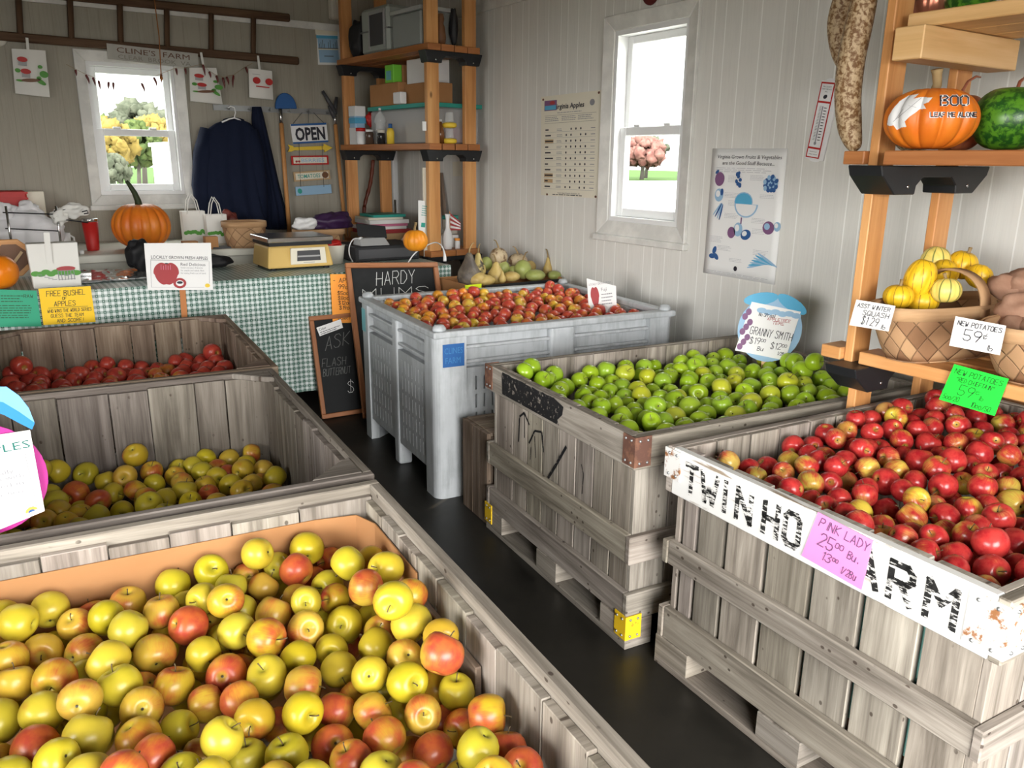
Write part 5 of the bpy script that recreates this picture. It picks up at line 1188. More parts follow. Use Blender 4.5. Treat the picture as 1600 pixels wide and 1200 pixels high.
for x in (.06, .36, .64): lines(K['grey_ink'], T, x * W, (x + .26) * W, .785 * H, 3, .017 * H, .006 * H, int(x * 100))
for y in (.805, .73): rect(K['ink'], T, .05 * W, y * H, .94 * W, (y + .002) * H)
for r_ in range(11):
    y = (.655 - r_ * .057) * H
    rect(K['grey_ink'], T, .05 * W, y - .014 * H, .94 * W, y - .012 * H)
    if r_ in (2, 8, 9): rect(K['tan'], T, .06 * W, y - .008 * H, .22 * W, y + .030 * H, .0007)
    rect(K['ink'], T, .07 * W, y + .004 * H, (.13 + .09 * ((r_ * 7) % 3) / 2) * W, y + .017 * H, .0012); lines(K['grey_ink'], T, .28 * W, .38 * W, y + .012 * H, 2, .014 * H, .006 * H, r_)
    for c_ in range(5):
        if (r_ * 5 + c_ * 3) % 11 > 1: disc(K['ink'], T, (.45 + c_ * .082) * W, y + .010 * H, .012 * W, .012 * H, .0012, n=8)
    rect(K['grey_ink'], T, .86 * W, y + .006 * H, .93 * W, y + .013 * H)
printed(K['ink'], 'Virginia Apple Growers Association, Inc.', T, .31 * W, .028 * H, .014 * H, .40 * W); lines(K['ink'], T, .22 * W, .8 * W, .012 * H, 1, 0, .008 * H, 9)
for x, y in ((.02, .97), (.97, .98), (.12, .012), (.97, .015)): disc(K['rust'], T, x * W, y * H, .018 * W, .012 * H, .001)
for k, mb in K.items():
    if mb.v: mb.build('print', M[k], ch)
# fruit and vegetable poster
bl, br, tr, tl = [at(*p, X=X1) for p in ((1100, 426), (1211, 445), (1231, 232), (1114, 232))]
m = MB(); N_ = 6
m.grid(lambda u, v: bl * (1 - u) * (1 - v) + br * u * (1 - v) + tr * u * v + tl * (1 - u) * v + V((-.001 - .003 * (1 - v) ** 3 * abs(u - .5) * 2, 0, 0)), 10, 12)
po = tag(m.build('produce_poster', M['paper'], solid=-.0012), 'white poster of blue and violet fruits headed Virginia Grown Fruits and Vegetables', 'poster')
T, W, H = frame(bl, br, tl); T = Matrix.Translation((-.0045, 0, 0)) @ T
K = {k: MB() for k in ('ink', 'pale_ink', 'blue_print', 'violet_print', 'pale_blue', 'sky_blue', 'white')}
printed(K['ink'], 'Virginia Grown Fruits & Vegetables', T, .07 * W, .925 * H, .028 * H, .86 * W, shear=.15); printed(K['ink'], 'are the Good Stuff Because...', T, .15 * W, .878 * H, .028 * H, .70 * W, shear=.15)
lines(K['pale_ink'], T, .07 * W, .93 * W, .85 * H, 3, .014 * H, .004 * H, 2)
def fruit(x, y, rx, ry, a, b, rot=0.0):
    disc(K[a], T, x * W, y * H, rx * W, ry * H, .0010, rot=rot); disc(K[b], T, (x - rx * .25) * W, (y + ry * .2) * H, rx * .5 * W, ry * .5 * H, .0014, rot=rot)
fruit(.13, .765, .068, .055, 'violet_print', 'violet_print'); disc(K['blue_print'], T, .09 * W, .82 * H, .03 * W, .012 * H, .0018, rot=.6)
fruit(.14, .64, .062, .052, 'pale_blue', 'white'); disc(K['blue_print'], T, .18 * W, .665 * H, .022 * W, .028 * H, .0018)
for k in range(9): disc(K['blue_print'], T, (.42 + .10 * math.cos(k * 2.1) * (k % 3 / 2)) * W, (.765 + .05 * math.sin(k * 1.7)) * H, .022 * W, .014 * H, .001 + k * .0001, rot=k)
for k in range(34): disc(K['blue_print' if k % 3 else 'pale_blue'], T, (.83 + .085 * math.sqrt(k / 34) * math.cos(k * 2.4)) * W, (.745 + .055 * math.sqrt(k / 34) * math.sin(k * 2.4)) * H, .026 * W, .016 * H, .001 + k * .00008, rot=k)
disc(K['pale_blue'], T, .49 * W, .60 * H, .125 * W, .075 * H, .001); disc(K['sky_blue'], T, .49 * W, .60 * H, .115 * W, .066 * H, .0013); disc(K['pale_blue'], T, .53 * W, .585 * H, .16 * W, .105 * H, .0017, a0=PI, a1=2 * PI); disc(K['white'], T, .53 * W, .582 * H, .14 * W, .09 * H, .002, a0=PI, a1=2 * PI)
for k in range(4): disc(K['blue_print' if k % 2 else 'pale_blue'], T, (.13 + k * .02) * W, (.53 - k * .008) * H, .09 * W, .007 * H, .001 + k * .0002, rot=.9 + k * .15)
fruit(.36, .355, .055, .045, 'violet_print', 'violet_print'); fruit(.45, .385, .06, .055, 'pale_blue', 'white'); fruit(.56, .35, .07, .04, 'blue_print', 'white', .3); rect(K['violet_print'], T, .475 * W, .43 * H, .492 * W, .48 * H, .002)
fruit(.85, .42, .075, .05, 'violet_print', 'pale_blue'); fruit(.96, .435, .045, .036, 'pale_blue', 'white')
for k in range(3): disc(K['blue_print'], T, (.11 + .03 * k) * W, (.15 + .05 * (k == 1)) * H, .045 * W, .02 * H, .001 + k * .0002, rot=1.2 * k)
for k in range(7): disc(K['sky_blue' if k % 2 else 'pale_blue'], T, (.76 + .02 * k) * W, (.13 + .008 * k) * H, .15 * W, .010 * H, .001 + k * .0002, rot=-.12 * k + .3)
for x, y, n_ in ((.25, .79, 5), (.55, .80, 4), (.70, .66, 3), (.22, .66, 4), (.24, .50, 4), (.62, .48, 4), (.05, .31, 5), (.64, .40, 4), (.18, .24, 4), (.68, .24, 4), (.36, .15, 3), (.28, .60, 4)): lines(K['pale_ink'], T, x * W, (x + .2) * W, y * H, n_, .011 * H, .003 * H, int(x * 99))
disc(K['ink'], T, .46 * W, .075 * H, .025 * W, .02 * H, .001); lines(K['pale_ink'], T, .05 * W, .95 * W, .03 * H, 2, .01 * H, .003 * H, 8)
for k, mb in K.items():
    if mb.v: mb.build('print', M[k], po)
# thermometer
bl, br, tr, tl = [at(*p, X=WX - .001) for p in ((1260, 247), (1288, 252), (1302.5, 122), (1273, 124))]
T, W, H = frame(bl, br, tl)
t = thing('wall_thermometer', 'white tin thermometer with red borders high on the side wall', 'thermometer', tuple(bl))
m = MB(); m.hexa([T @ V(((W if k & 1 else 0), (H if k & 2 else 0), (.012 if k & 4 else 0))) for k in range(8)]); disc(m, T, W / 2, H, .3 * W, .03 * H, .006, a0=0, a1=PI); disc(m, T, W / 2, 0, .3 * W, .03 * H, .006, a0=PI, a1=2 * PI); m.build('plate', M['white'], t, bevel=.002)
K = {k: MB() for k in ('red', 'white', 'ink', 'grey_ink')}
rect(K['red'], T, .04 * W, .02 * H, .78 * W, .98 * H, .013)
for y0, y1 in ((.745, .96), (.16, .72), (.035, .135)): rect(K['white'], T, .10 * W, y0 * H, .72 * W, y1 * H, .0136)
printed(K['ink'], 'TRI-COUNTY', T, .18 * W, .915 * H, .018 * H, .46 * W, lift=.0142); printed(K['ink'], 'FARM SERVICE', T, .16 * W, .885 * H, .018 * H, .5 * W, lift=.0142); printed(K['ink'], 'INC', T, .34 * W, .855 * H, .018 * H, .14 * W, lift=.0142)
disc(K['ink'], T, .41 * W, .80 * H, .11 * W, .025 * H, .0142, rot=.5)
rect(K['grey_ink'], T, .37 * W, .22 * H, .43 * W, .68 * H, .0142); disc(K['grey_ink'], T, .40 * W, .21 * H, .07 * W, .022 * H, .0144)
for k in range(24):
    y = (.25 + k * .0185) * H; rect(K['ink'], T, .22 * W, y, .34 * W, y + .005 * H, .0142); 
    if k % 2 == 0: rect(K['ink'], T, .47 * W, y, .62 * W, y + .010 * H, .0142)
printed(K['ink'], 'BERRYVILLE', T, .22 * W, .095 * H, .012 * H, .38 * W, lift=.0142); printed(K['ink'], '703-955', T, .18 * W, .06 * H, .014 * H, .46 * W, lift=.0142)
for k, mb in K.items(): mb.build('dial_print', M[k], t)
# dark red plaque above the side window
m = MB(); c = at(1019, -8, X=WX); T = Matrix(((0, 0, -1, WX - .002), (-1, 0, 0, c.y), (0, 1, 0, c.z), (0, 0, 0, 1)))
pts = [(.055 * math.cos(a) * (1 + .1 * math.cos(2 * a)), .05 * math.sin(a)) for a in [2 * PI * k / 20 for k in range(20)]]
T2 = T @ Matrix.Translation((0, 0, .012)); m.prism(pts, T2, .012); solo(m, 'apple_plaque', flat('maroon_paint', (.10, .012, .012), .5), 'dark maroon plaque above the side window', 'plaque', bevel=.003)

# ------------------------------------------------------------------ signs standing in the bins
def apple_sign(name, corners, plane, label, leaf, body, group=None):
    """card cut like an apple with a leaf, with a rectangular text panel"""
    bl, br, tr, tl = [at(*p, **plane) for p in corners]
    return frame(bl, br, tl)
# green-apple sign
pl = dict(P=(2.52, 2.24, .8), N=(-.60, -.80, .06))
bl, br, tl = at(1150, 562, **pl), at(1240, 556, **pl), at(1150, 463, **pl)
bl, br, tl = at(1151, 551, **pl), at(1239, 562, **pl), at(1158, 463, **pl)
T, W, H = frame(bl, br, tl)
sg = thing('apple_sign', 'apple-shaped sign with blue leaves reading Granny Smith behind the green apples', 'sign', tuple(bl))
m = MB(); pts = [(W * (.5 + .56 * math.cos(a)), H * (.48 + .58 * math.sin(a))) for a in [2 * PI * k / 28 for k in range(28)]]; m.prism(pts, T, .002); m.build('apple_card', M['pale_blue'], sg)
m = MB()
for x, y, rx, ry, ro in ((.25, 1.0, .30, .085, .25), (.80, .97, .30, .085, -.45)): disc(m, T, x * W, y * H, rx * W, ry * H * 1.3, .0025, rot=ro)
m.build('leaf', M['sky_blue'], sg, solid=.001)
m = MB(); q = [(-.04, .04), (.86, -.03), (.97, .86), (.10, .93)]; m.prism([(x * W, y * H) for x, y in q], Matrix.Translation((0, 0, 0)) @ T @ Matrix.Translation((0, 0, .004)), .0015); pa = m.build('text_panel', M['paper'], sg)
K = {k: MB() for k in ('ink', 'violet_print', 'pale_blue', 'rose_print')}; T2 = T @ Matrix.Translation((0, 0, .004))
for k in range(8): disc(K['violet_print'], T2, (.03 + .05 * (k % 3)) * W, (.12 + .09 * k) * H, .05 * W, .06 * H, .0004 + k * .00005)
for k in range(6): disc(K['pale_blue'], T2, (.30 + .12 * k) * W, (.80 - .02 * (k % 2)) * H, .09 * W, .05 * H, .0003 + k * .00005)
write(K['ink'], 'No Spread', onto(T2, .001), .26 * W, .70 * H, .06 * H, .0016, .28 * W); write(K['rose_print'], 'APPLETREE', onto(T2, .001), .42 * W, .645 * H, .05 * H, .0016, .40 * W); write(K['rose_print'], 'TERE', onto(T2, .001), .52 * W, .585 * H, .05 * H, .0016, .2 * W)
write(K['ink'], 'GRANNY SMITH', onto(T2, .001), .16 * W, .37 * H, .13 * H, .0024, .74 * W, rise=-.06); write(K['ink'], '$19', onto(T2, .001), .18 * W, .20 * H, .11 * H, .0022, .18 * W); write(K['ink'], '00', onto(T2, .001), .38 * W, .25 * H, .05 * H, .0018, .08 * W); write(K['ink'], '$12', onto(T2, .001), .56 * W, .15 * H, .11 * H, .0022, .18 * W); write(K['ink'], '00', onto(T2, .001), .76 * W, .20 * H, .05 * H, .0018, .08 * W)
write(K['ink'], 'Bu', onto(T2, .001), .34 * W, .09 * H, .07 * H, .0018, .10 * W); write(K['ink'], '1/2Bu', onto(T2, .001), .70 * W, .05 * H, .06 * H, .0016, .14 * W)
for k, mb in K.items(): mb.build('lettering', M[k], pa)
m = MB(); b0 = T @ V((.5 * W, .1 * H, -.012)); m.beam((b0.x, b0.y, .50), (b0.x, b0.y, b0.z + .12), .02, .008, (.8, .6, 0)); m.build('stake', M['pale_pine'], sg)
# Fuji card in the plastic bin
pl = dict(P=(2.70, 3.16, .8), N=(-.62, -.78, 0))
paper('variety_card', M['paper'], [(921, 494), (964, 489), (962.5, 447), (916.5, 435)], 'white Fuji card with a red apple standing in the plastic bin', 'sign', pl, inks=('rose_print', 'grey_ink', 'ink'),
      prints=[lambda by, T, W, H: (apple_icon(by.setdefault(0, MB()), T, .28 * W, .50 * H, .15 * W, .28 * H, .0014), printed(by.setdefault(1, MB()), 'LOCALLY GROWN FRESH', T, .10 * W, .80 * H, .06 * H, .80 * W), printed(by[1], 'Fuji', T, .52 * W, .62 * H, .09 * H, .2 * W), lines(by[1], T, .50 * W, .92 * W, .52 * H, 4, .085 * H, .025 * H, 4), disc(by.setdefault(2, MB()), T, .48 * W, .16 * H, .07 * W, .05 * H, .0015))])
# Red Delicious card on a stake in the red-apple bin
pl = dict(Y=4.235)
rd = paper('variety_card', M['paper'], [(231, 453), (333, 453), (329.5, 379.5), (225, 380)], 'white Red Delicious card on a stake at the checked table', 'sign', pl, th=.004, inks=('rose_print', 'ink', 'grey_ink', 'white', 'yellow', 'pink'),
      prints=[lambda by, T, W, H: (apple_icon(by.setdefault(0, MB()), T, .28 * W, .36 * H, .19 * W, .26 * H, .0014), [rect(by.setdefault(5, MB()), T, (.20 + .035 * k) * W, .44 * H, (.207 + .035 * k) * W, (.55 - .02 * (k % 2)) * H, .0017) for k in range(5)], disc(by.setdefault(1, MB()), T, .285 * W, .575 * H, .03 * W, .012 * H, .0018), disc(by[0], T, .48 * W, .15 * H, .10 * W, .115 * H, .0020, n=20),
              disc(by.setdefault(3, MB()), T, .48 * W, .15 * H, .06 * W, .065 * H, .0026), disc(by.setdefault(1, MB()), T, .48 * W, .165 * H, .045 * W, .03 * H, .0030), printed(by[1], 'LOCALLY GROWN FRESH APPLES', T, .06 * W, .675 * H, .07 * H, .86 * W),
              rect(by[1], T, .05 * W, .645 * H, .93 * W, .652 * H), printed(by[1], 'Red Delicious', T, .50 * W, .535 * H, .065 * H, .38 * W), printed(by.setdefault(2, MB()), 'Sweet and juicy. A favorite', T, .50 * W, .475 * H, .035 * H, .34 * W), printed(by[2], 'for snacks and salads. Best', T, .50 * W, .415 * H, .035 * H, .36 * W), printed(by[2], 'for eating fresh out of hand.', T, .50 * W, .355 * H, .035 * H, .39 * W),
              disc(by.setdefault(4, MB()), T, .91 * W, .10 * H, .04 * W, .045 * H, .0014), [rect(by[2], T, *q) for q in ((.05 * W, .06 * H, .055 * W, .64 * H), (.05 * W, .055 * H, .86 * W, .06 * H), (.94 * W, .15 * H, .945 * W, .64 * H))])])
m = MB(); a, b = at(284, 500, Y=4.243), at(281, 400, Y=4.243); m.beam((a.x, a.y, .0), b, .028, .006, (0, 1, 0)); m.build('stake', flat('orange_stake', (.45, .17, .05), .6), rd)
# big apple sign at the lined bin's edge
pl = dict(P=(.0, 1.888, .80), N=(-.09, -.99, .0))
bl, br, tl = at(-75, 857, **pl), at(70, 793, **pl), at(-78, 690, **pl)
T, W, H = frame(bl, br, tl)
sg = thing('apple_sign', 'apple-shaped sign with a blue leaf and magenta skin standing before the half-full bin', 'sign', tuple(bl))
m = MB(); cx, cy = at(-28, 752, **pl), None; ctr = T.inverted() @ at(-28, 752, **pl); s_ = mpp(at(0, 752, **pl))
pts = [(ctr.x + 88 * s_ * math.cos(a), ctr.y + 92 * s_ * math.sin(a)) for a in [2 * PI * k / 36 for k in range(36)]]
m.prism(pts, T @ Matrix.Translation((0, 0, -.004)), .003); m.build('apple_card', M['magenta'], sg)
lf = [T.inverted() @ at(x, y, **pl) for x, y in ((-60, 628), (-20, 604), (10, 604), (30, 618), (45, 637), (54, 662), (50, 671), (32, 662), (6, 648), (-20, 640))]
m = MB(); m.prism([(p.x, p.y) for p in lf][::-1], T @ Matrix.Translation((0, 0, .001)), .003); lo = m.build('leaf', M['leaf_blue'], sg)
lf = [T.inverted() @ at(x, y, **pl) for x, y in ((-50, 620), (-20, 604), (10, 604), (30, 618), (45, 637), (54, 660), (30, 643), (5, 628))]
m = MB(); m.prism([(p.x, p.y) for p in lf][::-1], T @ Matrix.Translation((0, 0, .0018)), .0006); m.build('leaf_highlight', flat('pale_leaf_blue', (.16, .40, .66), .5), lo)
m = MB(); q = [T.inverted() @ at(x, y, **pl) for x, y in ((-80, 690), (-78, 858), (70, 797), (47, 671))]; m.prism([(p.x, p.y) for p in q], T @ Matrix.Translation((0, 0, .005)), .002); pa = m.build('text_panel', M['paper'], sg)
def panel_write(mb, s, x, y, h, w):
    p0 = T.inverted() @ at(x, y, **pl); printed(mb, s, T @ Matrix.Translation((p0.x, p0.y, .0055)) @ Matrix.Rotation(-.245, 4, 'Z'), 0, 0, h * s_, w * s_)
m = MB(); panel_write(m, 'APPLES', -50, 716, 13, 84); m.build('lettering', M['dark_teal'], pa)
m = MB(); panel_write(m, 'usually', -22, 746, 7, 38); panel_write(m, 'eaten with', -34, 758, 7, 62); panel_write(m, 'layered in', -36, 770, 7, 64); panel_write(m, 'favorite here.', -40, 784, 7, 73)
for (a, b) in (((-70, 716), (37, 706)), ((-70, 822), (56, 789))):
    a, b = at(*a, **pl), at(*b, **pl); k = V((0, -.006, .0)); m.add([a + k, b + k, b + k + V((0, 0, .0015)), a + k + V((0, 0, .0015))], [(0, 1, 2, 3)])
a, b = at(38, 706, **pl), at(56, 789, **pl); k = V((0, -.006, 0)); m.add([a + k, b + k, b + k + V((.0012, 0, 0)), a + k + V((.0012, 0, 0))], [(0, 1, 2, 3)])
m.build('lettering', M['grey_ink'], pa)
m = MB(); p0 = T.inverted() @ at(50, 797, **pl); disc(m, T, p0.x, p0.y, 9 * s_, 7 * s_, .0058, a0=0, a1=PI); m.build('emblem', M['orange_paper'], pa)
m = MB(); p0 = T.inverted() @ at(50, 798, **pl); disc(m, T, p0.x, p0.y, 5 * s_, 4 * s_, .0062, a0=0, a1=PI); m.build('emblem', M['blue_print'], pa)
b0 = at(-20, 800, **pl); m = MB(); m.box((b0.x - .012, b0.y + .004, .60), (b0.x + .012, b0.y + .010, b0.z + .03)); m.build('clip', M['paper'], sg)
# ------------------------------------------------------------------ things at the back of the shop
def pbox(m, x0, y0, x1, y1, Y, depth, tint=None, mi=0, lift=0.0):
    """box whose near face at Y covers the pixels x0..x1, y0 (top)..y1; returns (lo, hi)"""
    a, b = at(x0, y1, Y=Y), at(x1, y0, Y=Y); lo = V((a.x, Y, min(a.z, b.z) + lift)); hi = V((b.x, Y + depth, max(a.z, b.z) + lift)); m.box(lo, hi, tint, mi); return lo, hi
def sit(lo, hi, z):
    d = z - lo.z; return V((lo.x, lo.y, z)), V((hi.x, hi.y, hi.z + d))
def simple_box(name, mat, px, Y, depth, z, label, cat, group=None, bevel=.003, parent=None, **kw):
    """box seen over pixels px = (x0, y0, x1, y1) with its near face at Y, standing on height z (None: where it is)"""
    a, b = at(px[0], px[3], Y=Y), at(px[2], px[1], Y=Y); z0 = a.z if z is None else z
    m = MB(); m.box((a.x, Y, z0), (b.x, Y + depth, max(b.z, z0 + .004))); return tag(m.build(name, mat, parent, bevel=bevel, **kw), label, cat, group)
def lump(m, c, r, sx, sy, sz, amp=.35, seed=1, z0=None, nu=28, nv=18, fine=.12):
    vs, fs = blob(c, r, sx, sy, sz, amp, seed, nu, nv)
    out = []
    for p in vs:
        d = (p - V(c)); q = 1 + fine * noise.noise(p * 22 + V((seed, 0, 0))); p = V(c) + d * q
        if z0 is not None: p.z = max(p.z, z0)
        out.append(p)
    m.add(out, fs, smooth=True)
ZT, ZC = .815, .865
# table and its checked cloth
TX0, TX1, TY0, TY1 = -.35, 2.46, 4.45, 5.10
t = thing('trestle_table', 'long trestle table under the green checked cloth', 'table', ((TX0 + TX1) / 2, 4.85, 0))
m = MB(); m.box((TX0, TY0 + .01, ZT - .04), (TX1 - .01, TY1, ZT - .004)); m.build('tabletop', M['pale_pine'], t)
for x in (TX0 + .15, TX1 - .25):
    for y in (TY0 + .12, TY1 - .12):
        m = MB(); m.box((x, y, 0), (x + .05, y + .05, ZT - .04), axis=2); m.build('leg', M['brown_wood'], t)
m = MB()
def drape_f(u, v):                                                # front fall with soft folds
    x = TX0 + (TX1 - TX0) * u; z = ZT - v * (ZT - .14); return V((x, TY0 - .004 - .012 * v * (1 + math.sin(x * 17) + .5 * math.sin(x * 41)), z))
vs = [drape_f(i / 120, j / 16) for j in range(17) for i in range(121)]; fs = []; uvs = []
L = TX1 - TX0
for j in range(16):
    for i in range(120):
        a = j * 121 + i; fs.append((a, a + 1, a + 122, a + 121)[::-1]); q = [(L * i / 120, .675 * j / 16), (L * (i + 1) / 120, .675 * j / 16), (L * (i + 1) / 120, .675 * (j + 1) / 16), (L * i / 120, .675 * (j + 1) / 16)]; uvs.append(q[::-1])
m.add(vs, fs, uvs, smooth=True)
m.add([(TX0, TY0 - .004, ZT), (TX1, TY0 - .004, ZT), (TX1, TY1, ZT), (TX0, TY1, ZT)], [(0, 1, 2, 3)], [[(0, 0), (L, 0), (L, -.8), (0, -.8)]])
vs = [V((TX1 + .004 + .010 * v / 8 * (1 + math.sin(y * 2.1)), TY0 - .004 + (TY1 - TY0) * y / 30, ZT - v / 8 * .62)) for v in range(9) for y in range(31)]; fs = []; uvs = []
for v in range(8):
    for y in range(30):
        a = v * 31 + y; fs.append((a, a + 31, a + 32, a + 1)); uvs.append([(L + .8 * y / 30, .62 * v / 8), (L + .8 * y / 30, .62 * (v + 1) / 8), (L + .8 * (y + 1) / 30, .62 * (v + 1) / 8), (L + .8 * (y + 1) / 30, .62 * v / 8)])
m.add(vs, fs, uvs, smooth=True)
solo(m, 'tablecloth', M['cloth'], 'green and white checked tablecloth over the long table', 'tablecloth', weld=True)
# cream counter along the back wall
t = thing('counter', 'cream counter unit under the back window', 'counter', (.3, 5.98, 0))
m = MB(); m.box((-1.3, 5.55, ZC - .05), (1.72, 6.44, ZC)); m.build('worktop', M['counter'], t, bevel=.006)
m = MB(); m.box((-1.28, 5.60, 0), (1.70, 6.44, ZC - .05)); m.build('body', M['counter'], t)
# low brown desk behind the table
t = thing('desk', 'low brown wooden desk behind the cash box', 'desk', (2.1, 5.65, 0))
m = MB(); m.box((1.76, 5.24, .835), (2.30, 6.0, .865)); m.build('desk_top', M['pine_dark'], t, bevel=.003)
for x in (1.78, 2.24):
    for y in (5.28, 5.94): m = MB(); m.box((x, y, 0), (x + .04, y + .04, .835), axis=2); m.build('leg', M['pine_dark'], t)

# ---- on the back wall
lad = thing('wooden_ladder', 'long dark wooden ladder hung level along the back wall', 'ladder', (1.0, BY - .04, 2.17))
m = MB(); m.beam((-.35, BY - .045, 2.452), (2.19, BY - .045, 2.462), .035, .055); m.build('side_rail', M['ladder_wood'], lad, bevel=.008)
m = MB(); m.beam((.02, BY - .045, 2.182), (2.24, BY - .045, 2.165), .035, .055); m.build('side_rail', M['ladder_wood'], lad, bevel=.008)
for px_, py_ in ((31, 28), (111, 35), (188, 38), (261, 45), (330, 50), (396, 57)):
    p = at(px_, py_, Y=BY - .045); m = MB(); m.tube([(p.x - .01, BY - .045, 2.19), (p.x + .01, BY - .045, 2.44)], .019, 8); m.build('rung', M['ladder_wood'], lad)
c = at(0, 60, Y=BY - .02); m = MB(); m.lathe([(0, .0), (.045, .0), (.05, .01), (.04, .02), (0, .02)], Matrix.Translation((c.x - .01, BY - .004, c.z)) @ Matrix.Rotation(PI / 2, 4, 'X'), 24); solo(m, 'round_dial', M['ivory'], 'round pale dial on the wall at the ladder end', 'dial')
# farm name board
bl, br, tr, tl = [at(*p, Y=BY - .075) for p in ((168.5, 92), (310.5, 107), (312.5, 82), (166.5, 67.5))]
T, W, H = frame(bl, br, tl); m = MB(); m.prism([(0, 0), (W, 0), (W * 1.0, H), (0, H)], T, .008); nb = solo(m, 'name_board', flat('pale_grey_board', (.42, .41, .37), .7, var=.1), "stencilled board reading Cline's Farm, Clear Brook VA, hung over the back window", 'sign')
m = MB(); printed(m, "CLINE'S  FARM", T, .10 * W, .50 * H, .34 * H, .80 * W); nl = m.build('lettering', M['bark'], nb)
m = MB(); printed(m, "CLEAR  BROOK  VA", T, .11 * W, .10 * H, .27 * H, .80 * W); m.build('lettering', flat('faded_stencil', (.24, .225, .19), .7), nb)
# paper bags hung from the ladder
def hung_bag(px, strap, label, kind):
    bl, br, tr, tl = [at(*p, Y=BY - .10) for p in px]
    t = thing('hanging_bag', label, 'paper bag', tuple((bl + br) / 2), 0, 'paper bags hanging from the ladder')
    m = MB()
    f = lambda u, v: bl * (1 - u) * (1 - v) + br * u * (1 - v) + tr * u * v + tl * (1 - u) * v + V((0, -.03 * math.sin(PI * u) * (1 - v * .6), 0))
    m.grid(f, 10, 10); m.grid(lambda u, v: f(1 - u, v) * 1 + V((0, .012 + .05 * math.sin(PI * u) * (1 - v * .6), 0)), 10, 10); m.build('bag', M['bag_paper'], t, weld=True)
    T, W, H = frame(bl, br, tl); T = T @ Matrix.Translation((0, 0, .034)); K = {k: MB() for k in ('red', 'leaf_green', 'grey', 'brown')}
    if kind == 0:
        for x, y in ((.25, .78), (.33, .52)): disc(K['red'], T, x * W, y * H, .15 * W, .06 * H, .001); rect(K['grey'], T, (x - .12) * W, (y - .14) * H, (x + .12) * W, (y - .02) * H, .0005)
        for x, y, r in ((.75, .66, .07), (.85, .50, .13), (.1, .52, .08), (.70, .40, .07)): disc(K['leaf_green'], T, x * W, y * H, r * W, r * .6 * H, .0012)
        disc(K['brown'], T, .45 * W, .33 * H, .28 * W, .04 * H, .0014, rot=.12); disc(K['leaf_green'], T, .75 * W, .32 * H, .16 * W, .05 * H, .0012, rot=-.5); disc(K['leaf_green'], T, .15 * W, .30 * H, .12 * W, .025 * H, .0012)
    else:
        for x in (.25, .77): disc(K['red'], T, x * W, .60 * H, .16 * W, .12 * H, .001)
        rect(K['red'], T, .22 * W, .38 * H, .78 * W, .42 * H, .001); rect(K['grey'], T, .08 * W, .80 * H, .4 * W, .815 * H, .001)
    for k, mb in K.items():
        if mb.v: mb.build('print', M[k], t)
    a, b = at(*strap[0], Y=BY - .085), at(*strap[1], Y=BY - .105); m = MB(); m.beam(a, b, .016, .003, (0, 1, 0)); m.build('strap', M['bag_paper'], t)
hung_bag(((24, 146), (78, 152), (71, 79), (18, 76)), ((42, 59), (46, 105)), 'printed paper bag hanging at the ladder end beside the round dial', 0)
hung_bag(((298, 158), (348, 163), (338, 106), (296, 106)), ((314, 82), (320, 116)), 'printed paper bag hanging at the edge of the name board', 0)
hung_bag(((390, 152), (427, 156), (425, 111), (389, 107)), ((403, 87), (406, 112)), 'small white paper bag with two red apples hanging beside the blue tool head', 1)
# dried peppers on a string
g = thing('pepper_garland', 'string of dried red chilli peppers across the top of the back window', 'garland', tuple(at(240, 120, Y=BY - .12)))
PP = [(118, 109, 9), (134, 117, 13), (145, 121, 12), (154, 126, 13), (170, 128, 11), (177, 129, 11), (221, 130, 13), (240, 121, 13), (252, 116, 13), (275, 107, 10), (289, 107, 9), (317, 101, 16), (327, 112, 9), (338, 118, 12), (348, 121, 16), (354, 120, 12), (365, 118, 18), (384, 105, 9)]
R = random.Random(9); pts = []
for x, y, L in PP:
    p = at(x, y, Y=BY - .16); pts.append(p); s = mpp(p); k = R.uniform(-.5, .9)
    m = MB(); path = [(p.x + k * s * L * .35 * math.sin(q * 1.8), p.y + R.uniform(-.002, .002), p.z - s * L * q) for q in (0, .2, .45, .7, 1)]
    m.tube(path, [s * 1.5, s * 1.9, s * 1.7, s * 1.2, s * .3], 7); m.build('pepper', flat('dried_pepper', (.12, .012, .010), .4) if 'dried_pepper' not in bpy.data.materials else bpy.data.materials['dried_pepper'], g)
m = MB(); m.tube([pts[0] + V((-.05, 0, .03))] + [p + V((0, 0, .004)) for p in pts] + [pts[-1] + V((.05, 0, .03))], .0012, 5); m.build('string', M['vine'], g)
m = MB(); a = at(252, 122, Y=BY - .2); b = at(240, -10, Y=BY - .2); m.tube([a, a * .5 + b * .5 + V((.01, 0, 0)), b, (b.x, b.y, CZ)], .0035, 6); m.tube([a + V((0, 0, -.02)), a, a + V((0, 0, .02))], [.003, .012, .003], 8); solo(m, 'pull_cord', flat('orange_cord', (.33, .12, .03), .7), 'thin orange pull cord hanging in front of the name board', 'cord')
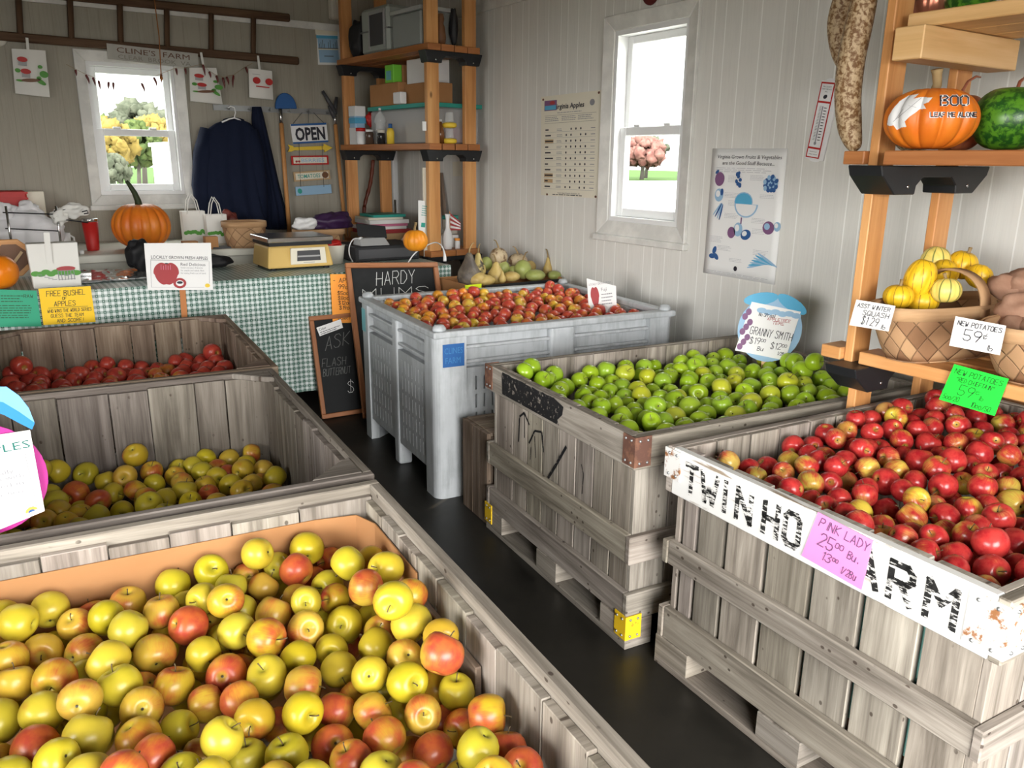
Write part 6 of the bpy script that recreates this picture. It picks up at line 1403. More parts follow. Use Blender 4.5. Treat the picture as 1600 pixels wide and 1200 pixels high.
# coat rail, jacket, coat
a, b = at(333, 163, Y=BY - .02), at(528, 178, Y=BY - .02); zr = 1.805
rl = thing('coat_rail', 'grey metal tool rail on the back wall above the jacket', 'rail', (a.x, BY, zr)); m = MB(); m.box((a.x, BY - .022, zr - .02), (b.x, BY, zr + .02)); m.build('back_strip', M['dull_steel'], rl)
for k in range(6): m = MB(); x = a.x + .1 + k * (b.x - a.x - .2) / 5; m.tube([(x, BY - .02, zr - .005), (x, BY - .065, zr - .012), (x, BY - .075, zr + .01)], .005, 6); m.build('hook', M['dull_steel'], rl)
def garment(name, rows, Y, thick, label, cat, seed, parts=()):
    """rows: (y, x0, x1) down the photograph"""
    t = thing(name, label, cat, tuple(at((rows[-1][1] + rows[-1][2]) / 2, rows[-1][0], Y=Y)))
    m = MB(); nu = 26; n = len(rows); top = []
    for (y, x0, x1) in rows:
        top.append((at(x0, y, Y=Y), at(x1, y, Y=Y)))
    vs = []; fs = []
    ring = 2 * nu
    for j, (a, b) in enumerate(top):
        for i in range(ring):
            th = 2 * PI * i / ring; u = .5 - .5 * math.cos(th); p = a * (1 - u) + b * u
            d = math.sin(th) * thick * (.55 + .45 * j / n)
            fold = .018 * math.sin(u * 21 + seed + j * .15) * (j / n) * (1 if math.sin(th) > 0 else 0)
            vs.append(V((p.x, Y - d - fold, p.z)))
    for j in range(n - 1):
        for i in range(ring): fs.append((j * ring + i, j * ring + (i + 1) % ring, (j + 1) * ring + (i + 1) % ring, (j + 1) * ring + i))
    fs.append(tuple(range(ring))); fs.append(tuple((n - 1) * ring + i for i in range(ring))[::-1])
    m.add(vs, fs, smooth=True); m.build('body', M['fabric'], t)
    for nm, mb, mt in parts: mb.build(nm, mt, t)
    return t
sl = MB(); sl.tube([at(326, 203, Y=BY - .13), at(318, 240, Y=BY - .14), at(314, 290, Y=BY - .14), at(320, 335, Y=BY - .14)], [.06, .072, .066, .055], 12)
sr = MB(); sr.tube([at(390, 203, Y=BY - .15), at(398, 240, Y=BY - .16), at(404, 290, Y=BY - .16), at(408, 340, Y=BY - .16)], [.06, .072, .066, .055], 12)
cl = MB(); cl.tube([at(349, 200, Y=BY - .19), at(352, 190, Y=BY - .13), at(365, 187, Y=BY - .10), at(378, 190, Y=BY - .13), at(381, 202, Y=BY - .19)], .022, 8)
zp = MB(); a, b = at(366, 228, Y=BY - .202), at(367, 245, Y=BY - .207); zp.beam(a, b, .006, .004, (0, 1, 0))
garment('jacket', [(188, 350, 380), (192, 338, 390), (200, 326, 397), (225, 322, 399), (260, 320, 402), (300, 321, 408), (330, 328, 414), (352, 338, 420)], BY - .17, .085, 'navy jacket on a white hanger beside the back window', 'jacket', 1,
        (('sleeve', sl, M['fabric']), ('sleeve', sr, M['fabric']), ('collar', cl, M['fabric']), ('zip_pull', zp, M['steel'])))
garment('coat', [(167, 394, 408), (185, 393, 413), (215, 396, 420), (250, 400, 428), (290, 405, 437), (325, 410, 446), (358, 412, 450)], BY - .06, .055, 'navy coat hanging from the rail beside the jacket', 'coat', 3)
h = MB(); p = lambda x, y: at(x, y, Y=BY - .205)
h.tube([p(347, 191), p(358, 186), p(366, 184), p(374, 187), p(380, 193)], .006, 6); h.tube([p(366, 184), p(368, 176), p(366, 168), p(360, 166), p(356, 169)], .004, 6); h.tube([p(350, 211), p(365, 212), p(378, 212)], .005, 6)
solo(h, 'coat_hanger', M['white'], 'white plastic hanger holding the navy jacket', 'hanger')
# long-handled tools standing against the wall
t = thing('scraper_tool', 'wooden handled tool with a blue half-round head standing against the wall', 'tool', tuple(at(452, 358, Y=BY - .12)))
T, W, H = frame(at(434, 170, Y=BY - .06), at(461, 170, Y=BY - .06), at(434, 145, Y=BY - .06))
m = MB(); m.prism([(W * .5 + W * .62 * math.cos(a), H * 1.0 * math.sin(a)) for a in [PI * k / 16 for k in range(17)]], T, .02); m.build('head', M['blue'], t, bevel=.004)
m = MB(); m.tube([at(438, 170, Y=BY - .07), at(439.5, 194, Y=BY - .075)], .014, 10); m.build('ferrule', M['steel'], t)
m = MB(); m.tube([at(439.5, 193, Y=BY - .075), at(445, 270, Y=BY - .10), at(453, 372, Y=BY - .13)], .017, 10); m.build('handle', M['pine'], t)
t = thing('garden_fork', 'dark green clawed garden tool with a wooden handle leaning by the timber shelf', 'tool', tuple(at(541, 372, Y=BY - .15)))
m = MB()
for a_, b_ in (((504, 142), (522, 172)), ((510, 152), (524, 176)), ((526, 152), (523, 178)), ((514, 165), (523, 184))): m.tube([at(*a_, Y=BY - .06), at(*b_, Y=BY - .08)], [.012, .020], 7)
m.build('head', M['dark_grey'], t)
m = MB(); m.tube([at(523, 176, Y=BY - .08), at(524, 196, Y=BY - .085)], .013, 10); m.build('ferrule', M['steel'], t)
m = MB(); m.tube([at(524, 195, Y=BY - .085), at(531, 270, Y=BY - .11), at(541, 372, Y=BY - .15)], .016, 10); m.build('handle', M['pine'], t)
# OPEN sign and the chained signs below it
o = paper('open_sign', M['white'], [(458, 225), (513, 222), (510, 192), (453.5, 194)], 'white OPEN sign with blue edges hanging from the rail', 'sign', dict(Y=BY - .05), th=.006, inks=('ink', 'blue'),
          prints=[lambda by, T, W, H: (printed(by.setdefault(0, MB()), 'OPEN', T, .09 * W, .17 * H, .62 * H, .84 * W, lift=.002, bold=.035), rect(by.setdefault(1, MB()), T, 0, 0, W, .09 * H, .0015), rect(by[1], T, 0, .90 * H, W, H, .0015))])
m = MB()
for a_, b_ in (((458, 193), (472, 176)), ((506, 192), (490, 176)), ((482, 192), (482, 173))): m.tube([at(*a_, Y=BY - .052), at(*b_, Y=BY - .04)], .002, 5)
m.build('cord', M['dark_grey'], o)
hs = thing('hanging_signs', 'chain of small painted signs: yellow arrow, Berries, Tomatoes and a blue one', 'sign', tuple(at(488, 305, Y=BY - .05)))
def small_sign(px, mats, text, ink, rim=None):
    bl, br, tr, tl = [at(*p, Y=BY - .05) for p in px]; T, W, H = frame(bl, br, tl); m = MB(); m.prism([(0, 0), (W, 0), (W, H), (0, H)], T, .008); s = m.build('sign_board', M[mats], hs, bevel=.001)
    if rim: m = MB(); rect(m, T, .05 * W, .16 * H, .95 * W, .84 * H, .001); m.build('panel', M[rim], s)
    if text: m = MB(); printed(m, text, T, (.26 if text == 'BERRIES' else .10) * W, .30 * H, .40 * H, .62 * W, lift=.002, bold=.01); m.build('lettering', M[ink], s)
    return s, T, W, H
m = MB(); pr = [(450, 226), (458, 228), (459, 230), (506, 228), (506, 224.5), (520, 231), (507, 238), (507, 234), (460, 235), (456, 237), (450, 237), (453, 231)]
q = [at(x, y, Y=BY - .05) for x, y in pr]; T, W, H = frame(q[0], q[0] + V((1, 0, 0)), q[0] + V((0, 0, 1))); m.prism([(p.x - q[0].x, p.z - q[0].z) for p in q][::-1], T, .008); m.build('sign_board', M['yellow'], hs, bevel=.001)
s, T, W, H = small_sign(((456, 258), (514, 257), (513, 243), (455, 243.5)), 'red', 'BERRIES', 'pale_blue', 'cream'); m = MB()
for x, y in ((.13, .38), (.20, .38)): disc(m, T, x * W, y * H, .032 * W, .12 * H, .002)
m.build('cherries', M['rose_print'], s)
s, T, W, H = small_sign(((460, 284), (516.5, 280), (515.5, 266), (458, 269)), 'tan', 'TOMATOES', 'teal', 'cream'); m = MB(); disc(m, T, .86 * W, .5 * H, .09 * W, .34 * H, .002); m.build('tomato', M['brown'], s)
s, T, W, H = small_sign(((463, 306), (518.5, 302), (517.5, 288), (460.5, 292)), 'pale_blue', '', 'ink'); m = MB(); disc(m, T, .11 * W, .5 * H, .06 * W, .3 * H, .002, rot=.3); m.build('leaf', M['teal'], s)
m = MB()
for x in (467, 503): m.tube([at(x, 224, Y=BY - .05), at(x + 3, 292, Y=BY - .05)], .0018, 5)
m.build('chain', M['dark_grey'], hs)
# calendar and the white device above it
c = paper('calendar', M['paper'], [(497, 101), (533, 101.5), (532, 45), (494, 42)], 'wall calendar with a blue winter picture beside the timber shelf', 'calendar', dict(Y=BY - .01), inks=('cream', 'sky_blue', 'dark_grey', 'pale_blue'),
          prints=[lambda by, T, W, H: (rect(by.setdefault(0, MB()), T, .02 * W, .80 * H, .98 * W, .99 * H), rect(by.setdefault(1, MB()), T, .04 * W, .70 * H, .96 * W, .78 * H, .001), rect(by.setdefault(3, MB()), T, .08 * W, .06 * H, .94 * W, .70 * H), rect(by.setdefault(2, MB()), T, .08 * W, .42 * H, .94 * W, .45 * H, .001), [rect(by[2], T, x * W, .45 * H, (x + .02) * W, (.56 + .05 * (k % 3)) * H, .0012) for k, x in enumerate((.14, .2, .27, .33, .52, .6, .74, .83, .88))], rect(by.setdefault(0, MB()), T, .08 * W, .40 * H, .94 * W, .43 * H, .0014), rect(by[2], T, .3 * W, .22 * H, .7 * W, .24 * H, .001))])
t = thing('wall_telephone', 'white round-faced device on the back wall above the calendar', 'device', tuple(at(530, 30, Y=BY)))
m = MB(); pbox(m, 519, -14, 545, 29, BY - .08, .079); m.build('casing', M['ivory'], t, bevel=.01)
q = at(534, 5, Y=BY - .082); m = MB(); m.lathe([(0, 0), (.05, 0), (.05, .008), (.0, .01)], Matrix.Translation(q) @ Matrix.Rotation(PI / 2, 4, 'X'), 20); m.build('dial', M['cream'], t)
m = MB(); m.lathe([(0, 0), (.012, 0), (.0, .006)], Matrix.Translation(q + V((.02, -.010, -.01))) @ Matrix.Rotation(PI / 2, 4, 'X'), 12); m.build('button', M['black'], t)

# ---- on the cream counter
def on_counter(px, py): return at(px, py, Z=ZC)
rc = thing('red_crate', 'red ribbed plastic crate at the counter end behind the white bags', 'crate', (at(5, 380, Y=6.02).x, 6.15, ZC))
lo, hi = at(-40, 385, Y=6.16), at(41, 299, Y=6.16); m = MB(); m.box((lo.x, 6.16, ZC), (hi.x, 6.42, hi.z)); m.build('body', M['red'], rc, bevel=.01)
m = MB()
for k in range(5): z = hi.z - .015 - k * .035; m.box((lo.x - .006, 6.152, z), (hi.x + .006, 6.16, z + .012))
m.build('ribs', M['red'], rc)
simple_box('cream_board', M['cream'], (49, 299, 68, 380), 6.22, .02, ZC, 'narrow cream board standing against the wall next to the red crate', 'board')
m = MB(); c = on_counter(48, 392); s = mpp(c); lump(m, c + V((0, 0, 30 * s)), 42 * s, 1.15, .6, .80, .3, 2, ZC + .001); lump(m, c + V((-.12, 0, 58 * s)), 14 * s, 1.2, .8, 1.3, .5, 5); lump(m, c + V((.02, 0, 62 * s)), 13 * s, 1.3, .8, .9, .5, 7)
solo(m, 'plastic_bag', M['poly_bag'], 'bulging knotted white plastic bag in the black wire rack', 'plastic bag')
wr = thing('wire_rack', 'black wire rack with chrome uprights around the white plastic bag', 'rack', tuple(on_counter(50, 396)))
Yr = on_counter(50, 396).y - .14
m = MB()
for a_, b_, in (((4, 332), (90, 335)), ((84, 341), (138, 348)), ((8, 357), (92, 361)), ((84, 330), (108, 327)), ((10, 380), (60, 383))): m.tube([at(*a_, Y=Yr), at(*b_, Y=Yr)], .004, 6)
m.tube([at(128, 331, Y=Yr), at(136, 329, Y=Yr), at(138, 333, Y=Yr), at(131, 334, Y=Yr)], .004, 6); m.build('wire', M['black'], wr)
for x, y0 in ((9, 322), (87, 322)): m = MB(); a = at(x, y0, Y=Yr); m.tube([a, (a.x, Yr, ZC)], .007, 8); m.build('upright', M['steel'], wr)
m = MB(); c = at(112, 330, Y=Yr + .02); s = mpp(c); lump(m, c + V((.02, 0, 0)), 15 * s, 1.2, .7, .8, .5, 3, None); lump(m, c + V((-.07, 0, -.03)), 12 * s, 1.0, .7, 1.0, .5, 4, None); solo(m, 'paper_napkins', M['bag_paper'], 'crumpled white papers on top of the wire rack', 'paper')
c = on_counter(146, 391); s = mpp(c); tb = thing('tumbler', 'red insulated tumbler with a steel rim', 'tumbler', tuple(c))
m = MB(); m.lathe([(0, 0), (8.5 * s, 0), (9 * s, .01), (11.6 * s, 44 * s), (0, 44 * s)], Matrix.Translation(c), 24); m.build('body', M['red'], tb)
m = MB(); m.lathe([(11.8 * s, 44 * s), (12 * s, 48 * s), (11 * s, 49 * s), (0, 48 * s)], Matrix.Translation(c), 24); m.build('lid', M['steel'], tb)
c = on_counter(104, 386); s = mpp(c); mg = thing('mug', 'small white mug between the wire rack and the red tumbler', 'mug', tuple(c))
m = MB(); m.lathe([(0, 0), (7 * s, 0), (7.5 * s, 22 * s), (6.6 * s, 22 * s), (6.2 * s, .01), (0, .01)], Matrix.Translation(c), 20); m.build('body', M['white'], mg)
m = MB(); m.tube([c + V((7 * s, 0, 18 * s)), c + V((12 * s, 0, 14 * s)), c + V((12 * s, 0, 8 * s)), c + V((7 * s, 0, 5 * s))], .006, 7); m.build('handle', M['white'], mg)
c = on_counter(128, 397); s = mpp(c); m = MB(); m.lathe([(0, 0), (3.4 * s, 0), (4 * s, 6 * s), (0, 6 * s)], Matrix.Translation(c), 14); solo(m, 'sauce_cup', M['paper'], 'tiny white cup on the counter in front of the red tumbler', 'cup')
c = on_counter(232, 392); s = mpp(c); pc = c + V((0, .16, 35 * s)); 
pumpkin('big_pumpkin', 'pumpkin', (pc.x, pc.y, ZC + 36 * s), 44 * s, 36 * s, 16, .09, 'large orange pumpkin with a tall dark stem on the counter under the window', stem=[(0, 0, -.02, .030), (-.005, 0, .03, .024), (-.02, 0, .08, .02), (-.045, 0, .13, .016), (-.06, 0, .155, .013)], smat='green_stem')
def gift_bag(px, py, w, h, label, group, seed, z=ZC, handle_h=26, deep=.09, P=None):
    c = P or at(px, py, Z=z); s = mpp(c); w *= s; h *= s
    t = thing('paper_bag', label, 'paper bag', tuple(c), 0, group)
    m = MB(); y0, y1 = c.y, c.y + deep
    m.hexa([V((c.x + (w / 2 if k & 1 else -w / 2) * (1.0 if k & 4 else .94), (y1 - .01 * bool(k & 4)) if k & 2 else y0 + .01 * bool(k & 4), z + (h if k & 4 else 0))) for k in range(8)]); m.build('bag', M['bag_paper'], t, bevel=.003)
    T = Matrix(((1, 0, 0, c.x - w / 2), (0, 0, -1, y0), (0, 1, 0, z), (0, 0, 0, 1))); K = MB(); R = random.Random(seed)
    tilt = Matrix.Translation((0, 0, .002))
    for k in range(9): disc(K, T @ tilt, (.10 + .8 * k / 8) * w, (.34 + R.uniform(-.03, .05)) * h, .09 * w, .06 * h, .0005 + k * .00005)
    K.build('print', M['leaf_green'], t)
    if handle_h:
        for y in (y0 + .012, y1 - .012):
            m = MB(); m.tube([(c.x - w * .28, y, z + h - .02), (c.x - w * .16, y, z + h + handle_h * s * .6), (c.x - .02 * w, y, z + h + handle_h * s), (c.x + w * .18, y, z + h + handle_h * s * .6), (c.x + w * .28, y, z + h - .02)], .004, 6); m.build('handle', M['bag_paper'], t)
    return t, T, w, h
gift_bag(307, 380, 35, 49, 'white paper bag with green print beside the big pumpkin', 'small paper bags on the counter', 3)
gift_bag(342, 381, 32, 45, 'white paper bag with green print next to the splint basket', 'small paper bags on the counter', 5)
for (x0, y0, x1, y1), lab in (((287, 373, 309, 386), 'small brown carton in front of the first white paper bag'), ((340, 372, 360, 392), 'small brown carton in front of the second white paper bag')):
    c = at((x0 + x1) / 2, y1 + 4, Z=ZC); s = mpp(c); c.y = max(c.y, 5.60); m = MB(); m.box((c.x - (x1 - x0) * s / 2, c.y - .02, ZC), (c.x + (x1 - x0) * s / 2, c.y + .05, ZC + (y1 - y0) * s)); solo(m, 'small_carton', M['card'], lab, 'carton', bevel=.002)
c = at(393, 389, Z=ZC); s = mpp(c); basket((c.x, c.y + .14), 34 * s / 1.05, .12, ZC + .002, ZC + 40 * s, 0, 'brown splint basket on the counter in front of the jacket', handle=False, flare=1.08)
m = MB(); c = at(358, 332, Y=6.02); s = mpp(c); lump(m, (c.x, 6.02, ZC + .10), .10, .75, .45, 1.1, .4, 8, ZC + .001); solo(m, 'snack_bag', flat('red_print_bag', (.22, .05, .04), .4, var=.5), 'dark red printed snack bag behind the paper bags', 'bag')
c = at(382, 398, Z=ZC); c.y = max(c.y, 5.63); m = MB(); m.box((c.x - .09, c.y - .06, ZC), (c.x + .07, c.y + .05, ZC + .012)); solo(m, 'dark_notebook', M['dark_grey'], 'dark flat notebook on the counter edge in front of the splint basket', 'notebook', bevel=.002)

# ---- on the checked table
c = at(24, 437, Z=ZT); s = mpp(c); oc = thing('wooden_plaque', 'eight-sided light wood plaque leaning behind the orange pumpkin', 'plaque', tuple(c))
T = Matrix(((1, 0, 0, at(18, 410, Y=c.y + .05).x), (0, 0, -1, c.y + .05), (0, 1, 0, ZT + 32 * s), (0, 0, 0, 1)))
m = MB(); m.prism([(33 * s * math.cos(PI / 8 + PI / 4 * k), 31 * s * math.sin(PI / 8 + PI / 4 * k)) for k in range(8)], T, .03); m.build('frame', M['pine'], oc, bevel=.004)
m = MB(); m.prism([(25 * s * math.cos(PI / 8 + PI / 4 * k), 23 * s * math.sin(PI / 8 + PI / 4 * k)) for k in range(8)], T @ Matrix.Translation((0, 0, .003)), .002); m.build('inset', M['brown'], oc)
m = MB(); m.beam(T @ V((-6 * s, -18 * s, .02)), T @ V((16 * s, 10 * s, .02)), .014, .01, (0, 1, 0)); m.build('hand', M['tan'], oc)
c = at(0, 453, Z=ZT); s = mpp(c); pumpkin('bright_pumpkin', 'bright_pumpkin', (c.x, c.y + .02, ZT + 27 * s), 30 * s, 27 * s, 0, 0, 'smooth bright orange pumpkin at the table corner', stem=[(0, 0, -.01, .007), (.01, 0, .012, .006), (.02, 0, .02, .006)], smat='green_stem')
bg, T, w, h = gift_bag(91, 449, 70, 68, 'white paper bag printed with a bushel basket of apples on the checked table', None, 7, ZT, 0, .11)
m = MB(); disc(m, T, .70 * w, .42 * h, .19 * w, .055 * h, .003); m.build('print', M['rose_print'], bg)
m = MB()
for k in range(6): rect(m, T, (.53 + .062 * k) * w, .16 * h, (.545 + .062 * k) * w, .38 * h, .003)
for y in (.17, .27, .37): rect(m, T, .53 * w, y * h, .86 * w, (y + .012) * h, .0032)
for k in range(5): rect(m, T, (.12 + .07 * k) * w, (.30 - .03 * k) * h, (.22 + .07 * k) * w, (.312 - .03 * k) * h, .003)
m.build('print', M['grey_ink'], bg)
m = MB(); m.beam((T @ V((.40 * w, .55 * h, .004))), (T @ V((.42 * w, 1.25 * h, .004))), .026, .003, (0, 1, 0)); m.build('strap', M['bag_paper'], bg)
m = MB(); R = random.Random(2); a, b = at(128, 444, Z=ZT), at(222, 420, Z=ZT)
m.grid(lambda u, v: V((a.x + (b.x - a.x) * u, a.y + (b.y - a.y) * v * 1.0, ZT + .006 + .012 * abs(noise.noise(V((u * 9, v * 6, 2)))))), 30, 16); solo(m, 'clear_wrap', M['foil'], 'crinkled clear plastic sheet on the checked table', 'plastic sheet', solid=.001)
m = MB(); c = at(222, 428, Z=ZT); s = mpp(c); lump(m, (c.x + .01, c.y + .10, ZT + .09), .085, .8, .8, 1.1, .4, 12, ZT + .001); lump(m, (c.x + .22, c.y + .10, ZT + .05), .12, 1.6, .7, .5, .4, 13, ZT + .001); lump(m, (c.x + .42, c.y + .10, ZT + .035), .08, 1.3, .7, .5, .3, 14, ZT + .001)
solo(m, 'black_cloth', M['black'], 'black cloth bundle behind the Red Delicious card', 'cloth')
m = MB(); c = at(134, 434, Z=ZT); m.beam((c.x - .05, c.y, ZT + .006), (c.x + .07, c.y - .03, ZT + .006), .018, .006, (0, 0, 1)); m.beam((c.x - .03, c.y + .02, ZT + .018), (c.x + .03, c.y + .01, ZT + .018), .03, .014, (0, 0, 1)); solo(m, 'scissors', M['steel'], 'metal scissors lying by the white paper bag', 'scissors')
# scale
c = at(472, 421, Z=ZT); s = mpp(c); scl = thing('produce_scale', 'tan counter scale with a steel tray on the checked table', 'scale', tuple(c))
w2, d2 = 53 * s, .16
m = MB(); m.hexa([V((c.x + (w2 if k & 1 else -w2) * (.90 if k & 4 else 1.0), c.y + (2 * d2 if k & 2 else .03 * bool(k & 4)), ZT + .012 + (34 * s if k & 4 else 0))) for k in range(8)]); m.build('body', M['scale_tan'], scl, bevel=.012, seg=2)
m = MB()
for x in (-.8, .8):
    for y in (.03, .28): m.lathe([(0, 0), (.018, 0), (.018, .014), (0, .014)], Matrix.Translation((c.x + x * w2, c.y + y, ZT)), 10)
m.build('foot', M['black'], scl)
z0 = ZT + .012 + 34 * s
m = MB(); m.box((c.x - w2 * .92, c.y + .0, z0), (c.x + w2 * .95, c.y + .33, z0 + .022)); m.build('tray_base', M['black'], scl)
m = MB(); m.box((c.x - w2 * .98, c.y - .015, z0 + .022), (c.x + w2 * .98, c.y + .34, z0 + .05)); m.build('tray', M['steel'], scl, bevel=.004)
T = Matrix(((1, 0, 0, c.x - 17 * s), (0, 0, -1, c.y + .012), (0, 1, 0, ZT + .012 + 5 * s), (0, 0, 0, 1)))
m = MB(); m.prism([(0, 0), (58 * s, 0), (56 * s, 25 * s), (1 * s, 25 * s)], T @ Matrix.Translation((0, 0, .012)), .012); fp = m.build('face_plate', M['cream'], scl, bevel=.002)
m = MB(); m.prism([(10 * s, 5 * s), (48 * s, 5 * s), (47 * s, 21 * s), (11 * s, 21 * s)], T @ Matrix.Translation((0, 0, .0145)), .002); m.build('display', M['dark_grey'], fp)
m = MB(); rect(m, T @ Matrix.Translation((0, 0, .0150)), 11 * s, 11 * s, 47 * s, 13.5 * s); printed(m, 'TOLEDO', T @ Matrix.Translation((0, 0, .0125)), 21 * s, 22.2 * s, 1.6 * s, 14 * s); rect(m, T @ Matrix.Translation((0, 0, .0125)), 20 * s, 2 * s, 38 * s, 3 * s); m.build('print', M['grey'], fp)
# notices on the cloth
paper('green_notice', M['teal_paper'], [(-14, 511), (65, 510), (57, 454), (-16, 452)], 'green printed notice taped to the checked cloth at its end', 'notice', dict(Y=TY0 - .034), inks=('dark_green',), writes=[('RAW', .70, .80, .08, .0022, .2, 0)],
      prints=[lambda by, T, W, H: (lines(by.setdefault(0, MB()), T, .22 * W, .70 * W, .82 * H, 3, .075 * H, .022 * H, 3), lines(by[0], T, .12 * W, .90 * W, .56 * H, 6, .065 * H, .02 * H, 5))])
paper('yellow_notice', M['yellow_paper'], [(68, 508), (149.5, 503), (141.5, 447), (60, 451)], 'yellow handwritten notice offering a free bushel of apples on the checked cloth', 'notice', dict(Y=TY0 - .030),
      writes=[('FREE BUSHEL', .13, .78, .14, .0024, .74, 0), ('OF', .42, .67, .07, .002, .08, 0), ('APPLES', .25, .50, .13, .0024, .40, 0), ('WHO WINS THE WORLD SERIES', .11, .33, .085, .0018, .84, 0), ('GUESS THE TEAM', .16, .19, .09, .0018, .62, 0), ('AND SCORE!', .26, .05, .09, .002, .50, 0)], prints=[lambda by, T, W, H: rect(by.setdefault(0, MB()), T, .12 * W, .455 * H, .88 * W, .465 * H, .002)])
paper('price_notice', M['orange_paper'], [(520, 505), (566, 504), (564, 428), (516, 428.5)], 'orange handwritten apple price list at the edge of the chalkboard', 'notice', dict(Y=4.41),
      writes=[('- APPLES', .06, .83, .085, .003, .92, 0), ('99c', .24, .70, .085, .003, .30, 0), ('$5oo', .20, .58, .07, .0028, .36, 0), ('$8oo', .21, .48, .07, .0028, .36, 0), ('$12oo', .22, .38, .07, .0028, .42, 0), ('$19oo', .24, .28, .07, .0028, .42, 0), ('QUART', .18, .07, .06, .0026, .40, 0)])
# chalkboards leaning on the table
def chalkboard(name, bl, br, tl, fw, label, chalk):
    T, W, H = frame(bl, br, tl); t = thing(name, label, 'chalkboard', tuple((V(bl) + V(br)) / 2))
    m = MB(); m.prism([(fw * .6, fw * .6), (W - fw * .6, fw * .6), (W - fw * .6, H - fw * .6), (fw * .6, H - fw * .6)], T @ Matrix.Translation((0, 0, -.006)), .006); m.build('slate', M['slate'], t)
    m = MB()
    for a, b in (((0, fw / 2), (W, fw / 2)), ((0, H - fw / 2), (W, H - fw / 2))): m.beam(T @ V((*a, 0)), T @ V((*b, 0)), fw, .022, T.to_3x3() @ V((0, 0, 1)))
    for a, b in (((fw / 2, fw), (fw / 2, H - fw)), ((W - fw / 2, fw), (W - fw / 2, H - fw))): m.beam(T @ V((*a, 0)), T @ V((*b, 0)), fw, .022, T.to_3x3() @ V((0, 0, 1)))
    m.build('frame', M['frame_wood'], t, bevel=.003)
    chalk(t, T @ Matrix.Translation((0, 0, -.005)), W, H); return t
b0 = at(568, 663, Z=.0); tl = at(541, 411, Y=4.40); tr = at(695, 405, Y=4.40 - .03)
bl_ = V((tl.x + .0, b0.y, .005)); 
bl_ = V((b0.x, b0.y, .034)); wv = V((tr.x - tl.x, tr.y - tl.y, -.030)) * .93
def chalk1(t, T, W, H):
    m = MB(); write(m, 'HARDY', onto(T), .30 * W, H - .135, .078, .0034, .42 * W, slant=.15, rise=.06); write(m, 'MUMS', onto(T), .14 * W, H - .228, .072, .0034, .72 * W, slant=.1, rise=.03); m.build('chalk_writing', M['chalk'], t)
chalkboard('chalkboard', bl_, bl_ + wv, tl, .030, 'large chalkboard reading Hardy Mums leaning between the table and the plastic bin', chalk1)
b1 = at(503, 655, Z=.005); tl1 = at(489, 494, Y=4.425)
def chalk2(t, T, W, H):
    m = MB(); write(m, 'ASK', onto(T), .22 * W, H * .66, .075, .0035, .42 * W, slant=.2, rise=.15); write(m, 'FLASH', onto(T), .12 * W, H * .50, .045, .0025, .42 * W, slant=.2); write(m, 'BUTTERNUT', onto(T), .12 * W, H * .41, .04, .0025, .48 * W, slant=.2); m.build('chalk_writing', M['faint_chalk'], t)
    m = MB(); write(m, '$ 5', onto(T), .52 * W, H * .22, .065, .0035, .34 * W); m.build('chalk_writing', M['chalk'], t)
wv1 = V((.34, -.01, 0))
cb2 = chalkboard('chalkboard', b1, b1 + wv1, tl1, .026, 'smaller dark chalkboard reading Ask, standing half behind the large one', chalk2)
T2, W2, H2 = frame(b1, b1 + wv1, tl1); a_, b_, c_, d_ = [T2 @ V((x * W2, y * H2, .020)) for x, y in ((.13, .80), (.55, .86), (.53, .945), (.09, .885))]
m = MB(); m.hexa([a_, b_, d_, c_] + [p + T2.to_3x3() @ V((0, 0, .0015)) for p in (a_, b_, d_, c_)]); cs = solo(m, 'cider_label', M['paper'], 'white Cider label stuck across the smaller chalkboard corner', 'label')
T3, W3, H3 = frame(a_, b_, d_); T3 = T3 @ Matrix.Translation((0, 0, .0018)); m = MB(); printed(m, 'Cider', T3, .06 * W3, .55 * H3, .28 * H3, .30 * W3); lines(m, T3, .06 * W3, .95 * W3, .32 * H3, 2, .2 * H3, .07 * H3, 3); m.build('lettering', M['ink'], cs)

# cash box, tablet, cables, little pumpkin
YB = 4.83; a, b = at(556, 410, Y=YB), at(688, 391, Y=YB); ZB = max(ZT + .10, b.z)
cbx = thing('cash_drawer', 'black cash drawer on the table behind the large chalkboard', 'cash drawer', ((a.x + b.x) / 2, YB + .18, ZT))
m = MB(); m.box((a.x, YB, ZT + .002), (min(b.x, TX1 - .02), YB + .36, ZB)); m.build('body', M['black'], cbx, bevel=.006)
m = MB(); m.box((a.x + .02, YB - .004, ZT + .02), (min(b.x, TX1 - .02) - .02, YB, ZB - .02)); m.build('drawer_front', M['dark_grey'], cbx, bevel=.003)
P0 = at(587, 384, Z=ZB + .001); s = mpp(P0); tbs = thing('tablet', 'black tablet tilted on a grey stand on the cash drawer', 'tablet', tuple(P0))
m = MB(); m.hexa([V((P0.x + (25 if k & 1 else -25) * s * (.86 if k & 4 else 1), P0.y + (.13 if k & 2 else .05 * bool(k & 4)), ZB + .002 + (.045 if k & 4 else 0))) for k in range(8)]); m.build('stand', M['grey'], tbs, bevel=.004)
m = MB(); m.beam((P0.x + .005, P0.y + .055, ZB + .05), (P0.x + .015, P0.y + .10, ZB + .125), 49 * s, .008, (0, -1, .3)); m.build('screen', M['black'], tbs, bevel=.003)
P1 = at(649, 393, Z=ZB + .001); s = mpp(P1); P1.y = min(P1.y, YB + .22)
c = at(649, 374, Y=P1.y); s = mpp(c); pumpkin('small_pumpkin', 'small_pumpkin', (c.x, c.y, ZB + .001 + 17 * s), 19.5 * s, 17 * s, 10, .07, 'small orange pumpkin on the black cash drawer', stem=[(0, 0, -.01, .010), (-.004, 0, .015, .008), (.004, 0, .04, .009), (.006, 0, .05, .011)])
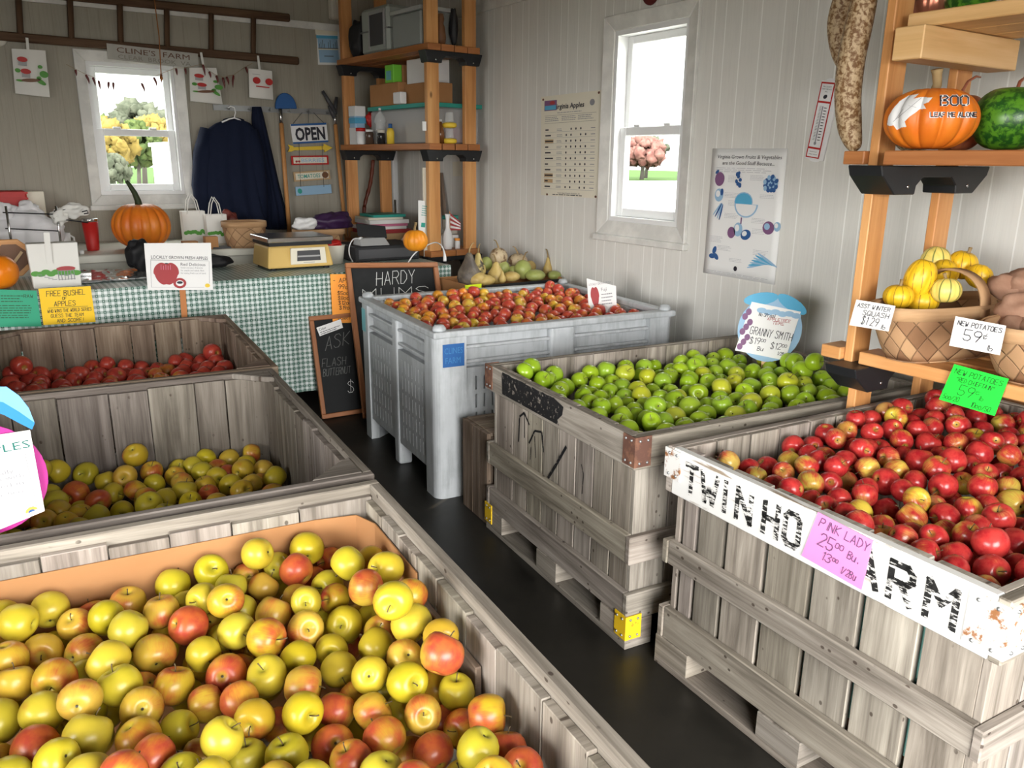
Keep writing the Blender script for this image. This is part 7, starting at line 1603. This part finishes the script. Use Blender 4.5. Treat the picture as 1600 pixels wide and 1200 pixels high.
m = MB(); P = lambda x, y, Y: at(x, y, Y=Y); m.tube(smooth_path([(*P(561, 373, YB + .02), .0032), (*P(552, 374, YB - .06), .0032), (*P(546, 385, YB - .10), .0032), (*P(546, 398, YB - .12), .0032), (at(551, 409, Z=ZT + .006).x, at(551, 409, Z=ZT + .006).y, ZT + .006, .0032)], 24)[0], .004, 6); m.tube([P(561, 373, YB + .02), P(565, 371.5, YB + .04)], .008, 8); solo(m, 'charging_cable', M['white'], 'white charging cable looping down beside the tablet', 'cable')
m = MB(); pth, rr_ = smooth_path([(*P(637, 411, 4.52), .004), (*P(648, 396, 4.55), .004), (*P(664, 385, 4.58), .004), (*P(680, 379, 4.56), .004), (*P(690, 384, 4.50), .004), (*P(694, 394, 4.46), .006), (*P(695, 403, 4.44), .011), (*P(695, 408, 4.43), .011)], 42); m.tube(pth, rr_, 7); solo(m, 'power_cable', M['white'], 'white power cable with a plug arching over the large chalkboard', 'cable')
# basket of scarves and bucket beyond the scale
c = at(497, 372, Y=5.05); bk = basket((at(492, 360, Y=5.42).x + .02, 5.40), .17, .10, .867, .985, 0, 'dark splint basket of cloths on the desk behind the scale', handle=False, flare=1.1)
zr = 1.0; c = V((at(492, 360, Y=5.42).x, 5.4, 1.0))
m = MB(); lump(m, (c.x + .12, 5.40, zr + .03), .11, 1.25, .75, .62, .5, 21, .988, fine=.25); solo(m, 'purple_scarf', M['purple'], 'fuzzy dark purple scarf spilling from the basket', 'scarf')
m = MB(); lump(m, (c.x - .08, 5.38, zr + .02), .07, 1.2, .8, .7, .4, 24, .988); solo(m, 'white_cloth', M['white'], 'white cloth at the far end of the scarf basket'.replace('far end', 'open end'), 'cloth')
c = at(523, 388, Y=4.76); s = mpp(c); m = MB(); m.lathe([(0, 0), (.050, 0), (.066, .11), (.069, .115), (.060, .113), (0, .10)], Matrix.Translation((c.x + .035, 4.86, ZT + .002)), 24); bkt = solo(m, 'cream_tub', M['ivory'], 'cream plastic tub beside the scale tray', 'tub')
m = MB(); lump(m, (c.x + .035, 4.86, ZT + .125), .045, 1.1, 1, .6, .4, 31); solo(m, 'red_cloth', M['red'], 'red cloth stuffed into the cream tub', 'cloth')

# ------------------------------------------------------------------ timber shelf in the back corner
ang = math.radians(4.6); BS = thing('timber_shelf', 'timber shelf with black brackets crammed with boxes in the back corner', 'shelf', (2.528, 4.85, 0), ang)
TB = TM[BS]
for (x, y) in ((0, 0), (.292, 0), (0, 1.16), (.292, 1.16)):
    m = MB(); m.box((x, y, 0), (x + .089, y + .038, 2.62), shade(.95, 1.05), axis=2); m.build('post', M['pine'], BS, local=True, bevel=.003)
def lbracket(y0, y1, zt):
    o = [(-.03, zt), (-.02, zt - .03), (-.008, zt - .072), (.097, zt - .072), (.101, zt - .05), (.13, zt - .03), (.25, zt - .03), (.28, zt - .05), (.284, zt - .072), (.389, zt - .072), (.405, zt - .03), (.415, zt)]
    m = MB(); m.prism(o, Matrix(((1, 0, 0, 0), (0, 0, -1, y0), (0, 1, 0, 0), (0, 0, 0, 1))), y1 - y0); p = m.build('bracket', M['black_plastic'], BS, local=True, bevel=.003)
    m = MB()
    for x in (.05, .34): m.lathe([(.006, 0), (.005, .003), (0, .004)], Matrix.Translation((x, y0, zt - .055)) @ Matrix.Rotation(PI / 2, 4, 'X'), 10)
    m.build('screw', M['steel'], p, local=True)
for zt, zz in ((1.512, 1.552), (2.115, 2.155), (.82, .86)):
    lbracket(-.025, .06, zt); lbracket(1.135, 1.22, zt)
    for k in range(4):
        m = MB(); m.box((-.012 + k * .102, -.035, zt), (.082 + k * .102, 1.235, zz), shade(.9, 1.1), axis=1); m.build('shelf_board', M['pine_dark'], BS, local=True, bevel=.003)
def L(x, y, z): return TB @ V((x, y, z))
def lbox(name, mat, x0, y0, z0, x1, y1, z1, label, cat, bevel=.004, group=None, extra=()):
    t = thing(name, label, cat, tuple(L((x0 + x1) / 2, (y0 + y1) / 2, z0)), ang, group)
    cx, cy = (x0 + x1) / 2, (y0 + y1) / 2
    m = MB(); m.box((x0 - cx, y0 - cy, 0), (x1 - cx, y1 - cy, z1 - z0)); m.build('shell' if extra else 'box', mat, t, local=True, bevel=bevel)
    for nm, mt, q in extra:
        m = MB()
        for b in q: m.box((b[0] - cx, b[1] - cy, b[2] - z0), (b[3] - cx, b[4] - cy, b[5] - z0))
        m.build(nm, mt, t, local=True, bevel=.002)
    return t
Z1, Z2, Z0 = 1.553, 2.156, .861
# middle board
lbox('storage_tote', M['tote'], .10, .13, Z1, .495, .95, Z1 + .235, 'frosted plastic tote with a teal lid on the middle board', 'tote', .012, None,
     (('lid', M['teal'], [(.085, .115, Z1 + .2355, .512, .965, Z1 + .262)]), ('contents', M['sand'], [(.13, .2, Z1 + .01, .24, .5, Z1 + .15), (.26, .55, Z1 + .01, .40, .85, Z1 + .12)]), ('contents', M['pink'], [(.27, .2, Z1 + .01, .40, .5, Z1 + .11)])))
ZL = Z1 + .263
lbox('carton', M['card'], .09, .52, ZL, .30, .93, ZL + .15, 'brown open carton on the teal lid, farther half', 'carton')
lbox('carton', M['card'], .12, .16, ZL, .30, .48, ZL + .13, 'brown carton on the teal lid seen between the near posts', 'carton')
lbox('white_carton', M['white'], .13, .24, ZL + .131, .33, .47, ZL + .285, 'white carton stacked on the brown one between the near posts', 'carton', extra=(('label', M['paper'], [(.24, .238, ZL + .15, .31, .24, ZL + .19)]),))
lbox('green_box', flat('bright_green_print', (.20, .62, .06), .5), .10, .60, ZL + .151, .17, .72, ZL + .27, 'bright green printed box on the open carton', 'box', extra=(('label', M['aqua'], [(.099, .63, ZL + .17, .10, .70, ZL + .23)]),))
lbox('brown_box', M['card'], .175, .60, ZL + .151, .29, .76, ZL + .27, 'small brown box beside the bright green one', 'box')
lbox('white_box', M['white'], .035, .40, ZL, .085, .50, ZL + .075, 'small white box at the lid edge beside the open carton', 'box')
tag_ = at(663.5, 197, Y=4.838); m = MB(); m.box((tag_.x - .015, tag_.y, tag_.z - .028), (tag_.x + .012, tag_.y + .003, tag_.z + .028)); solo(m, 'price_tag', M['paper'], 'small white tag stuck on the near shelf post', 'tag')
def feeder(x, y, z, label):
    t = thing('jar_feeder', label, 'feeder', tuple(L(x, y, z)), ang, 'yellow-based jars on the middle board')
    m = MB(); m.lathe([(0, 0), (.034, 0), (.046, .006), (.049, .018), (.044, .03), (.03, .034), (0, .034)], None, 24); m.build('base', M['yellow'], t, local=True)
    m = MB(); m.lathe([(.029, .034), (.030, .045), (.026, .09), (.022, .098), (0, .099)], None, 24); m.build('jar', M['jar'], t, local=True); return t
feeder(.185, .03, Z1, 'lower of two yellow-based jar feeders between the near posts'); feeder(.185, .03, Z1 + .1, 'upper of two yellow-based jar feeders between the near posts')
def bottle(name, x, y, z, prof, mat, cap, label, capmat='white', group=None):
    t = thing(name, label, 'bottle' if 'bottle' in name else 'jar', tuple(L(x, y, z)), ang, group); m = MB(); m.lathe(prof, None, 20); m.build('body', mat, t, local=True)
    if cap: m = MB(); m.lathe(cap, None, 18); m.build('cap', M[capmat], t, local=True)
    return t
bottle('brown_bottle', .122, .045, Z1, [(0, 0), (.026, 0), (.028, .07), (.013, .12), (.011, .138), (0, .138)], flat('amber_syrup', (.16, .06, .015), .2), [(.012, .138), (.012, .152), (0, .152)], 'brown syrup bottle beside the yellow-based jars')
lbox('foil_pouch', M['pale_blue'], .0, 1.0, Z1, .085, 1.10, Z1 + .27, 'tall blue and white pouch at the far end of the middle board', 'pouch', .01, extra=(('band', M['white'], [(-.001, .999, Z1, .086, 1.101, Z1 + .12), (-.001, .999, Z1 + .20, .086, 1.101, Z1 + .272)]), ('band', M['sky_blue'], [(-.002, .998, Z1 + .15, .087, 1.102, Z1 + .19)])))
bottle('red_lidded_jar', .0, .92, Z1, [(0, 0), (.032, 0), (.034, .01), (.034, .09), (0, .09)], M['white'], [(.036, .09), (.036, .115), (0, .117)], 'white spotted canister with a red lid at the board edge', 'red')
bottle('plastic_jar', .005, .80, Z1, [(0, 0), (.03, 0), (.031, .07), (.026, .085), (0, .085)], flat('dark_jar', (.08, .05, .035), .2), [(.027, .085), (.027, .10), (0, .10)], 'dark-filled jar with a white lid next to the red-lidded canister')
bottle('cone_bottle', .04, .70, Z1, [(0, 0), (.036, 0), (.036, .11), (.030, .13), (.045, .15), (.036, .19), (.012, .215), (.008, .23), (0, .23)], M['jar'], [(.009, .23), (.009, .245), (0, .245)], 'clear bottle with a cone-shaped top behind the jars')
bottle('plastic_jar', .0, .62, Z1, [(0, 0), (.028, 0), (.028, .06), (.024, .075), (0, .075)], flat('black_jar', (.02, .02, .02), .2), [(.026, .075), (.026, .095), (0, .095)], 'black-filled jar with a pale lid by the yellow bottle', 'ivory')
bottle('yellow_bottle', .03, .54, Z1, [(0, 0), (.026, 0), (.027, .08), (.018, .105), (0, .105)], M['yellow'], [(.014, .105), (.014, .135), (0, .135)], 'yellow bottle with a blue top at the tote end', 'blue')
m = MB(); lump(m, L(.115, .985, Z1 + .18), .035, .8, .6, 1.4, .5, 41); solo(m, 'red_foil', M['red'], 'crumpled red foil packet behind the blue and white pouch', 'packet')
# top board
pc = lbox('pet_carrier', flat('grey_green_plastic', (.34, .37, .34), .5), .02, .52, Z2, .27, .90, Z2 + .30, 'grey plastic pet carrier with a dark grille on the top board', 'pet carrier', .02, None,
          (('grille_door', M['dark_grey'], [(.012, .57, Z2 + .05, .019, .76, Z2 + .25)]), ('frame', M['grey'], [(.010, .55, Z2 + .03, .018, .57, Z2 + .27), (.010, .76, Z2 + .03, .018, .78, Z2 + .27), (.010, .57, Z2 + .25, .018, .76, Z2 + .27)]), ('seam', M['dull_steel'], [(.015, .515, Z2 + .145, .275, .905, Z2 + .155)])))
m = MB(); lump(m, L(.04, 1.0, Z2 + .12), .105, .55, .75, 1.2, .3, 51, Z2 + .001); solo(m, 'black_bag', M['black'], 'black cloth bag slumped beside the pet carrier', 'bag')
lbox('printed_box', M['black'], .12, .98, Z2, .27, 1.10, Z2 + .30, 'black box with yellow print behind the black bag', 'box', extra=(('print', M['yellow'], [(.119, .99 + .03 * k, Z2 + .20 + .04 * (k % 2), .12, 1.01 + .03 * k, Z2 + .225 + .04 * (k % 2)) for k in range(3)]),))
lbox('storage_bin', flat('grey_tote', (.30, .32, .31), .45), .02, .10, Z2, .27, .46, Z2 + .21, 'grey lidded storage bin on the top board behind the near post', 'storage bin', .01, None, (('lid', flat('pale_grey_lid', (.42, .44, .43), .4), [(.01, .09, Z2 + .211, .28, .47, Z2 + .235)]),))
m = MB(); c = L(.13, .04, Z2); m.lathe([(0, 0), (.03, 0), (.036, .05), (.028, .11), (.02, .13), (.026, .155), (.02, .185), (0, .19)], Matrix.Translation(c), 16); solo(m, 'wooden_figure', M['brown'], 'dark brown carved figure between the near posts of the top board', 'figurine')
m = MB(); lump(m, L(.235, .045, Z2 + .12), .04, .7, .7, 2.9, .2, 55, Z2 + .001); solo(m, 'rolled_cloth', M['black'], 'black rolled cloth hanging by the inner near post', 'cloth')
# books and papers on the bottom board
R = random.Random(21); z = Z0 + .001
for k, (w_, d_, h_, mt, lab) in enumerate(((.34, .30, .05, 'tan', 'tan thick ledger at the bottom of the stack'), (.36, .28, .03, 'rose_print', 'red-spined book above the tan ledger'), (.33, .30, .022, 'paper', 'white paper pad above the red-spined book'), (.30, .27, .02, 'pink', 'pink folder in the paper stack'),
                                       (.32, .28, .03, 'paper', 'thick white paper bundle above the pink folder'), (.28, .26, .018, 'cream', 'cream folder near the top of the stack'), (.26, .26, .02, 'teal', 'teal-edged binder on top of the stack'))):
    p = L(.14 + R.uniform(-.02, .02), .92 + R.uniform(-.03, .03), z); x, y = p.x, p.y; m = MB(); m.box((x - w_ / 2, y - d_ / 2, z + .0005), (x + w_ / 2, y + d_ / 2, z + h_)); solo(m, 'stacked_book' if mt in ('tan', 'rose_print', 'teal') else 'paper_folder', M[mt], lab + ' on the bottom shelf board', 'book' if mt in ('tan', 'rose_print', 'teal') else 'folder', 'books and papers on the bottom board', bevel=.002); z += h_
m = MB(); m.lathe([(0, 0), (.07, 0), (.085, .02), (.05, .05), (.01, .055), (0, .056)], Matrix.Translation(L(.20, .56, Z0 + .001)), 20); solo(m, 'covered_dish', M['white'], 'white covered dish in front of the book stack on the shelf', 'dish')
m = MB(); m.lathe([(0, 0), (.055, 0), (.06, .006), (0, .007)], Matrix.Translation(L(.05, .70, Z0 + .001)), 20); solo(m, 'lime_disc', M['lime'], 'lime green round lid lying in front of the books', 'lid')
# bottom board and things leaning there
lbox('white_box', M['white'], .10, .10, Z0, .30, .28, Z0 + .085, 'white open box behind the vase on the bottom board', 'box')
c = L(.165, .035, Z0); s = mpp(c); m = MB(); m.lathe([(0, 0), (.026, 0), (.033, .03), (.036, .07), (.028, .11), (.014, .14), (.0125, .20), (.018, .232), (.019, .236), (.012, .232), (0, .22)], Matrix.Translation(c), 28, fn=lambda a, i: 1 + .03 * math.cos(a * 10)); solo(m, 'bud_vase', M['white'], 'slim white fluted bud vase on the bottom board', 'vase')
bottle('pill_jar', .24, .03, Z0, [(0, 0), (.018, 0), (.018, .055), (0, .055)], M['white'], [(.019, .055), (.019, .07), (0, .07)], 'small white pill jar with an orange cap beside the vase', 'orange_paper')
bottle('teal_lidded_tub', .31, .22, Z0 + .086, [(0, 0), (.05, 0), (.055, .10), (0, .10)], M['ivory'], [(.058, .10), (.058, .125), (0, .125)], 'cream tub with a teal lid behind the white open box', 'teal')
bottle('spray_bottle', .12, .20, Z0 + .086, [(0, 0), (.03, 0), (.034, .04), (.034, .09), (.015, .12), (0, .12)], M['jar'], [(.014, .12), (.014, .14), (0, .14)], 'clear bottle with a teal cap standing in the white open box', 'teal')
fl = thing('small_flag', 'small striped flag standing behind the bud vase', 'flag', tuple(L(.235, .07, Z0)), ang)
m = MB()
for k in range(7):
    a0, a1 = k / 7, (k + 1) / 7; P_ = lambda u, v: L(.215 + .075 * u, .08 + .02 * math.sin(u * 5), Z0 + .12 + .12 * v * (1 - u * .55) + .0)
    m.add([P_(0, a0), P_(1, a0), P_(1, a1), P_(0, a1)], [(0, 1, 2, 3)], mi=k % 2)
m.build('flag_cloth', [M['rose_print'], M['white']], fl)
m = MB(); m.tube([L(.213, .08, Z0), L(.213, .08, Z0 + .25)], .003, 6); m.build('staff', M['pine'], fl)
m = MB(); a, b = at(701, 340, X=3.0), at(688, 272, X=3.03); m.beam((a.x - .03, a.y, Z0 + .09), b, .05, .02, (1, 0, 0)); solo(m, 'leaning_board', M['brown_wood'], 'brown board leaning diagonally on the wall behind the near posts', 'board')
m = MB(); a = at(661, 262, Y=4.92); b = at(662, 372, Y=4.92); m.box((a.x - .012, 4.90, ZT + .002), (a.x + .012, 4.912, a.z)); solo(m, 'cream_lath', M['cream'], 'long cream lath standing beside the near shelf post', 'lath')
paper('printed_card', M['paper'], [(654, 372), (664.5, 373), (664, 314), (653.5, 313)], 'narrow white printed card standing beside the near shelf post', 'card', dict(Y=4.872), inks=('teal',), prints=[lambda by, T, W, H: (lines(by.setdefault(0, MB()), T, .1 * W, .9 * W, .85 * H, 5, .06 * H, .02 * H, 3), rect(by[0], T, .2 * W, .30 * H, .8 * W, .42 * H))])
m = MB(); a, b = at(568, 345, Y=6.22), at(583, 250, Y=6.25); pth, rr_ = smooth_path([(a.x - .12, 6.2, .02, .017), (*a, .016), (*at(570, 320, Y=6.225), .015), (*at(579, 285, Y=6.235), .016), (*b, .015)], 32); m.tube([V(p) + V((0, 0, 0)) for p in pth], [r * (1 + .12 * math.sin(k * 1.9)) for k, r in enumerate(rr_)], 9); ws = solo(m, 'walking_stick', flat('glossy_red_wood', (.13, .03, .014), .35), 'knobbly dark red walking stick leaning at the far shelf post', 'walking stick')
m = MB(); a, b = at(618.5, 352, Y=6.2), at(618.5, 312, Y=6.2); m.tube([(a.x, 6.2, .0), (a.x, 6.2, b.z)], .010, 8); solo(m, 'metal_rod', M['steel'], 'thin bright metal rod standing in the wall corner', 'rod')
paper('pinned_note', M['cream'], [(708, 276), (721, 275), (720, 252), (707, 253)], 'pale note pinned on the side wall behind the shelf posts', 'note', dict(X=WX - .003))

# ------------------------------------------------------------------ tray of gourds in front of the corner shelf
st = thing('plant_stand', 'dark low stand under the tray of gourds', 'stand', (2.68, 4.2, 0))
m = MB(); m.box((2.34, 4.03, .64), (3.02, 4.40, .665)); m.build('stand_top', M['black'], st)
for x in (2.36, 2.96):
    for y in (4.05, 4.34): m = MB(); m.box((x, y, 0), (x + .04, y + .04, .64), axis=2); m.build('leg', M['black'], st)
ZG = .667
tr_ = thing('cardboard_tray', 'low cardboard tray with a black edge holding mixed gourds', 'tray', (2.68, 4.2, ZG))
m = MB(); m.box((2.34, 4.03, ZG), (3.02, 4.40, ZG + .006)); m.build('base', M['card'], tr_)
m = MB(); m.box((2.34, 4.394, ZG + .006), (3.02, 4.40, ZG + .085)); m.box((2.34, 4.03, ZG + .006), (2.346, 4.394, ZG + .085)); m.box((3.014, 4.03, ZG + .006), (3.02, 4.394, ZG + .085)); m.build('side', M['card'], tr_)
m = MB(); m.box((2.346, 4.03, ZG + .006), (3.014, 4.036, ZG + .055)); m.build('front_side', M['card'], tr_)
m = MB(); m.box((2.46, 4.024, ZG + .056), (3.02, 4.038, ZG + .075)); m.build('black_edge', M['black'], tr_)
m = MB(); a = at(738, 444, Y=4.02); m.box((a.x - .05, 4.016, ZG + .052), (a.x + .06, 4.022, ZG + .088)); solo(m, 'lime_label', M['lime'], 'lime green label at the corner of the gourd tray', 'label')
GO = [((733, 422), 20, 27, 'gourd_dark', 'neck', 'dark grey-brown bottle gourd with a thin dry stem, at the tray corner', 4.14), ((747, 415), 13, 20, 'gourd_mottled', 'neck', 'black-blotched yellow pear-shaped gourd next to the dark bottle gourd', 4.22), ((745, 436), 17, 11, 'gourd_tan', 'round', 'ribbed pale gourd lying at the tray front above the lime label', 4.10),
      ((779, 401), 15, 14, 'gourd_lace', 'round', 'round laced brown gourd topmost of the heap', 4.30), ((809, 407), 16, 11, 'gourd_lace', 'round', 'second laced brown gourd lying beside the topmost one', 4.31), ((775, 426), 15, 17, 'gourd_tan', 'neck', 'tan pear-shaped gourd with a curved neck in the middle', 4.15), ((786, 419), 11, 12, 'gourd_green', 'round', 'pale green round gourd behind the tan pear-shaped one', 4.27),
      ((757, 438), 17, 9, 'gourd_tan', 'round', 'sand-coloured gourd lying flat at the tray front', 4.08), ((799, 432), 14, 8, 'gourd_tan', 'round', 'yellowish half-hidden gourd at the tray front middle', 4.09), ((817, 421), 14, 15, 'gourd_green', 'round', 'pale green ball gourd standing in the heap', 4.17), ((836, 430), 17, 9, 'gourd_green', 'round', 'flattened pale green gourd at the tray front', 4.10),
      ((856, 418), 8, 16, 'gourd_tan', 'neck', 'slim upright tan gourd with a pointed tip near the wall', 4.20), ((866, 430), 11, 7, 'gourd_green', 'round', 'small yellow-green gourd at the wall end of the tray', 4.10), ((760, 412), 10, 11, 'gourd_green', 'round', 'green gourd half hidden behind the blotched one', 4.32), ((803, 424), 11, 9, 'gourd_green', 'round', 'small green gourd wedged in the heap middle', 4.24), ((828, 417), 10, 10, 'gourd_tan', 'round', 'tan gourd behind the pale green ball', 4.30), ((785, 433), 6, 9, 'gourd_tan', 'neck', 'little yellow pear-shaped gourd at the tray front', 4.07)]
for k, ((x, y), rx, rz, key, kind, lab, Y) in enumerate(GO):
    c = at(x, y, Y=Y); s = mpp(c); a, b = rx * s * .96, rz * s
    c.z = max(c.z, ZG + .008 + b); t = thing('ornamental_gourd', lab, 'gourd', (c.x, c.y, c.z - b), k * .7, 'gourds in the cardboard tray')
    m = MB()
    if kind == 'neck': prof = [(0, 0), (.5 * a, .03 * b), (.85 * a, .2 * b), (1.0 * a, .55 * b), (.9 * a, .95 * b), (.62 * a, 1.3 * b), (.42 * a, 1.6 * b), (.32 * a, 1.85 * b), (.15 * a, 2.0 * b), (0, 2.0 * b)]
    else: prof = [(a * math.sin(PI * q / 14), b - b * math.cos(PI * q / 14)) for q in range(15)]
    m.lathe(prof, None, 28, fn=(lambda an, i: 1 + .03 * math.cos(an * 9)) if key == 'gourd_tan' else None); m.build('rind', M[key], t, local=True)
    if k in (0, 1, 3, 4, 5, 9, 11): m = MB(); m.tube([(0, 0, 1.9 * b), (.004, 0, 2.2 * b), (.02, .0, 2.2 * b + .03), (.035, 0, 2.2 * b + .035)], [.006, .005, .004, .003], 6); m.build('stem', M['vine'], t, local=True)
